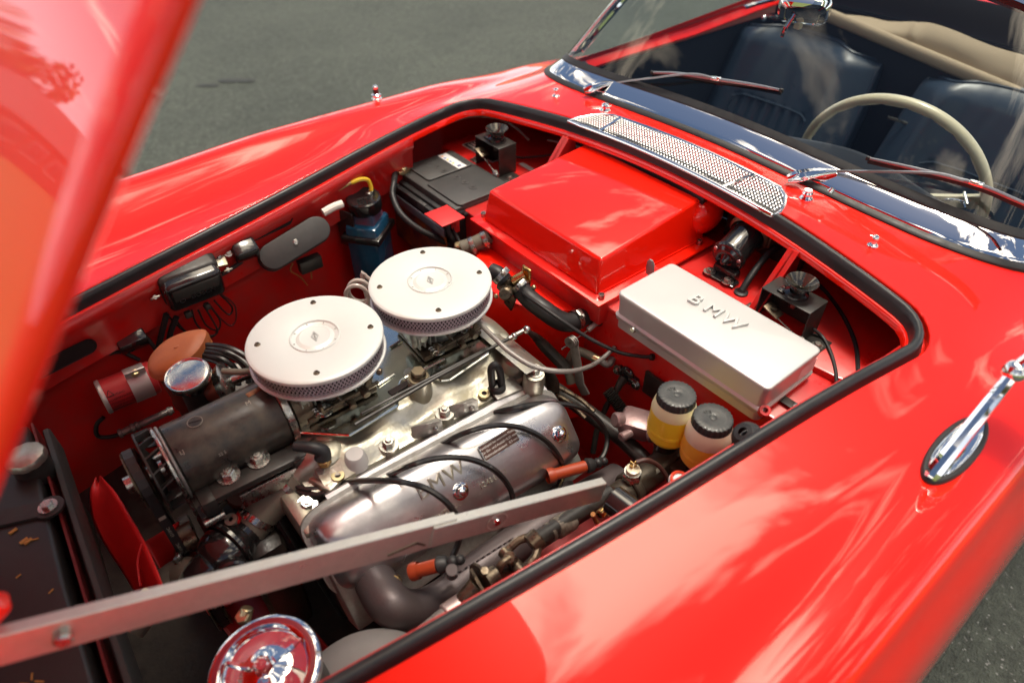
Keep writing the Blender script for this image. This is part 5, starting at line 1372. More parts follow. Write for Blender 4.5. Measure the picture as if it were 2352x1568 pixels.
fo2 = V((0, -.72, .69)); 
for k_, s in enumerate(('ACHTUNG', 'HOCHSPANNUNG', 'ATTENTION HIGH', 'VOLTAGE DANGER', 'ELECTRIQUE')):
    a = rad(58-14*k_); nrm = vv*math.sin(a)+(-sd_ if (-sd_).y < 0 else sd_)*math.cos(a)
    upw = vv*math.cos(a)-(-sd_ if (-sd_).y < 0 else sd_)*math.sin(a)
    text(s, .0052, tframe(ca+cd*.022+nrm*.0318, cd, upw), mat('dark_label_ink', (.03, .01, .012), .5) if 'dark_label_ink' not in bpy.data.materials else bpy.data.materials['dark_label_ink'], cl, .0001)
ws2 = (-sd_ if (-sd_).y < 0 else sd_)
for q in (.012, .100):
    nrm = vv*.92+ws2*.38; upw = vv*.38-ws2*.92
    tf = tframe(ca+cd*q+nrm.normalized()*.0318, cd, upw); b = MB()
    tri = [(-.006, -.005), (.006, -.005), (0, .006)]
    for p_, q_ in zip(tri, tri[1:]+tri[:1]): b.sweep([tf @ V((*p_, 0)), tf @ V((*q_, 0))], [(-.0005, -.0002), (.0005, -.0002), (.0005, .0003), (-.0005, .0003)])
    b.build('warning_triangle', bpy.data.materials['dark_label_ink'], cl, smooth=False)
b = MB(); b.tube([(-0.9446, 0.3800, -0.2698), (-0.9604, 0.3850, -0.2833), (-0.9683, 0.3850, -0.3079), (-0.9536, 0.3800, -0.3179), (-0.9309, 0.3750, -0.3201)], .0040, 8); b.build('coil_lead', RUBBER, cl)
bt = MB(); ra, rb2 = V((-0.9376, 0.3720, -0.3150)), V((-0.8364, 0.3720, -0.3157)); bt.cyl(ra, rb2, .0068, n=14); rd_ = (rb2-ra).normalized()
for q in (.0, .022, .03, .09): bt.lathe([(.007, 0), (.0088, .001), (.0088, .006), (.007, .007)], ra+rd_*q, rd_, 14)
rs = thing('ballast_resistor', 'thin ribbed resistor rod below the red ignition coil', 'resistor', ra); bt.build('rod', CASTD, rs)

# ---------------------------------------------------------------- voltage regulator and other boxes on the far wing
rg = V((-.715, .425, -.092))
reg = thing('voltage_regulator', 'glossy black voltage regulator box with steel ears and loose wires on the far inner wing', 'regulator', rg)
rm = M.Translation(rg) @ M.Rotation(rad(14), 4, 'X')
b = MB(); b.box((0, -.004, -.002), (.104, .060, .066), None, .012, 4); bmesh.ops.transform(b.bm, matrix=rm, verts=b.bm.verts); b.build('cover', BLACK, reg)
b = MB(); b.box((0, .020, -.002), (.112, .040, .072), None, .008, 3); b.box((0, .010, .0), (.109, .05, .070), None, .010, 3); bmesh.ops.transform(b.bm, matrix=rm, verts=b.bm.verts); b.build('base', BLACKS, reg)
for s in (-1, 1):
    b = MB(); b.box((s*.064, .012, .012), (.022, .036, .003), M.Rotation(rad(-10*s), 4, 'Z'), .001); b.box((s*.067, -.012, .002), (.016, .026, .003), M.Rotation(rad(-50), 4, 'X'), .001)
    bmesh.ops.transform(b.bm, matrix=rm, verts=b.bm.verts); b.build('ear', CAST, reg)
    bolt(rm @ V((s*.065, .018, .0135)), rm.to_3x3() @ V((0, 0, 1)), reg, .0052, .003, STEEL, washer=True)
    bolt(rm @ V((s*.067, -.014, .006)), rm.to_3x3() @ V((0, -.7, .7)), reg, .0045, .003, STEEL, washer=False)
fcn = rm.to_3x3() @ V((0, -1, 0))
text('BOSCH', .0135, tframe(rm @ V((.010, -.0345, -.006)), (1, 0, 0), rm.to_3x3() @ V((0, 0, 1))), mat('black_emboss', (.03, .03, .03), .3), reg, .0006)
b = MB(); b.lathe([(.004, 0), (.0045, .0008), (.005, 0)], rm @ V((-.028, -.0345, -.006)), fcn, 18); b.build('round_mark', bpy.data.materials['black_emboss'], reg)
DW = mat('dark_wire', (.018, .014, .013), .5); RW = mat('dark_red_wire', (.10, .012, .012), .5)
wl = [([(440, 715), (452, 745), (480, 770), (500, 762), (488, 735), (470, 705)], DW), ([(455, 712), (475, 748), (500, 758), (505, 735), (480, 700)], DW), ([(480, 700), (505, 730), (530, 748), (542, 732), (538, 700), (505, 675)], RW),
      ([(492, 690), (515, 715), (528, 722), (533, 705), (508, 678)], DW), ([(400, 730), (425, 760), (455, 778), (490, 772), (498, 760)], DW), ([(382, 720), (398, 738), (430, 765), (470, 778)], DW), ([(380, 722), (372, 760), (362, 800), (358, 830)], HOSE), ([(405, 730), (392, 765), (382, 800), (380, 830)], HOSE)]
WIREPTS = {}
wp = [[(-0.7340, 0.4050, -0.1404), (-0.7343, 0.4100, -0.1787), (-0.7211, 0.4100, -0.2135), (-0.7038, 0.4100, -0.2138), (-0.7051, 0.4100, -0.1830), (-0.7112, 0.4050, -0.1414)],
      [(-0.7233, 0.4050, -0.1458), (-0.7177, 0.4150, -0.1940), (-0.7019, 0.4150, -0.2136), (-0.6915, 0.4150, -0.1933), (-0.7014, 0.4050, -0.1420)],
      [(-0.7020, 0.4050, -0.1439), (-0.6892, 0.4200, -0.1921), (-0.6751, 0.4200, -0.2198), (-0.6612, 0.4200, -0.2089), (-0.6556, 0.4200, -0.1761), (-0.6751, 0.4100, -0.1307)],
      [(-0.6896, 0.4100, -0.1425), (-0.6765, 0.4250, -0.1852), (-0.6684, 0.4250, -0.1971), (-0.6598, 0.4250, -0.1826), (-0.6754, 0.4100, -0.1347)],
      [(-0.7663, 0.4100, -0.1459), (-0.7573, 0.4150, -0.1860), (-0.7412, 0.4150, -0.2149), (-0.7135, 0.4150, -0.2232), (-0.7040, 0.4150, -0.2148)],
      [(-0.7750, 0.4100, -0.1289), (-0.7690, 0.4200, -0.1593), (-0.7547, 0.4200, -0.1963), (-0.7301, 0.4200, -0.2266)]]
for i, p in enumerate(wp):
    b = MB(); b.tube(p, .0019, 6); b.build('wire', RW if i == 2 else DW, reg)
for p in ([(-0.7762, 0.4100, -0.1325), (-0.7910, 0.4150, -0.1626), (-0.8097, 0.4200, -0.1991), (-0.8290, 0.4200, -0.2272)], [(-0.7623, 0.4100, -0.1458), (-0.7796, 0.4150, -0.1740), (-0.7977, 0.4200, -0.2114), (-0.8171, 0.4200, -0.2400)]):
    b = MB(); b.tube(p, .0055, 10); b.build('loom', RUBBER, reg)
b = MB(); b.box((-0.7425, 0.4050, -0.1466), (.012, .010, .014), None, .002); b.box((-0.7057, 0.4050, -0.1452), (.010, .010, .014), None, .002); b.build('connector', BLACKS, reg)
def walltube(label, pts, r=.0036, m=RUBBER): return cable(label, 'cable', pts, r, m)
walltube('black harness sleeve running along the far inner wing below the regulator', [(-0.9481, 0.4300, -0.1964), (-0.9041, 0.4300, -0.1814), (-0.8716, 0.4300, -0.1851), (-0.8487, 0.4250, -0.2147)], .0042)
walltube('black harness piece between the small box and the regulator', [(-0.8258, 0.4350, -0.1539), (-0.8027, 0.4350, -0.1482), (-0.7792, 0.4300, -0.1372)], .0045)
walltube('black harness piece between the regulator and the small relay', [(-0.6635, 0.4400, -0.1159), (-0.6358, 0.4400, -0.1098), (-0.6109, 0.4400, -0.1022)], .0042)
walltube('black harness sleeve dropping from the small black box', [(-0.8245, 0.4200, -0.1638), (-0.8193, 0.4200, -0.1827), (-0.8152, 0.4200, -0.2104)], .0040)
# small black box, front
sb = V((-0.8461, 0.4250, -0.1638)); o = thing('flasher_relay', 'small black box on a two screw bracket, frontmost on the far inner wing', 'relay', sb)
mt = M.Rotation(rad(32), 4, 'X')
b = MB(); b.box(sb, (.050, .036, .040), mt, .004); b.build('case', BLACK, o)
b = MB(); b.box(sb+V((-.014, .022, .028)), (.056, .003, .034), mt, .001); b.build('bracket', BLACKS, o)
for p in ((-0.8658, 0.4350, -0.1305), (-0.8430, 0.4350, -0.1252)): bolt(p, (0, -.6, .8), o, .0058, .004, STEEL)
# relay behind the regulator
sb = V((-0.5997, 0.4400, -0.0806)); o = thing('horn_relay', 'small shiny black relay between the regulator and the long black fuse box', 'relay', sb)
b = MB(); b.box(sb, (.048, .034, .032), mt, .007, 3); b.build('case', BLACK, o)
b = MB(); b.box(sb+V((-.030, .010, -.002)), (.028, .003, .026), mt, .001); b.box(sb+V((.012, .016, .022)), (.026, .003, .022), mt, .001); b.build('bracket', BLACK, o)
bolt((-0.6296, 0.4450, -0.0766), (0, -.7, .7), o, .0055, .004, STEEL); bolt((-0.5841, 0.4500, -0.0740), (0, -.6, .8), o, .005, .004, STEEL)
# stadium shaped fuse box
fa, fb_ = V((-0.5523, 0.4300, -0.1098)), V((-0.4524, 0.4300, -0.0874)); fc = (fa+fb_)/2; fd = (fb_-fa).normalized()
fn = V((0, -.80, .60)); fn = (fn-fd*fn.dot(fd)).normalized(); fu = fn.cross(fd)
o = thing('fuse_box', 'long black oblong fuse box with one central screw on the far inner wing', 'fuse box', fc)
L2 = (fb_-fa).length/2; pts = []
for i in range(17): a = rad(-90+180*i/16); pts.append((L2+.0265*math.cos(a), .0265*math.sin(a)))
for i in range(17): a = rad(90+180*i/16); pts.append((-L2+.0265*math.cos(a), .0265*math.sin(a)))
mt2 = M((fd, fu, fn)).transposed().to_4x4(); mt2.translation = fc
b = MB(); b.prism(pts, -.030, .004, mt2, .003); b.build('cover', GREYPL, o)
b = MB(); b.prism([(x*1.03, y*1.08) for x, y in pts], -.036, -.022, mt2, .002); b.build('base', BLACKS, o)
b = MB(); b.lathe([(0, .0035), (.0045, .003), (.0058, .0005), (.0065, 0)], fc+fn*.004, fn, 18); b.build('screw', STEEL, o)
b = MB()
for p in ([(-0.5153, 0.4400, -0.1481), (-0.5230, 0.4400, -0.1644), (-0.5067, 0.4400, -0.1875), (-0.4965, 0.4400, -0.2140)], [(-0.4985, 0.4400, -0.1511), (-0.4830, 0.4400, -0.1801), (-0.4838, 0.4400, -0.2025)]): b.tube(p, .0018, 6)
b.build('thin_wires', mat('brown_wire', (.28, .08, .02), .5), o, kind='stuff')
b = MB(); b.box((-0.4797, 0.4400, -0.1648), (.05, .02, .03), None, .003); b.build('terminal_strip', BLACKS, o)

# ---------------------------------------------------------------- washer bottle
wc = V((-0.3205, 0.4700, -0.0764))
o = thing('washer_bottle', 'blue washer fluid bottle with black screw cap and yellow hose in the far corner', 'washer bottle', wc+V((0, 0, -.2)))
b = MB(); b.box((wc.x, wc.y, -.205), (.085, .075, .150), M.Rotation(rad(38), 4, 'Z'), .010); b.build('bottle', BLUEW, o)
b = MB(); b.lathe([(.058, -.085), (.040, -.055), (.036, -.03)], (wc.x, wc.y, wc.z-.0), (0, 0, 1), 4, a0=rad(38+45), a1=rad(38+45+360)); b.build('bottle_shoulder', mat('clear_bottle_shoulder', (.06, .10, .18), .08, coat=.6, var=.7, vcol=(.25, .03, .04), vscale=16), o)
b = MB(); b.box((wc.x, wc.y, -.160), (.100, .090, .016), M.Rotation(rad(38), 4, 'Z'), .003); b.box((wc.x-.045, wc.y+.012, -.145), (.006, .05, .09), M.Rotation(rad(20), 4, 'Z'), .002); b.build('holder', BLACK, o)
b = MB(); b.lathe([(0, -.002), (.026, -.002), (.029, .0), (.033, .0012), (.0365, -.001), (.0375, -.004), (.0375, -.026), (.036, -.030), (.030, -.032)], wc, (-.08, -.1, 1), 44, wob=lambda i: 1.0+(.008 if i % 2 else 0)); b.build('screw_cap', BLACK, o)
text('SWF', .013, tframe(wc+V((-.004, -.006, -.0010)), (.9, -.3, 0), (.3, .9, 0)), bpy.data.materials['black_emboss'], o, .0006)
b = MB(); b.box(wc+V((.018, .004, .002)), (.018, .010, .006), M.Rotation(rad(30), 4, 'Z'), .002); b.build('hose_nipple', STEEL, o)
b = MB(); b.tube([(-0.4780, 0.4920, -0.0483), (-0.4439, 0.4900, -0.0598), (-0.3943, 0.4880, -0.0561), (-0.3423, 0.4850, -0.0441), (-0.3307, 0.4830, -0.0430)], .0040, 10); b.build('clear_hose', TUBEC, o)
b = MB(); b.tube([(-0.3365, 0.4840, -0.0436), (-0.3143, 0.4820, -0.0420), (-0.2984, 0.4800, -0.0485), (-0.2957, 0.4760, -0.0644), (-0.2969, 0.4740, -0.0716)], .0046, 10); b.build('yellow_hose', TUBEY, o)
b = MB(); b.tube([(-0.4225, 0.4550, -0.0713), (-0.3986, 0.4550, -0.0668), (-0.3772, 0.4550, -0.0663)], .0085, 10); b.build('white_bracket', mat('white_bracket_paint', (.75, .75, .68), .35), o)
# coiled fuel pipe between the air cleaners
pts = []
for i in range(44):
    a = rad(i*20-60); pts.append((-.505+.0045*i/9, .148+.0*i, -.062))
    pts[-1] = (-.515+.018*math.cos(a)+.0006*i, .150+.0006*i-.010*math.cos(a), -.070+.026*math.sin(a))
pts = [(pts[0][0]-.002, pts[0][1], -.13)]+pts+[(pts[-1][0]+.004, pts[-1][1], -.14)]
cable('pale coiled fuel pipe standing between the two air cleaners', 'pipe', pts, .0038, CREAMT, 'fuel_pipe', n=8, sub=3)
# ---------------------------------------------------------------- red heater cover and blower drum
hc_ = thing('heater_housing', 'glossy red heater cover on a bolted base plate in the middle of the bulkhead', 'heater housing', (-.04, .07, -.09))
def hb(x0, x1, y0, y1): return [(x0, y0), (x1, y0), (x1, y1), (x0, y1)]
b = bmesh.new()
lo = [b.verts.new(p) for p in ((-.172, -.098, -.077), (.125, -.098, -.077), (.125, .236, -.077), (-.172, .236, -.077))]
hi = [b.verts.new(p) for p in ((-.163, -.090, -.011), (.105, -.086, .010), (.105, .226, .010), (-.163, .226, -.011))]
b.faces.new(hi); b.faces.new(lo[::-1])
for i in range(4): b.faces.new([lo[i], lo[(i+1) % 4], hi[(i+1) % 4], hi[i]])
bmesh.ops.bevel(b, geom=[e for e in b.edges if max(v.co.z for v in e.verts) > -.05], offset=.006, segments=4, profile=.5, affect='EDGES')
m0 = MB(); m0.merge(b); m0.build('cover', RED, hc_, angle=50)
b = MB(); b.box((-.030, .067, -.0815), (.325, .378, .0055), None, .0016); b.build('base_plate', RED, hc_)
b = MB(); b.sweep([V((-.164, -.096, -.0775)), V((-.166, .232, -.0775))], [(-.004, 0), (.003, 0), (.0025, .002), (-.002, .002)]); b.sweep([V((-.165, -.0975, -.0772)), V((.12, -.0975, -.0772))], [(-.004, 0), (.003, 0), (.0025, .002), (-.002, .002)]); b.build('cover_flange', RED, hc_)
for p in ((-.172, -.108), (.100, -.106), (-.165, .244)):
    q = V((p[0], p[1], -.0785)); b = MB(); b.lathe([(0, .005), (.0033, .005), (.0036, .0085), (.0055, .0085), (.0058, .007), (.0058, 0)], q, (0, 0, 1), 18); b.build('socket_bolt', STEEL, hc_)
b = MB(); b.lathe([(.170, -.42), (.172, -.40), (.172, -.335), (.178, -.325), (.178, -.315), (.170, -.305), (.166, -.26), (.166, -.14), (.163, -.130), (.155, -.1275), (0, -.1275)], (-.105, .083, 0), (0, 0, 1), 90); b.build('blower_drum', RED, hc_)
b = MB(); b.box((-.135, .045, -.107), (.10, .33, .044), None, .003); b.build('support_box', REDIN, hc_)
b = MB()
fp = [V((.112, .235, .014)), V((.118, .12, .020)), V((.120, 0, .020)), V((.114, -.095, .013))]
b.sweep(crom(fp, 8), [(-.020, -.02), (.012, -.02), (.014, -.002), (.008, .007), (-.012, .008), (-.020, .001)]); b.build('foam_seal', RUBBER, hc_)
b = MB(); b.ball((.128, -.085, -.030), .045, (1.0, .7, .9), 24); b.build('duct_elbow', RED, hc_)
# ---------------------------------------------------------------- aluminium control box with raised letters
eb = thing('aluminium_box', 'satin silver aluminium box with raised letters BMW on its lid', 'metal box', (-.118, -.30, -.10))
ecx, ecy = -.119, -.303
b = MB(); rows = []
for hx, hy, z, r in ((.0655, .145, -.102, .010), (.0655, .145, -.086, .010), (.0690, .1485, -.0835, .011), (.0700, .1495, -.079, .011), (.0703, .1498, -.0755, .011), (.0665, .1460, -.0722, .010), (.0672, .1468, -.048, .010), (.0692, .1487, -.036, .010), (.0690, .1485, -.0325, .010), (.0683, .1478, -.0309, .0098), (.0672, .1467, -.0302, .0095), (.0655, .1450, -.0300, .009)):
    rows.append([b.bm.verts.new((ecx+x, ecy+y, z)) for x, y in rrect(hx*2, hy*2, r, 6)])
for A, B in zip(rows, rows[1:]):
    for i in range(len(A)): b.bm.faces.new([A[i], A[(i+1) % len(A)], B[(i+1) % len(A)], B[i]])
b.bm.faces.new(rows[-1]); b.build('case', ALUBOX, eb, angle=50)
for k_, ch in enumerate('BMW'):
    text(ch, .037, tframe(V((-.106, -.290-.0365*(k_-1), -.0296)), (0, -1, 0), (1, 0, 0)), ALUBOX, eb, .0036, name='raised_letter', bevel=.0005)
b = MB(); b.box((ecx+.045, ecy-.1462, -.060), (.042, .0012, .024), None); b.build('label_strip', SHEETW, eb)
b = MB(); b.lathe([(0, .006), (.0045, .006), (.0055, .004), (.0055, 0)], (-.196, -.208, -.073), (-1, 0, .2), 14); b.build('side_screw', STEEL, eb)
b = MB(); b.lathe([(.004, .009), (.0085, .009), (.009, .004), (.009, 0), (0, 0)], (-.182, -.452, -.078), (-.3, -.4, 1), 18); b.build('latch_socket', REDIN, eb)
b = MB(); b.box((-.128, -.470, -.0865), (.016, .048, .0022), None, .0008); st2 = b.build('hold_down_strap', BLACKS, eb); bolt((-.128, -.480, -.0852), (0, 0, 1), eb, .0068, .005, STEEL)
b = MB(); b.lathe([(0, 0), (.0085, 0), (.010, .012), (.0085, .026), (.004, .032), (0, .032)], (-.072, -.128, -.062), (-.15, .0, 1), 14)
for v in b.bm.verts: v.co.x = -.072+(v.co.x+.072)*.28
b.build('strap_tongue', mat('grey_strap', (.28, .31, .31), .5), eb)

# raised strip of the shelf behind the box
b = MB(); b.prism([(-.038, -.42), (-.030, -.48), (.0, -.57), (.24, -.57), (.24, -.135), (-.038, -.135)], SH-.004, SH+.012, None, .004); b.build('shelf_step', REDIN, car)
SZ = SH+.012
# ---------------------------------------------------------------- wiper motor
mb_ = V((0.0456, -0.2003, -0.0440))
wmot = thing('wiper_motor', 'glossy black wiper motor with a thick black lead on the red shelf', 'electric motor', mb_)
ma = V((-.93, -.10, -.30)).normalized()
b = MB(); b.lathe([(.0, .004), (.006, .003), (.010, -.003), (.012, -.004), (.014, -.002), (.023, -.002), (.026, -.005), (.028, -.007), (.031, -.007), (.033, -.010), (.033, -.014), (.030, -.016), (.029, -.055), (.031, -.060), (.031, -.075), (.027, -.078)], mb_-ma*.030+ma*.03, ma, 40); b.build('motor_case', BLACK, wmot)
b = MB(); b.lathe([(.0, .0), (.0072, .0), (.005, .008), (0, .012)], mb_+ma*.0, ma, 18); b.build('end_cap', BLACK, wmot)
for a in (rad(40), rad(160), rad(280)):
    s_ = ma.cross(V((0, 0, 1))).normalized(); u_ = s_.cross(ma); p = mb_+(s_*math.cos(a)+u_*math.sin(a))*.0275-ma*.004
    b = MB(); b.lathe([(0, .0032), (.003, .003), (.0042, .001), (.0042, 0)], p, ma, 12); b.build('end_screw', mat('reddish_screw', (.45, .25, .25), .35, metal=.8) if 'reddish_screw' not in bpy.data.materials else bpy.data.materials['reddish_screw'], wmot)
b = MB(); b.lathe([(.034, 0), (.039, .004), (.040, .014), (.034, .02), (.036, .026), (.034, .038)], mb_-ma*.072, -ma, 36); b.box(mb_-ma*.10+V((.0, -.03, .0)), (.03, .03, .05), None, .006); b.build('gearbox', mat('browned_gear_alloy', (.20, .16, .10), .42, metal=.7, var=.7, vscale=40, vcol=(.07, .055, .04), bump=.3), wmot)
b = MB(); b.box((.038, -.205, SZ+.0035), (.024, .066, .006), M.Rotation(rad(4), 4, 'Z'), .0028); b.box((.052, -.205, SZ+.012), (.018, .05, .02), None, .004); b.build('foot', BLACK, wmot)
for y in (-.182, -.222): bolt((.034, y, SZ+.006), (0, 0, 1), wmot, .0072, .005, STEEL)
b = MB(); b.tube([(.150, -.250, -.028), (.115, -.246, -.030), (.080, -.248, -.045), (.050, -.252, -.062), (.034, -.254, SZ+.004)], .0062, 12); b.lathe([(.006, .010), (.008, .006), (.0125, .004), (.0125, 0)], (.033, -.254, SZ-.001), (0, 0, 1), 20); b.build('lead', RUBBER, wmot)
b = MB(); b.box((.17, -.20, -.035), (.02, .17, .085), None, .004); b.build('dark_backing_plate', BLACKS, wmot)
# ---------------------------------------------------------------- bonnet latches
def latch(cx_, cy_, zt, mir, label):
    t = thing('hood_latch', label, 'hood latch', (cx_, cy_, SZ), 'black hood latches on the shelf')
    def P(x, y, z): return V((cx_+x, cy_+y*mir, z))
    b = MB(); b.box(P(0, 0, zt-.001), (.052, .090, .0022), None, .0008); b.box(P(0, .044, (zt+SZ)/2), (.050, .002, zt-SZ), None, .0006); b.box(P(0, -.044, (zt+SZ)/2), (.050, .002, zt-SZ), None, .0006); b.box(P(.025, 0, (zt+SZ)/2), (.002, .088, zt-SZ), None, .0006)
    b.box(P(-.008, -.062, SZ+.0012), (.046, .034, .0024), None, .0008); b.box(P(-.012, .058, SZ+.0012), (.026, .026, .0024), None, .0008); b.build('bracket', BLACKS, t)
    b = MB(); b.lathe([(.0075, -.030), (.008, -.014), (.0095, -.004), (.0125, .004), (.0185, .012), (.0245, .019), (.0262, .0215), (.0255, .0225), (.0235, .0205), (.017, .0135), (.0105, .007), (.0088, .002), (.0085, -.006), (.0, -.006)], P(.002, -.004, zt+.006), (0, 0, 1), 44); b.build('funnel', mat('greased_black_steel', (.05, .05, .052), .16, metal=.7, coat=.5, var=.8, vscale=40, vcol=(.16, .14, .10)) if 'greased_black_steel' not in bpy.data.materials else bpy.data.materials['greased_black_steel'], t)
    b = MB(); b.lathe([(.020, 0), (.019, .005), (.012, .008)], P(.0, -.002, zt), (0, 0, 1), 24); b.box(P(-.006, .018, zt+.002), (.02, .012, .004), None, .001); b.build('lock_plate', BLACK, t)
    bolt(P(-.012, -.068, SZ+.0024), (0, 0, 1), t, .0062, .005, STEEL); bolt(P(-.014, .060, SZ+.0024), (0, 0, 1), t, .0058, .005, STEEL)
    b = MB(); b.box(P(-.030, .012, zt-.026), (.022, .03, .003), M.Rotation(rad(20), 4, 'X'), .001); b.cyl(P(-.030, .012, zt-.022), P(-.030, .012, zt-.032), .0055, n=12); b.build('release_lever', DSTEEL, t)
    b = MB(); b.cyl(P(-.032, .02, zt-.028), P(-.040, -.045, SZ+.020), .0012, n=6); b.cyl(P(-.040, -.045, SZ+.020), P(-.042, -.060, SZ+.016), .0050, n=10); b.hexa(P(-.040, -.048, SZ+.019), V((0, -mir, -.2)), .0065, .006); b.build('release_cable_end', STEEL, t)
    return t
latch(.020, -.353, -.018, 1, 'black hood latch with a funnel mouth behind the aluminium box')
SZ0 = SZ; SZ = SH
latch(.005, .420, -.022, 1, 'black hood latch with a funnel mouth beside the battery, on the far side')
SZ = SZ0
cable('thin black release cable curving from the near hood latch towards the seal', 'cable', [(0.0270, -0.3983, -0.0660), (0.0310, -0.4164, -0.0750), (0.0109, -0.4437, -0.0780), (-0.0176, -0.4699, -0.0800), (-0.0509, -0.4921, -0.0800)], .0030, RUBBER)
cable('longer black cable curving along the near end of the shelf', 'cable', [(0.1261, -0.3183, -0.0600), (0.1527, -0.3223, -0.0700), (0.1445, -0.3603, -0.0780), (0.1066, -0.4139, -0.0790), (0.0583, -0.4606, -0.0790), (0.0008, -0.4975, -0.0800)], .0036, RUBBER)
cable('black release cable running behind the heater cover from the far hood latch', 'cable', [(0.0467, 0.4371, -0.0750), (0.0696, 0.4075, -0.0820), (0.1034, 0.3598, -0.0700), (0.1527, 0.3088, -0.0550), (0.1943, 0.2634, -0.0400)], .0030, RUBBER)
cable('pale cable arching under the far rear corner of the opening', 'cable', [(0.0090, 0.6158, -0.0500), (0.0542, 0.5844, -0.0350), (0.0908, 0.5258, -0.0300), (0.1022, 0.4721, -0.0350), (0.1163, 0.4309, -0.0600)], .0032, GREYC)
cable('pale cable crossing behind the far gusset', 'cable', [(0.1367, 0.3862, -0.0500), (0.1502, 0.3369, -0.0450), (0.1591, 0.2804, -0.0400), (0.1619, 0.2281, -0.0300)], .0028, GREYC)
# plates
tp = thing('type_plate', 'black and silver data plate beside the far hood latch', 'plate', (.05, .53, SH))
tf = M.Translation((.048, .505, SH+.0008)) @ M.Rotation(rad(-90), 4, 'Z')
b = MB(); b.prism(rrect(.125, .072, .003), 0, .0012, tf); b.build('plate', ALUBOX, tp)
b = MB(); b.prism(rrect(.118, .066, .002), .0012, .0016, tf); b.build('plate_print', PLASTIC, tp)
b = MB()
for k_ in range(6): b.box(tf @ V((-.012 if k_ != 2 else .004, .024-.0095*k_, .0020)), (.0042, .080 if k_ != 2 else .045, .0005), M.Rotation(0, 4, 'Z'))
b.build('printed_lines', WHITEP, tp, kind='stuff', smooth=False)
text('FAHRGESTELL', .010, tf @ M.Translation((0, -.027, .0019)), WHITEP, tp, .0001)
b = MB(); b.prism(rrect(.058, .013, .002), 0, .0012, M.Translation((.062, .368, SH+.0008)) @ M.Rotation(rad(-90), 4, 'Z')); o = b.build('small_plate', ALUBOX); tag(o, 'small bright strip plate riveted beside the heater cover', 'plate')
# ---------------------------------------------------------------- battery
bc = V((-.122, .428, -.080))
bt_ = thing('battery', 'black car battery with label strip, red terminal cover and bent black cables', 'battery', (bc.x, bc.y, -.25))
b = MB(); b.box((bc.x, bc.y, -.172), (.166, .236, .150), None, .004); b.build('case', PLASTIC, bt_)
b = MB(); b.box((bc.x+.010, bc.y, -.092), (.160, .238, .020), None, .004); b.build('lid', GREYPL, bt_)
for y0, w_ in ((.500, .092), (.384, .128)):
    b = MB(); b.prism([(p[0], p[1]) for p in rrect(.125 if y0 > .45 else .140, w_, .010)], -.082, -.0775, M.Translation((bc.x+(.016 if y0 > .45 else .012), y0-.01, 0)), .0015); b.build('lid_panel', GREYPL, bt_)
for x, y in ((-.115, .515), (-.115, .485), (-.115, .458), (-.110, .415), (-.110, .385), (-.110, .355)):
    b = MB(); b.lathe([(.0095, .0), (.0095, .0010), (.0085, .0012), (.0080, .0006), (0, .0006)], (x, y, -.0775), (0, 0, 1), 22); pg = b.build('vent_plug', GREYPL, bt_)
    b = MB(); b.box((x, y, -.0768), (.010, .0016, .0006), M.Rotation(.8, 4, 'Z')); b.box((x, y, -.0767), (.0016, .010, .0006), M.Rotation(.8, 4, 'Z')); b.build('plug_cross', HOLE_SHADE, pg, smooth=False)
b = MB(); b.box((-.072, .488, -.0769), (.024, .086, .0008), None, .0003); lb = b.build('label', SHEETW, bt_)
for i, c in enumerate(((.8, .3, .05), (.05, .15, .5), (.7, .6, .1), (.05, .2, .5), (.6, .6, .15), (.1, .12, .25))):
    b = MB(); b.box((-.078 if i < 5 else -.074, .520-.011*i-(.008 if i == 5 else 0), -.0763), (.005 if i < 5 else .009, .005 if i < 5 else .008, .0004), None); b.build('label_symbol', mat('label_ink_%s' % 'abcdef'[i], c, .5), lb, smooth=False)
b = MB(); b.box((-.230, .292, -.0755), (.058, .066, .003), None, .0014); b.box((-.203, .300, -.100), (.010, .030, .045), None, .002); b.build('positive_terminal_cover', REDCAP, bt_)
n0 = V((-.188, .520, -.074))
b = MB(); b.lathe([(.011, -.01), (.010, .004), (.008, .006), (0, .006)], n0, (0, 0, 1), 20); b.box(n0+V((.0, 0, -.003)), (.03, .024, .010), M.Rotation(.3, 4, 'Z'), .003); b.cyl(n0+V((-.020, .012, 0)), n0+V((.020, .016, 0)), .0045, n=10); b.hexa(n0+V((-.014, -.014, 0)), (0, 0, 1), .007, .006); b.hexa(n0+V((.012, .018, 0)), (0, 0, 1), .006, .006); b.build('negative_terminal', YZINC, bt_)
b = MB(); b.tube([n0+V((-.02, 0, 0)), (-0.2369, 0.4790, -0.0750), (-0.2572, 0.4548, -0.0900), (-0.2671, 0.4107, -0.1100), (-0.2515, 0.3697, -0.1350), (-0.2186, 0.3371, -0.1600), (-0.1921, 0.3101, -0.1800)], .0068, 12); b.build('earth_cable', RUBBER, bt_)
b = MB(); b.tube([(-0.1801, 0.2897, -0.0850), (-0.1985, 0.3098, -0.1000), (-0.2131, 0.3072, -0.1200), (-0.2120, 0.2915, -0.1400), (-0.1996, 0.2881, -0.1600)], .0062, 12); b.build('positive_cable', RUBBER, bt_)
b = MB(); b.tube([(-0.1743, 0.2870, -0.0880), (-0.1964, 0.2967, -0.1000), (-0.2060, 0.2947, -0.1200), (-0.2076, 0.2769, -0.1400)], .0040, 10); b.build('thin_cable', RUBBER, bt_)
b = MB(); b.box((-.214, .43, -.108), (.012, .236, .016), None, .002); b.build('case_rim', PLASTIC, bt_)
for y in (.515, .40, .33):
    b = MB(); b.box((-.2165, y, -.106), (.010, .028, .018), None, .002); b.build('rim_clip', GREYPL, bt_)
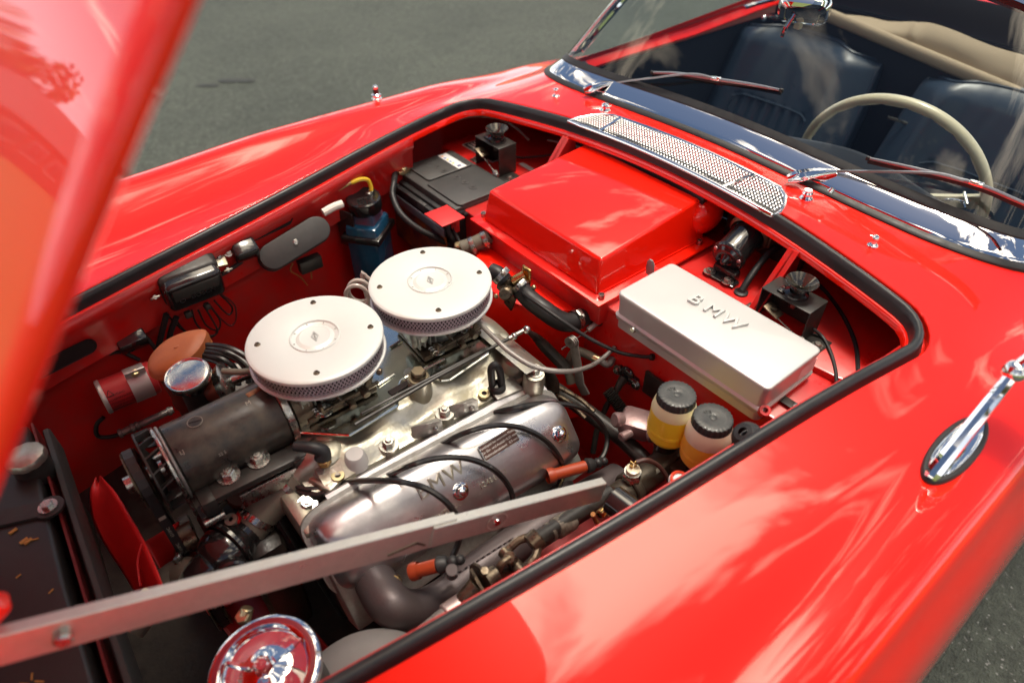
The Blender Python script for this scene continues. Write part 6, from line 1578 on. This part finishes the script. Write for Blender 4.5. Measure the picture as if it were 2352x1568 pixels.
b = MB(); b.box((-.222, .43, -.130), (.004, .24, .020), None, .001); b.build('hold_down_rail', mat('steel_blue_rail', (.22, .26, .31), .35, metal=.6), bt_)
b = MB(); b.box((-.212, .43, -.20), (.0015, .22, .10), None); b.build('case_sticker', mat('coloured_battery_sticker', (.01, .012, .05), .35, var=1.0, vscale=14, vcol=(.40, .13, .01)), bt_, smooth=False)
bolt((-0.1179, 0.2326, -0.1600), (-.5, 0, .8), bt_, .006, .006, YZINC)
# ---------------------------------------------------------------- bulkhead plumbing
hz_ = thing('heater_hose', 'short black heater hose with clamps entering a grommet below the heater cover', 'hose', (-0.2300, -0.0229, -0.1174))
P = [(-0.2620, 0.0142, -0.0790), (-0.2580, -0.0120, -0.0951), (-0.2520, -0.0473, -0.1034), (-0.2350, -0.0703, -0.1208), (-0.2150, -0.0805, -0.1298), (-0.1800, -0.0818, -0.1317)]
b = MB(); b.tube(P, lambda t: .0170+.001*math.sin(t*3), 22); b.build('hose', RUBBER, hz_)
clamp(V(P[-2]).lerp(V(P[-1]), .35), V(P[-1])-V(P[-2]), .0182, .010, hz_, STEEL, (-.4, -.3, 1)); clamp(V(P[0]).lerp(V(P[1]), .15), V(P[1])-V(P[0]), .0182, .009, hz_, STEEL, (-.2, -.6, 1))
b = MB(); b.lathe([(.017, .008), (.022, .006), (.0275, .002), (.0275, 0)], (-.166, (-0.1670, -0.0767, -0.1343)[1], (-0.1670, -0.0767, -0.1343)[2]), (-1, 0, 0), 28); b.build('grommet', RUBBER, hz_)
hv = thing('heater_valve', 'small black heater valve between two clamped hose ends', 'valve', (-0.2700, 0.0320, -0.0855))
b = MB(); b.box((-0.2720, 0.0358, -0.0838), (.026, .024, .030), M.Rotation(.4, 4, 'Y'), .005); b.cyl((-0.2750, 0.0258, -0.0924), (-0.3000, 0.0046, -0.0758), .012, n=18, bev=.003); b.box((-0.2700, 0.0270, -0.1177), (.006, .024, .040), M.Rotation(rad(20), 4, 'X'), .003); b.build('valve_body', DSTEEL, hv)
b = MB(); b.tube([(-0.2850, 0.0638, -0.0642), (-0.2800, 0.0484, -0.0657), (-0.2750, 0.0358, -0.0755)], .0150, 18); b.build('hose_stub', RUBBER, hv)
b = MB(); b.cyl((-0.2650, 0.0255, -0.0772), (-0.2450, 0.0151, -0.0650), .010, n=18); b.box((-0.2430, 0.0126, -0.0645), (.004, .022, .034), None, .001); b.build('brass_outlet', BRASS, hv)
clamp((-0.2790, 0.0433, -0.0672), V((-0.2750, 0.0358, -0.0755))-V((-0.2820, 0.0522, -0.0630)), .0162, .010, hv, STEEL, (0, -.2, 1))
for p in ((-0.2800, 0.0562, -0.1200), (-0.2450, -0.0095, -0.0782)): b = MB(); b.ball(p, .005, n=12); b.build('screw_head', YZINC, hv)
h2 = thing('upper_heater_hose', 'short grey hose with brass clamps behind the rear air cleaner', 'hose', (-0.2000, 0.2314, -0.1203))
P = [(-0.2350, 0.2295, -0.1209), (-0.2150, 0.2185, -0.1151), (-0.1900, 0.2065, -0.1045), (-0.1800, 0.2002, -0.0970)]
b = MB(); b.tube(P, .0155, 20); b.build('hose', HOSE, h2)
clamp(P[2], V(P[3])-V(P[1]), .0165, .010, h2, STEEL, (-.4, -.8, .2)); clamp(P[1], V(P[2])-V(P[0]), .0165, .009, h2, STEEL, (-.4, -.8, .2))
b = MB(); b.cyl((-0.2350, 0.2381, -0.1146), (-0.2350, 0.2406, -0.1428), .010, n=16, bev=.002); b.build('elbow', YZINC, h2)
b = MB(); b.lathe([(.015, .008), (.022, .005), (.022, 0)], (-0.1700, 0.2074, -0.1046), (-1, 0, 0), 24); b.build('grommet', RUBBER, h2)
cable('black bowden cable sweeping from the heater valve along the bulkhead to a grommet', 'cable', [(-0.2620, 0.0191, -0.0887), (-0.2750, -0.0315, -0.0732), (-0.2740, -0.0595, -0.0731), (-0.2620, -0.1032, -0.0857), (-0.2350, -0.1425, -0.1136), (-0.2000, -0.1849, -0.1374), (-0.1780, -0.2158, -0.1384), (-0.1700, -0.2370, -0.1299)], .0034, RUBBER, 'bowden_cable', ends=((.0045, .022, CASTD), (.0060, .006, RUBBER)))
o = thing('throttle_rod_guide', 'thin rod with a grey sleeve passing through a small grommet in the bulkhead', 'rod', (-0.1800, -0.0919, -0.1725))
b = MB(); b.cyl((-0.1700, -0.1031, -0.1388), (-0.1920, -0.1016, -0.1469), .0052, n=14, bev=.001); b.build('sleeve', CREAMT, o)
b = MB(); b.cyl((-0.1900, -0.1018, -0.1468), (-0.2350, -0.0807, -0.1841), .0012, n=6); b.build('wire_rod', STEEL, o)
b = MB(); b.lathe([(.005, .006), (.0095, .004), (.0095, 0)], (-0.1660, -0.1035, -0.1376), (-1, 0, 0), 18); b.build('grommet', RUBBER, o)
o = thing('bell_crank', 'ribbed grey bell crank lever hanging behind the engine', 'lever', (-0.2150, -0.0937, -0.1735))
b = MB(); ctr = V((-0.2250, -0.1004, -0.1548))
for k in range(3): b.lathe([(.004, 0), (.0115, 0), (.0115, .0028), (.004, .0028)], ctr+V((-.004*k, 0, 0)), (-1, -.2, 0), 22)
b.build('pulley', CASTD, o)
b = MB(); b.sweep([ctr+V((0, .0, -.005)), (-0.2250, -0.1124, -0.1979), (-0.2300, -0.1297, -0.2380), (-0.2250, -0.1420, -0.2605)], [(-.0085, -.002), (.0085, -.002), (.0085, .002), (.0, .0045), (-.0085, .002)], upv=(-1, -.3, .2)); b.build('arm', CASTD, o)
h3 = thing('vacuum_pipe', 'thin grey pipe with brass coupling and elbow on the bulkhead', 'pipe', (-0.1900, -0.1279, -0.1963))
b = MB(); b.tube([(-0.2300, -0.1074, -0.2553), (-0.2250, -0.0910, -0.2247), (-0.2150, -0.0953, -0.1918), (-0.2000, -0.1092, -0.1950), (-0.1900, -0.1308, -0.2008)], .0085, 12); b.build('hose', HOSE, h3)
b = MB(); b.cyl((-0.1970, -0.1145, -0.1974), (-0.1880, -0.1377, -0.1992), .0078, n=14, bev=.001); b.build('coupling', YZINC, h3)
b = MB(); b.tube([(-0.1880, -0.1377, -0.1992), (-0.1820, -0.1482, -0.2040), (-0.1760, -0.1509, -0.2012), (-0.1680, -0.1473, -0.1996)], .0072, 12); b.build('elbow', CASTD, h3)
pm = thing('pedal_link', 'black rod and bolted two ear socket on the bulkhead', 'linkage', (-0.1700, -0.1845, -0.2132))
b = MB()
c0, c1, c2 = V((-0.1670, -0.1679, -0.2096)), V((-0.1700, -0.1884, -0.2102)), V((-0.1670, -0.2140, -0.2125))
b.ball(c1, .019, (.45, 1, 1), 20); b.tube([c0, c1, c2], .0095, 12); b.build('socket', BLACK, pm)
bolt(c0+V((-.006, 0, 0)), (-1, 0, .2), pm, .0062, .006, STEEL); bolt(c2+V((-.006, 0, 0)), (-1, 0, .2), pm, .0062, .006, STEEL)
b = MB(); b.tube([c1+V((-.008, 0, 0)), (-0.1950, -0.1907, -0.2263), (-0.2200, -0.1908, -0.2592), (-0.2400, -0.1936, -0.3027), (-0.2600, -0.2072, -0.3440)], lambda t: .0095-.004*min(1, t*3), 12); b.build('rod', BLACKS, pm)
# ---------------------------------------------------------------- brake hydraulics
def reservoir(c, h, r, cap_r, fl, pl, level, label):
    t = thing('fluid_reservoir', label, 'fluid reservoir', c, 'round fluid reservoirs with black caps')
    c = V(c); k = r/.033
    lv_ = h*level
    def prof_(z):
        f = z/h
        if f < .10: return r*(.84+.15*f/.10)
        if f < .30: return r*(.99+.012*math.sin(f*60)*0)
        if f < .72: return r*(1.0-.02*(f-.3)/.42)
        return r*(.98-.13*((f-.72)/.28)**1.6)
    zs = [h*i/24 for i in range(25)]
    b = MB(); b.lathe([(0, 0)]+[(prof_(z), z) for z in zs if z <= lv_]+[(prof_(lv_), lv_)], c, (0, 0, 1), 40); b.build('fluid', fl, t)
    b = MB(); b.lathe([(prof_(lv_)+.0002, lv_)]+[(prof_(z)+.0002, z) for z in zs if z > lv_], c, (0, 0, 1), 40); b.build('bottle', pl, t)
    for f in (.30, .34): b = MB(); b.lathe([(prof_(h*f), h*f-.0006), (prof_(h*f)+.0005, h*f), (prof_(h*f), h*f+.0006)], c, (0, 0, 1), 40); b.build('moulding_ring', fl, t)
    b = MB(); n = 26; z0 = h-.004
    b.lathe([(0, .0165), (.004, .0155), (.007, .017), (.012, .0168), (.016, .0174), (cap_r-.003, .0176), (cap_r-.0008, .0165), (cap_r, .014), (cap_r, .001), (cap_r-.001, 0), (cap_r-.004, 0)], c+V((0, 0, z0)), (0, 0, 1), n*4, wob=lambda i: 1.0 if i % 4 in (0, 1) else .965)
    cp = b.build('cap', mat('chalky_black_plastic', (.03, .033, .033), .5, var=.9, vscale=60, vcol=(.055, .06, .058), bump=.3, bscale=260, coat=.2) if 'chalky_black_plastic' not in bpy.data.materials else bpy.data.materials['chalky_black_plastic'], t)
    text('ATE', .0075, tframe(c+V((0, .012, z0+.0176)), (.8, -.6, 0), (.6, .8, 0)), cp.data.materials[0], cp, .0004)
    b = MB(); b.cyl(c+V((0, 0, -.025)), c+V((0, 0, .002)), r*.55, n=20); b.build('outlet', BLACK, t)
    return t
reservoir((-.262, -.355, -.158), .080, .0345, .0290, YFLUID, MILKY, .76, 'yellow fluid reservoir with black cap, the left one below the aluminium box')
reservoir((-.258, -.418, -.158), .080, .0345, .0290, OFLUID, MILKYP, .66, 'orange tinted fluid reservoir with black cap, right next to the near seal')
mcy = thing('master_cylinder', 'dark cast brake master cylinder with brass union below the reservoirs', 'brake cylinder', (-.30, -.36, -.21))
b = MB(); b.cyl((-.385, -.368, -.205), (-.20, -.366, -.205), .022, n=28, bev=.003); b.cyl((-.36, -.368, -.205), (-.345, -.368, -.205), .027, n=28, bev=.002); b.box((-.255, -.37, -.205), (.12, .03, .04), None, .008); b.cyl((-.21, -.362, -.215), (-.19, -.362, -.215), .036, n=24, bev=.004)
b.cyl((-.262, -.355, -.21), (-.262, -.355, -.155), .017, n=20); b.cyl((-.258, -.418, -.21), (-.258, -.418, -.155), .017, n=20); b.box((-.26, -.40, -.205), (.05, .07, .03), None, .006)
b.build('cylinder', mat('dark_cast_iron', (.055, .048, .038), .42, metal=.6, var=.6, vscale=30, vcol=(.12, .10, .07), bump=.25), mcy)
sp_ = V((-.352, -.366, -.180))
b = MB(); b.hexa(sp_, (0, 0, 1), .0150, .010); b.lathe([(.013, .01), (.013, .016), (0, .016)], sp_, (0, 0, 1), 20); b.build('switch_base', STEEL, mcy)
b = MB(); b.lathe([(.0105, .016), (.0105, .022), (.006, .023), (0, .023)], sp_, (0, 0, 1), 20); b.build('switch_insulator', IVORY, mcy)
b = MB(); b.box(sp_+V((-.002, .003, .029)), (.0012, .006, .014)); b.box(sp_+V((.004, .0, .030)), (.006, .0012, .014)); b.build('switch_blades', BRASS, mcy, smooth=False)
b = MB(); b.tube([sp_+V((.004, 0, .034)), sp_+V((.020, -.008, .034)), sp_+V((.040, -.020, .012)), sp_+V((.050, -.040, -.02))], .0036, 8); b.build('switch_lead', mat('brown_lead', (.07, .03, .025), .5), mcy)
b = MB(); b.hexa((-.392, -.370, -.205), (-1, 0, 0), .0125, .020); b.cyl((-.412, -.370, -.205), (-.424, -.372, -.205), .0075, n=14, bev=.002); b.build('union', BRASS, mcy)
b = MB(); b.tube([(-.40, -.40, -.23), (-.35, -.43, -.20), (-.29, -.47, -.19)], .0030, 8); b.tube([(-0.4729, -0.4000, -0.1242), (-0.4610, -0.4000, -0.1561), (-0.4510, -0.4100, -0.1591), (-0.4495, -0.4200, -0.1395)], .0034, 8); b.build('brake_pipe', mat('copper_pipe', (.42, .20, .08), .35, metal=.8), mcy)
b = MB(); b.lathe([(0, .006), (.009, .006), (.0095, .004), (.0145, .004), (.015, 0)], (-0.3624, -0.4500, -0.0957), (0, -.2, 1), 24); b.build('white_plug', mat('white_plug_plastic', (.75, .74, .72), .4), mcy)
b = MB(); b.lathe([(.0105, .0062), (.0125, .0085), (.0145, .0062)], (-0.3624, -0.4500, -0.0957), (0, -.2, 1), 24); b.build('red_ring', mat('orange_red_ring', (.72, .07, .03), .4), mcy)
# silver bodied regulator left of the reservoirs and its bracket
o = thing('brake_servo_valve', 'small pinkish cast valve body left of the reservoirs', 'valve', (-0.2536, -0.2861, -0.2000))
b = MB(); q = V((-0.2503, -0.2850, -0.2000)); b.box(q, (.050, .055, .035), M.Rotation(.5, 4, 'Z'), .010); b.cyl(q+V((-.02, .015, .01)), q+V((-.035, .02, .016)), .013, n=18, bev=.003); b.cyl(q+V((-.022, -.008, .0)), q+V((-.045, -.006, .002)), .008, n=14, bev=.002); b.cyl(q+V((.0, -.03, .006)), q+V((-.012, -.045, .008)), .009, n=14, bev=.002); b.build('valve_body', mat('pinkish_cast', (.34, .24, .24), .4, metal=.6, var=.6, vscale=30, vcol=(.2, .12, .11), bump=.25), o)
b = MB(); b.box((-.172, -.33, -.190), (.006, .20, .05), None, .001); b.build('mounting_plate', BLACKS, o)
b = MB()
for k in range(14): b.lathe([(.009, 0), (.0125, .002), (.009, .004)], V((-0.2150, -0.1844, -0.2219)).lerp(V((-0.2100, -0.2239, -0.2500)), k/13), V((-0.2100, -0.2239, -0.2500))-V((-0.2150, -0.1844, -0.2219)), 14)
b.build('spring_boot', BLACKS, o)
o = thing('body_grommet_bolt', 'big bright bolt in a black rubber cup beside the second reservoir', 'bolt', (-0.2680, -0.4750, -0.0396))
b = MB(); b.lathe([(.006, .009), (.012, .008), (.018, .002), (.020, -.004), (.020, -.02)], (-0.3045, -0.4900, -0.0046), (-.5, .3, .8), 28); b.build('rubber_cup', RUBBER, o); bolt((-0.2784, -0.4800, -0.0328), (-.5, .3, .8), o, .0080, .010, CASTD)
# dark cross tubes low in the bay
o = thing('cross_tube', 'black tube crossing the bay behind the valve cover', 'tube', (-0.2601, -0.2152, -0.2400))
b = MB(); b.tube([(-0.2859, -0.0798, -0.2300), (-0.2741, -0.1622, -0.2350), (-0.2653, -0.2629, -0.2400), (-0.2717, -0.3484, -0.2400)], .0145, 16); b.build('tube', BLACKS, o)
b = MB(); b.tube([(-0.2952, -0.1193, -0.2050), (-0.2819, -0.1789, -0.2050), (-0.2794, -0.2150, -0.2100)], .0042, 8); b.tube([(-0.3108, -0.1480, -0.2000), (-0.3043, -0.1802, -0.2000), (-0.3050, -0.2194, -0.2050)], .0035, 8); b.build('thin_pipe', DSTEEL, o)
b = MB(); b.box((-.30, -.25, -.52), (.28, .55, .02), None, .004); b.box((-.30, -.48, -.40), (.30, .03, .22), None, .004); b.build('bay_floor', REDDUST, car)
b = MB(); b.box((-.62, -.44, -.52), (.40, .10, .10), None, .01); b.box((-.62, .40, -.50), (.5, .10, .10), None, .01); b.build('chassis_rail', DIRTY, car)
# bracket tube that carries the strut
o = thing('strut_socket', 'black tube stub that carries the rear end of the hood strut', 'bracket', (-0.4457, -0.4172, -0.1000))
a0, a1 = V((-0.4465, -0.4057, -0.1050)), V((-0.4394, -0.4738, -0.1050))
b = MB(); b.cyl(a0, a1, .0205, n=32, bev=.003); b.build('tube', BLACK, o)
# ---------------------------------------------------------------- hood strut
s0 = V((-0.4490, -0.3933, -0.1035)); s1 = V((-1.0734, -0.2767, 0.0885))
sd2 = (s1-s0).normalized(); ln2 = (s1-s0).length
hs_ = thing('hood_strut', 'two piece bare metal hood strut slanting across the engine', 'strut', s0)
nn2 = V((0, -1, 0)); nn2 = (nn2-sd2*nn2.dot(sd2)).normalized(); uu2 = sd2.cross(nn2); 
if uu2.z < 0: uu2 = -uu2
def chan(a, c, h, fl, th, off, top=True, nm='channel', m=None, par=None, lab=None):
    b = MB(); H = h/2
    sec = [(0, -H), (th, -H), (th, H-th), (-fl, H-th), (-fl, H), (0, H)] if False else None
    P_ = [s0+sd2*a+nn2*off, s0+sd2*c+nn2*off]
    R = []
    for p in P_:
        pts_ = [(0, -H), (-th, -H), (-th, H-th), (-fl, H-th), (-fl, H), (0-.0012, H), (0, H-.0012)]
        R.append([b.bm.verts.new(p+nn2*x+uu2*y) for x, y in pts_])
    for i in range(7): b.bm.faces.new([R[0][i], R[0][(i+1) % 7], R[1][(i+1) % 7], R[1][i]])
    b.bm.faces.new(R[0][::-1]); b.bm.faces.new(R[1])
    return b.build(nm, m, par, lab, angle=30)
STRUT = mat('scuffed_zinc_strut', (.66, .65, .58), .36, metal=.75, var=.5, vscale=30, vcol=(.40, .38, .34), bump=.15, bscale=150, rvar=.1)
jx = ln2*.385
chan(0, jx, .0320, .012, .0022, .0, m=STRUT, par=hs_, nm='upper_channel')
chan(jx-.03, ln2, .0380, .011, .0020, -.0026, m=STRUT, par=hs_, nm='lower_channel')
p = s0+sd2*(jx*.66)+nn2*.0005-uu2*.001
b = MB(); b.lathe([(0, .0022), (.0045, .0022), (.0052, .0002)], p, nn2, 24); rv = b.build('rivet', CHROME, hs_)
b = MB(); b.lathe([(.0115, .0002), (.0135, .0008), (.015, .0003)], p, nn2, 30); b.build('rivet_dimple', STRUT, hs_)
b = MB()
tri = [(jx+.052, -.0125), (jx+.018, -.004), (jx+.006, -.012)]
for (x1, y1), (x2, y2) in zip(tri, tri[1:]): b.sweep([s0+sd2*x1+uu2*y1-nn2*.0022, s0+sd2*x2+uu2*y2-nn2*.0022], [(-.0012, -.0006), (.0012, -.0006), (.0012, .0006), (-.0012, .0006)], upv=nn2)
b.build('notch_edge', DSTEEL, hs_)
b = MB(); b.cyl(s1-sd2*.055+nn2*.006, s1-sd2*.055-nn2*.01, .008, n=18, bev=.002); b.build('hood_pin', STEEL, hs_)
b = MB(); b.box(s1+V((.0, .02, .012)), (.075, .02, .02), M.Rotation(rad(-35), 4, 'Y'), .004); b.build('hood_bracket', RED, car)
# ---------------------------------------------------------------- steering column with joints
sc2 = thing('steering_shaft', 'oily steering shaft with universal joint between exhaust and near wing', 'steering shaft', (-0.5780, -0.3600, -0.1850))
A_ = [V((-0.4052, -0.3700, -0.1664)), V((-0.4664, -0.3700, -0.1665)), V((-0.5523, -0.3700, -0.1502)), V((-0.5877, -0.3700, -0.1614)), V((-0.6356, -0.3700, -0.1574)), V((-0.6782, -0.3700, -0.1737)), V((-0.7301, -0.3700, -0.1816))]
b = MB(); b.cyl(A_[0], A_[2], .0115, n=18); b.build('upper_shaft', BLACKS, sc2)
b = MB(); b.cyl(A_[1].lerp(A_[2], .15), A_[1].lerp(A_[2], .55), .0150, n=20, bev=.003); b.cyl(A_[1].lerp(A_[2], .62), A_[1].lerp(A_[2], .68), .0135, n=18); b.build('greased_sleeve', mat('dirty_grease', (.30, .27, .22), .55, metal=.4, var=.9, vscale=60, vcol=(.04, .03, .02), bump=.6), sc2)
b = MB(); d = (A_[3]-A_[2]).normalized(); s_ = V((0, 0, 1)).cross(d).normalized(); u_ = s_.cross(d)
b.tube([A_[2]+s_*.010, A_[2]+s_*.017+d*.014, A_[3]+s_*.017], .006, 10); b.tube([A_[2]-s_*.010, A_[2]-s_*.017+d*.014, A_[3]-s_*.017], .006, 10); b.cyl(A_[2]-d*.012, A_[2]+d*.006, .0145, n=18, bev=.002)
b.cyl(A_[3]-s_*.022, A_[3]+s_*.022, .0085, n=16, bev=.001); b.cyl(A_[3]-u_*.020, A_[3]+u_*.020, .0085, n=16, bev=.001); d2_ = (A_[4]-A_[3]).normalized()
b.tube([A_[3]+u_*.017, A_[3]+u_*.015+d2_*.014, A_[3]+d2_*.03], .0055, 10); b.tube([A_[3]-u_*.017, A_[3]-u_*.015+d2_*.014, A_[3]+d2_*.03], .0055, 10); b.build('universal_joint', DSTEEL, sc2)
b = MB(); b.cyl(A_[3]+d2_*.028, A_[4], .012, n=16, bev=.001)
for k in (0, .010): b.lathe([(0, 0), (.027, 0), (.027, .004), (0, .004)], A_[4]+d2_*k, d2_, 3 if k else 28)
b.hexa(A_[4]+V((0, .0, .022)), (0, -.3, 1), .006, .010); b.cyl(A_[4]+d2_*.01, A_[5], .014, .012, 16, .001); b.build('flange_joint', DSTEEL, sc2)
b = MB(); b.cyl(A_[5]-d2_*.012, A_[5]+d2_*.02, .0155, n=18, bev=.002); b.build('collar', mat('pinkish_steel', (.46, .36, .34), .4, metal=.6), sc2)
b = MB(); b.cyl(A_[5]+d2_*.015, A_[6]+d2_*.02, .0125, n=18); b.build('lower_column', CASTD, sc2)
# ---------------------------------------------------------------- chrome cap and grey dome
cc = V((-0.9002, -0.3225, -0.1076))
o = thing('chrome_canister', 'chrome lidded oil filter canister with central bolt at the bottom of the bay', 'canister', cc)
b = MB(); b.lathe([(0, .004), (.006, .004), (.012, .002), (.018, -.003), (.030, -.0065), (.044, -.007), (.0475, -.004), (.049, .0015), (.0510, .0022), (.0565, .0015), (.060, -.0005), (.0615, -.004), (.0605, -.010), (.058, -.014)], cc, (-.05, -.05, 1), 80); b.build('lid', CHROME, o)
b = MB(); b.lathe([(.0500, .0024), (.0540, .0022), (.0560, .0018)], cc, (-.05, -.05, 1), 64); b.build('painted_ring', mat('dark_red_ring', (.25, .02, .03), .3, coat=.4), o)
b = MB(); b.hexa(cc+V((0, 0, .003)), (-.05, -.05, 1), .0105, .010); b.lathe([(.0085, .012), (.006, .015), (0, .0155)], cc, (-.05, -.05, 1), 20); b.build('bolt', CHROME, o)
for a in (rad(10), rad(130), rad(250)):
    b = MB(); d = V((math.cos(a), math.sin(a), 0)); b.sweep([cc+d*.012+V((0, 0, .002)), cc+d*.030-V((0, 0, .0045)), cc+d*.046-V((0, 0, .004))], [(-.004, -.003), (.004, -.003), (.002, .0016), (-.002, .0016)], scale=lambda t: 1.7-t); b.build('rib', CHROME, o)
b = MB(); b.lathe([(.055, -.012), (.056, -.016), (.056, -.020), (.054, -.022), (.054, -.12)], cc, (-.05, -.05, 1), 48); b.build('can', BLACKS, o)
text('840 3946', .0075, tframe(cc+V((-.028, .004, -.0058)), (.75, -.62, 0), (.62, .75, 0)) @ M.Rotation(rad(100), 4, 'Z'), STEEL, o, .0005)
b = MB(); b.cyl((-0.8973, -0.2416, -0.1326), (-0.8870, -0.2354, -0.1197), .0075, n=12, bev=.001); b.hexa((-0.8944, -0.2396, -0.1287), (-.2, 0, 1), .009, .008); b.build('hose_union', YZINC, o)
gd = V((-0.8265, -0.3931, -0.2153))
o = thing('grey_dome', 'matt grey domed cover between chrome canister and near wing', 'cover', gd)
b = MB(); b.lathe([(0, .012), (.04, .0110), (.08, .006), (.098, -.002), (.103, -.008), (.104, -.05)], gd, (-.05, -.1, 1), 64); b.build('dome', mat('matt_grey_paint', (.22, .215, .21), .55, metal=.3, bump=.15, bscale=500, var=.15, vscale=40), o)
# ---------------------------------------------------------------- radiator and fan
rd = thing('radiator', 'black painted radiator tank with filler cap and bolted stay at the front', 'radiator', (-1.09, -.05, -.3))
b = MB(); rows = []
def rex(y): return -.992+.018*max(0, (y-.02)/.25)
b.prism([(-1.030, .26), (-1.040, .1), (-1.048, -.06), (-1.052, -.22), (-1.058, -.42), (-1.25, -.42), (-1.25, .26)], -.36, -.122, None, .006, 3); b.build('top_tank', mat('satin_radiator_black', (.022, .020, .018), .36, var=.5, vscale=9, vcol=(.035, .03, .027), rvar=.08, bump=.03), rd)
b = MB(); b.sweep([(-1.035, .068, -.1195), (-1.07, .082, -.1195), (-1.14, .11, -.1195)], [(-.013, -.002), (.013, -.002), (.013, .002), (-.013, .002)]); b.lathe([(.018, -.002), (.018, .0022), (0, .0022)], (-1.037, .069, -.1195), (0, 0, 1), 24); b.build('stay', BLACKS, rd)
bolt((-1.038, .069, -.117), (0, 0, 1), rd, .0078, .006, STEEL)
rc = V((-1.0401, 0.1611, -0.0950)); b = MB(); b.lathe([(0, .004), (.018, .003), (.024, .001), (.026, -.003), (.026, -.010), (.022, -.012)], rc, (0, 0, 1), 30, wob=lambda i: 1.0 if i % 3 else .96); b.build('filler_cap', CAST, rd); b = MB(); b.cyl(rc-V((0, 0, .045)), rc-V((0, 0, .012)), .024, n=24); b.build('filler_neck', BLACKS, rd)
b = MB(); b.sweep([V((-1.026, .27, -.132)), V((-1.032, .02, -.130)), V((-1.040, -.20, -.132)), V((-1.045, -.42, -.136))], [(-.0016, -.10), (.0016, -.10), (.0016, .0), (-.0016, .0)]); b.build('red_edge', mat('dull_red_edge', (.13, .012, .012), .5), rd)
b = MB(); b.sweep([V((-1.012, .24, -.130)), V((-1.018, .02, -.128)), V((-1.024, -.20, -.130)), V((-1.030, -.42, -.134))], [(-.0055, -.05), (.0055, -.05), (.0055, -.004), (.003, .0), (-.003, .0), (-.0055, -.004)]); b.build('rubber_strip', mat('grey_green_rubber', (.035, .037, .034), .5, rvar=.1), rd)
b = MB(); b.cyl((-0.9766, -0.1437, -0.1180), (-0.9739, -0.1442, -0.1100), .0055, n=12, bev=.001); b.build('yellow_screw', YZINC, rd)
STR = mat('dried_leaf_bits', (.45, .22, .05), .7)
rnd = random.Random(3); b = MB()
for k in range(16): b.box((-1.04-.10*rnd.random(), .10-.30*rnd.random(), -.1208), (.012*rnd.random()+.002, .0016, .001), M.Rotation(rnd.random()*6, 4, 'Z'))
for p in ((-1.075, .035), (-1.071, .031), (-1.083, .06)): b.box((p[0], p[1], -.1205), (.010, .004, .002), M.Rotation(.3, 4, 'Z'))
tag(b.build('leaf_litter', STR, smooth=False), 'tiny dry bits scattered on the radiator tank', 'leaf bits', kind='stuff')
fan = thing('cooling_fan', 'red plastic cooling fan blades between radiator and engine', 'fan', (-.93, .0, -.40))
b = MB()
BL = crom([(-0.9821, 0.1585, -0.1900), (-0.9986, 0.1402, -0.1950), (-1.0092, 0.0981, -0.2050), (-1.0080, 0.0449, -0.2100), (-1.0008, -0.0187, -0.2150), (-0.9964, -0.0763, -0.2200)], 6)
BR = crom([(-0.9778, 0.1533, -0.1850), (-0.9656, 0.0711, -0.1500), (-0.9607, 0.0111, -0.1450), (-0.9576, -0.0440, -0.1450), (-0.9582, -0.0966, -0.1450), (-0.9607, -0.1445, -0.1500)], 6)
b.grid(lambda u, v: BL[round(u*30)].lerp(BR[round(u*30)], v)+V((-.004, 0, -.012))*math.sin(v*math.pi), 30, 10); b.build('fan_blade', REDMATT, fan, solid=.002, angle=70)
b = MB(); b.tube([(-0.9602, -0.0460, -0.1430), (-0.9743, -0.0562, -0.1600), (-0.9844, -0.0777, -0.1800)], .0016, 6); b.build('blade_seam', REDMATT, fan)
b = MB(); b.grid(lambda u, v: V((-0.9623, 0.0042, -0.2000)).lerp(V((-0.9137, 0.0607, -0.2400)), v).lerp(V((-0.9603, -0.0422, -0.2400)), u*.9)+V((0, 0, -.02*v)), 10, 8); b.build('fan_blade', REDMATT, fan, solid=.002, angle=70)
b = MB(); b.cyl((-.94, .03, -.40), (-.90, .03, -.40), .05, n=30, bev=.004); b.build('fan_hub', REDMATT, fan)
b = MB(); b.box((-.87, -.10, -.46), (.10, .50, .05), M.Rotation(rad(8), 4, 'Z'), .01); b.box((-.915, -.37, -.36), (.02, .20, .30), None, .004); b.build('front_cross_member', REDDUST, car)
b = MB(); b.cyl((-.91, -.062, -.29), (-.88, -.062, -.29), .012, n=18, bev=.002); b.build('small_pulley', CASTD, eng)
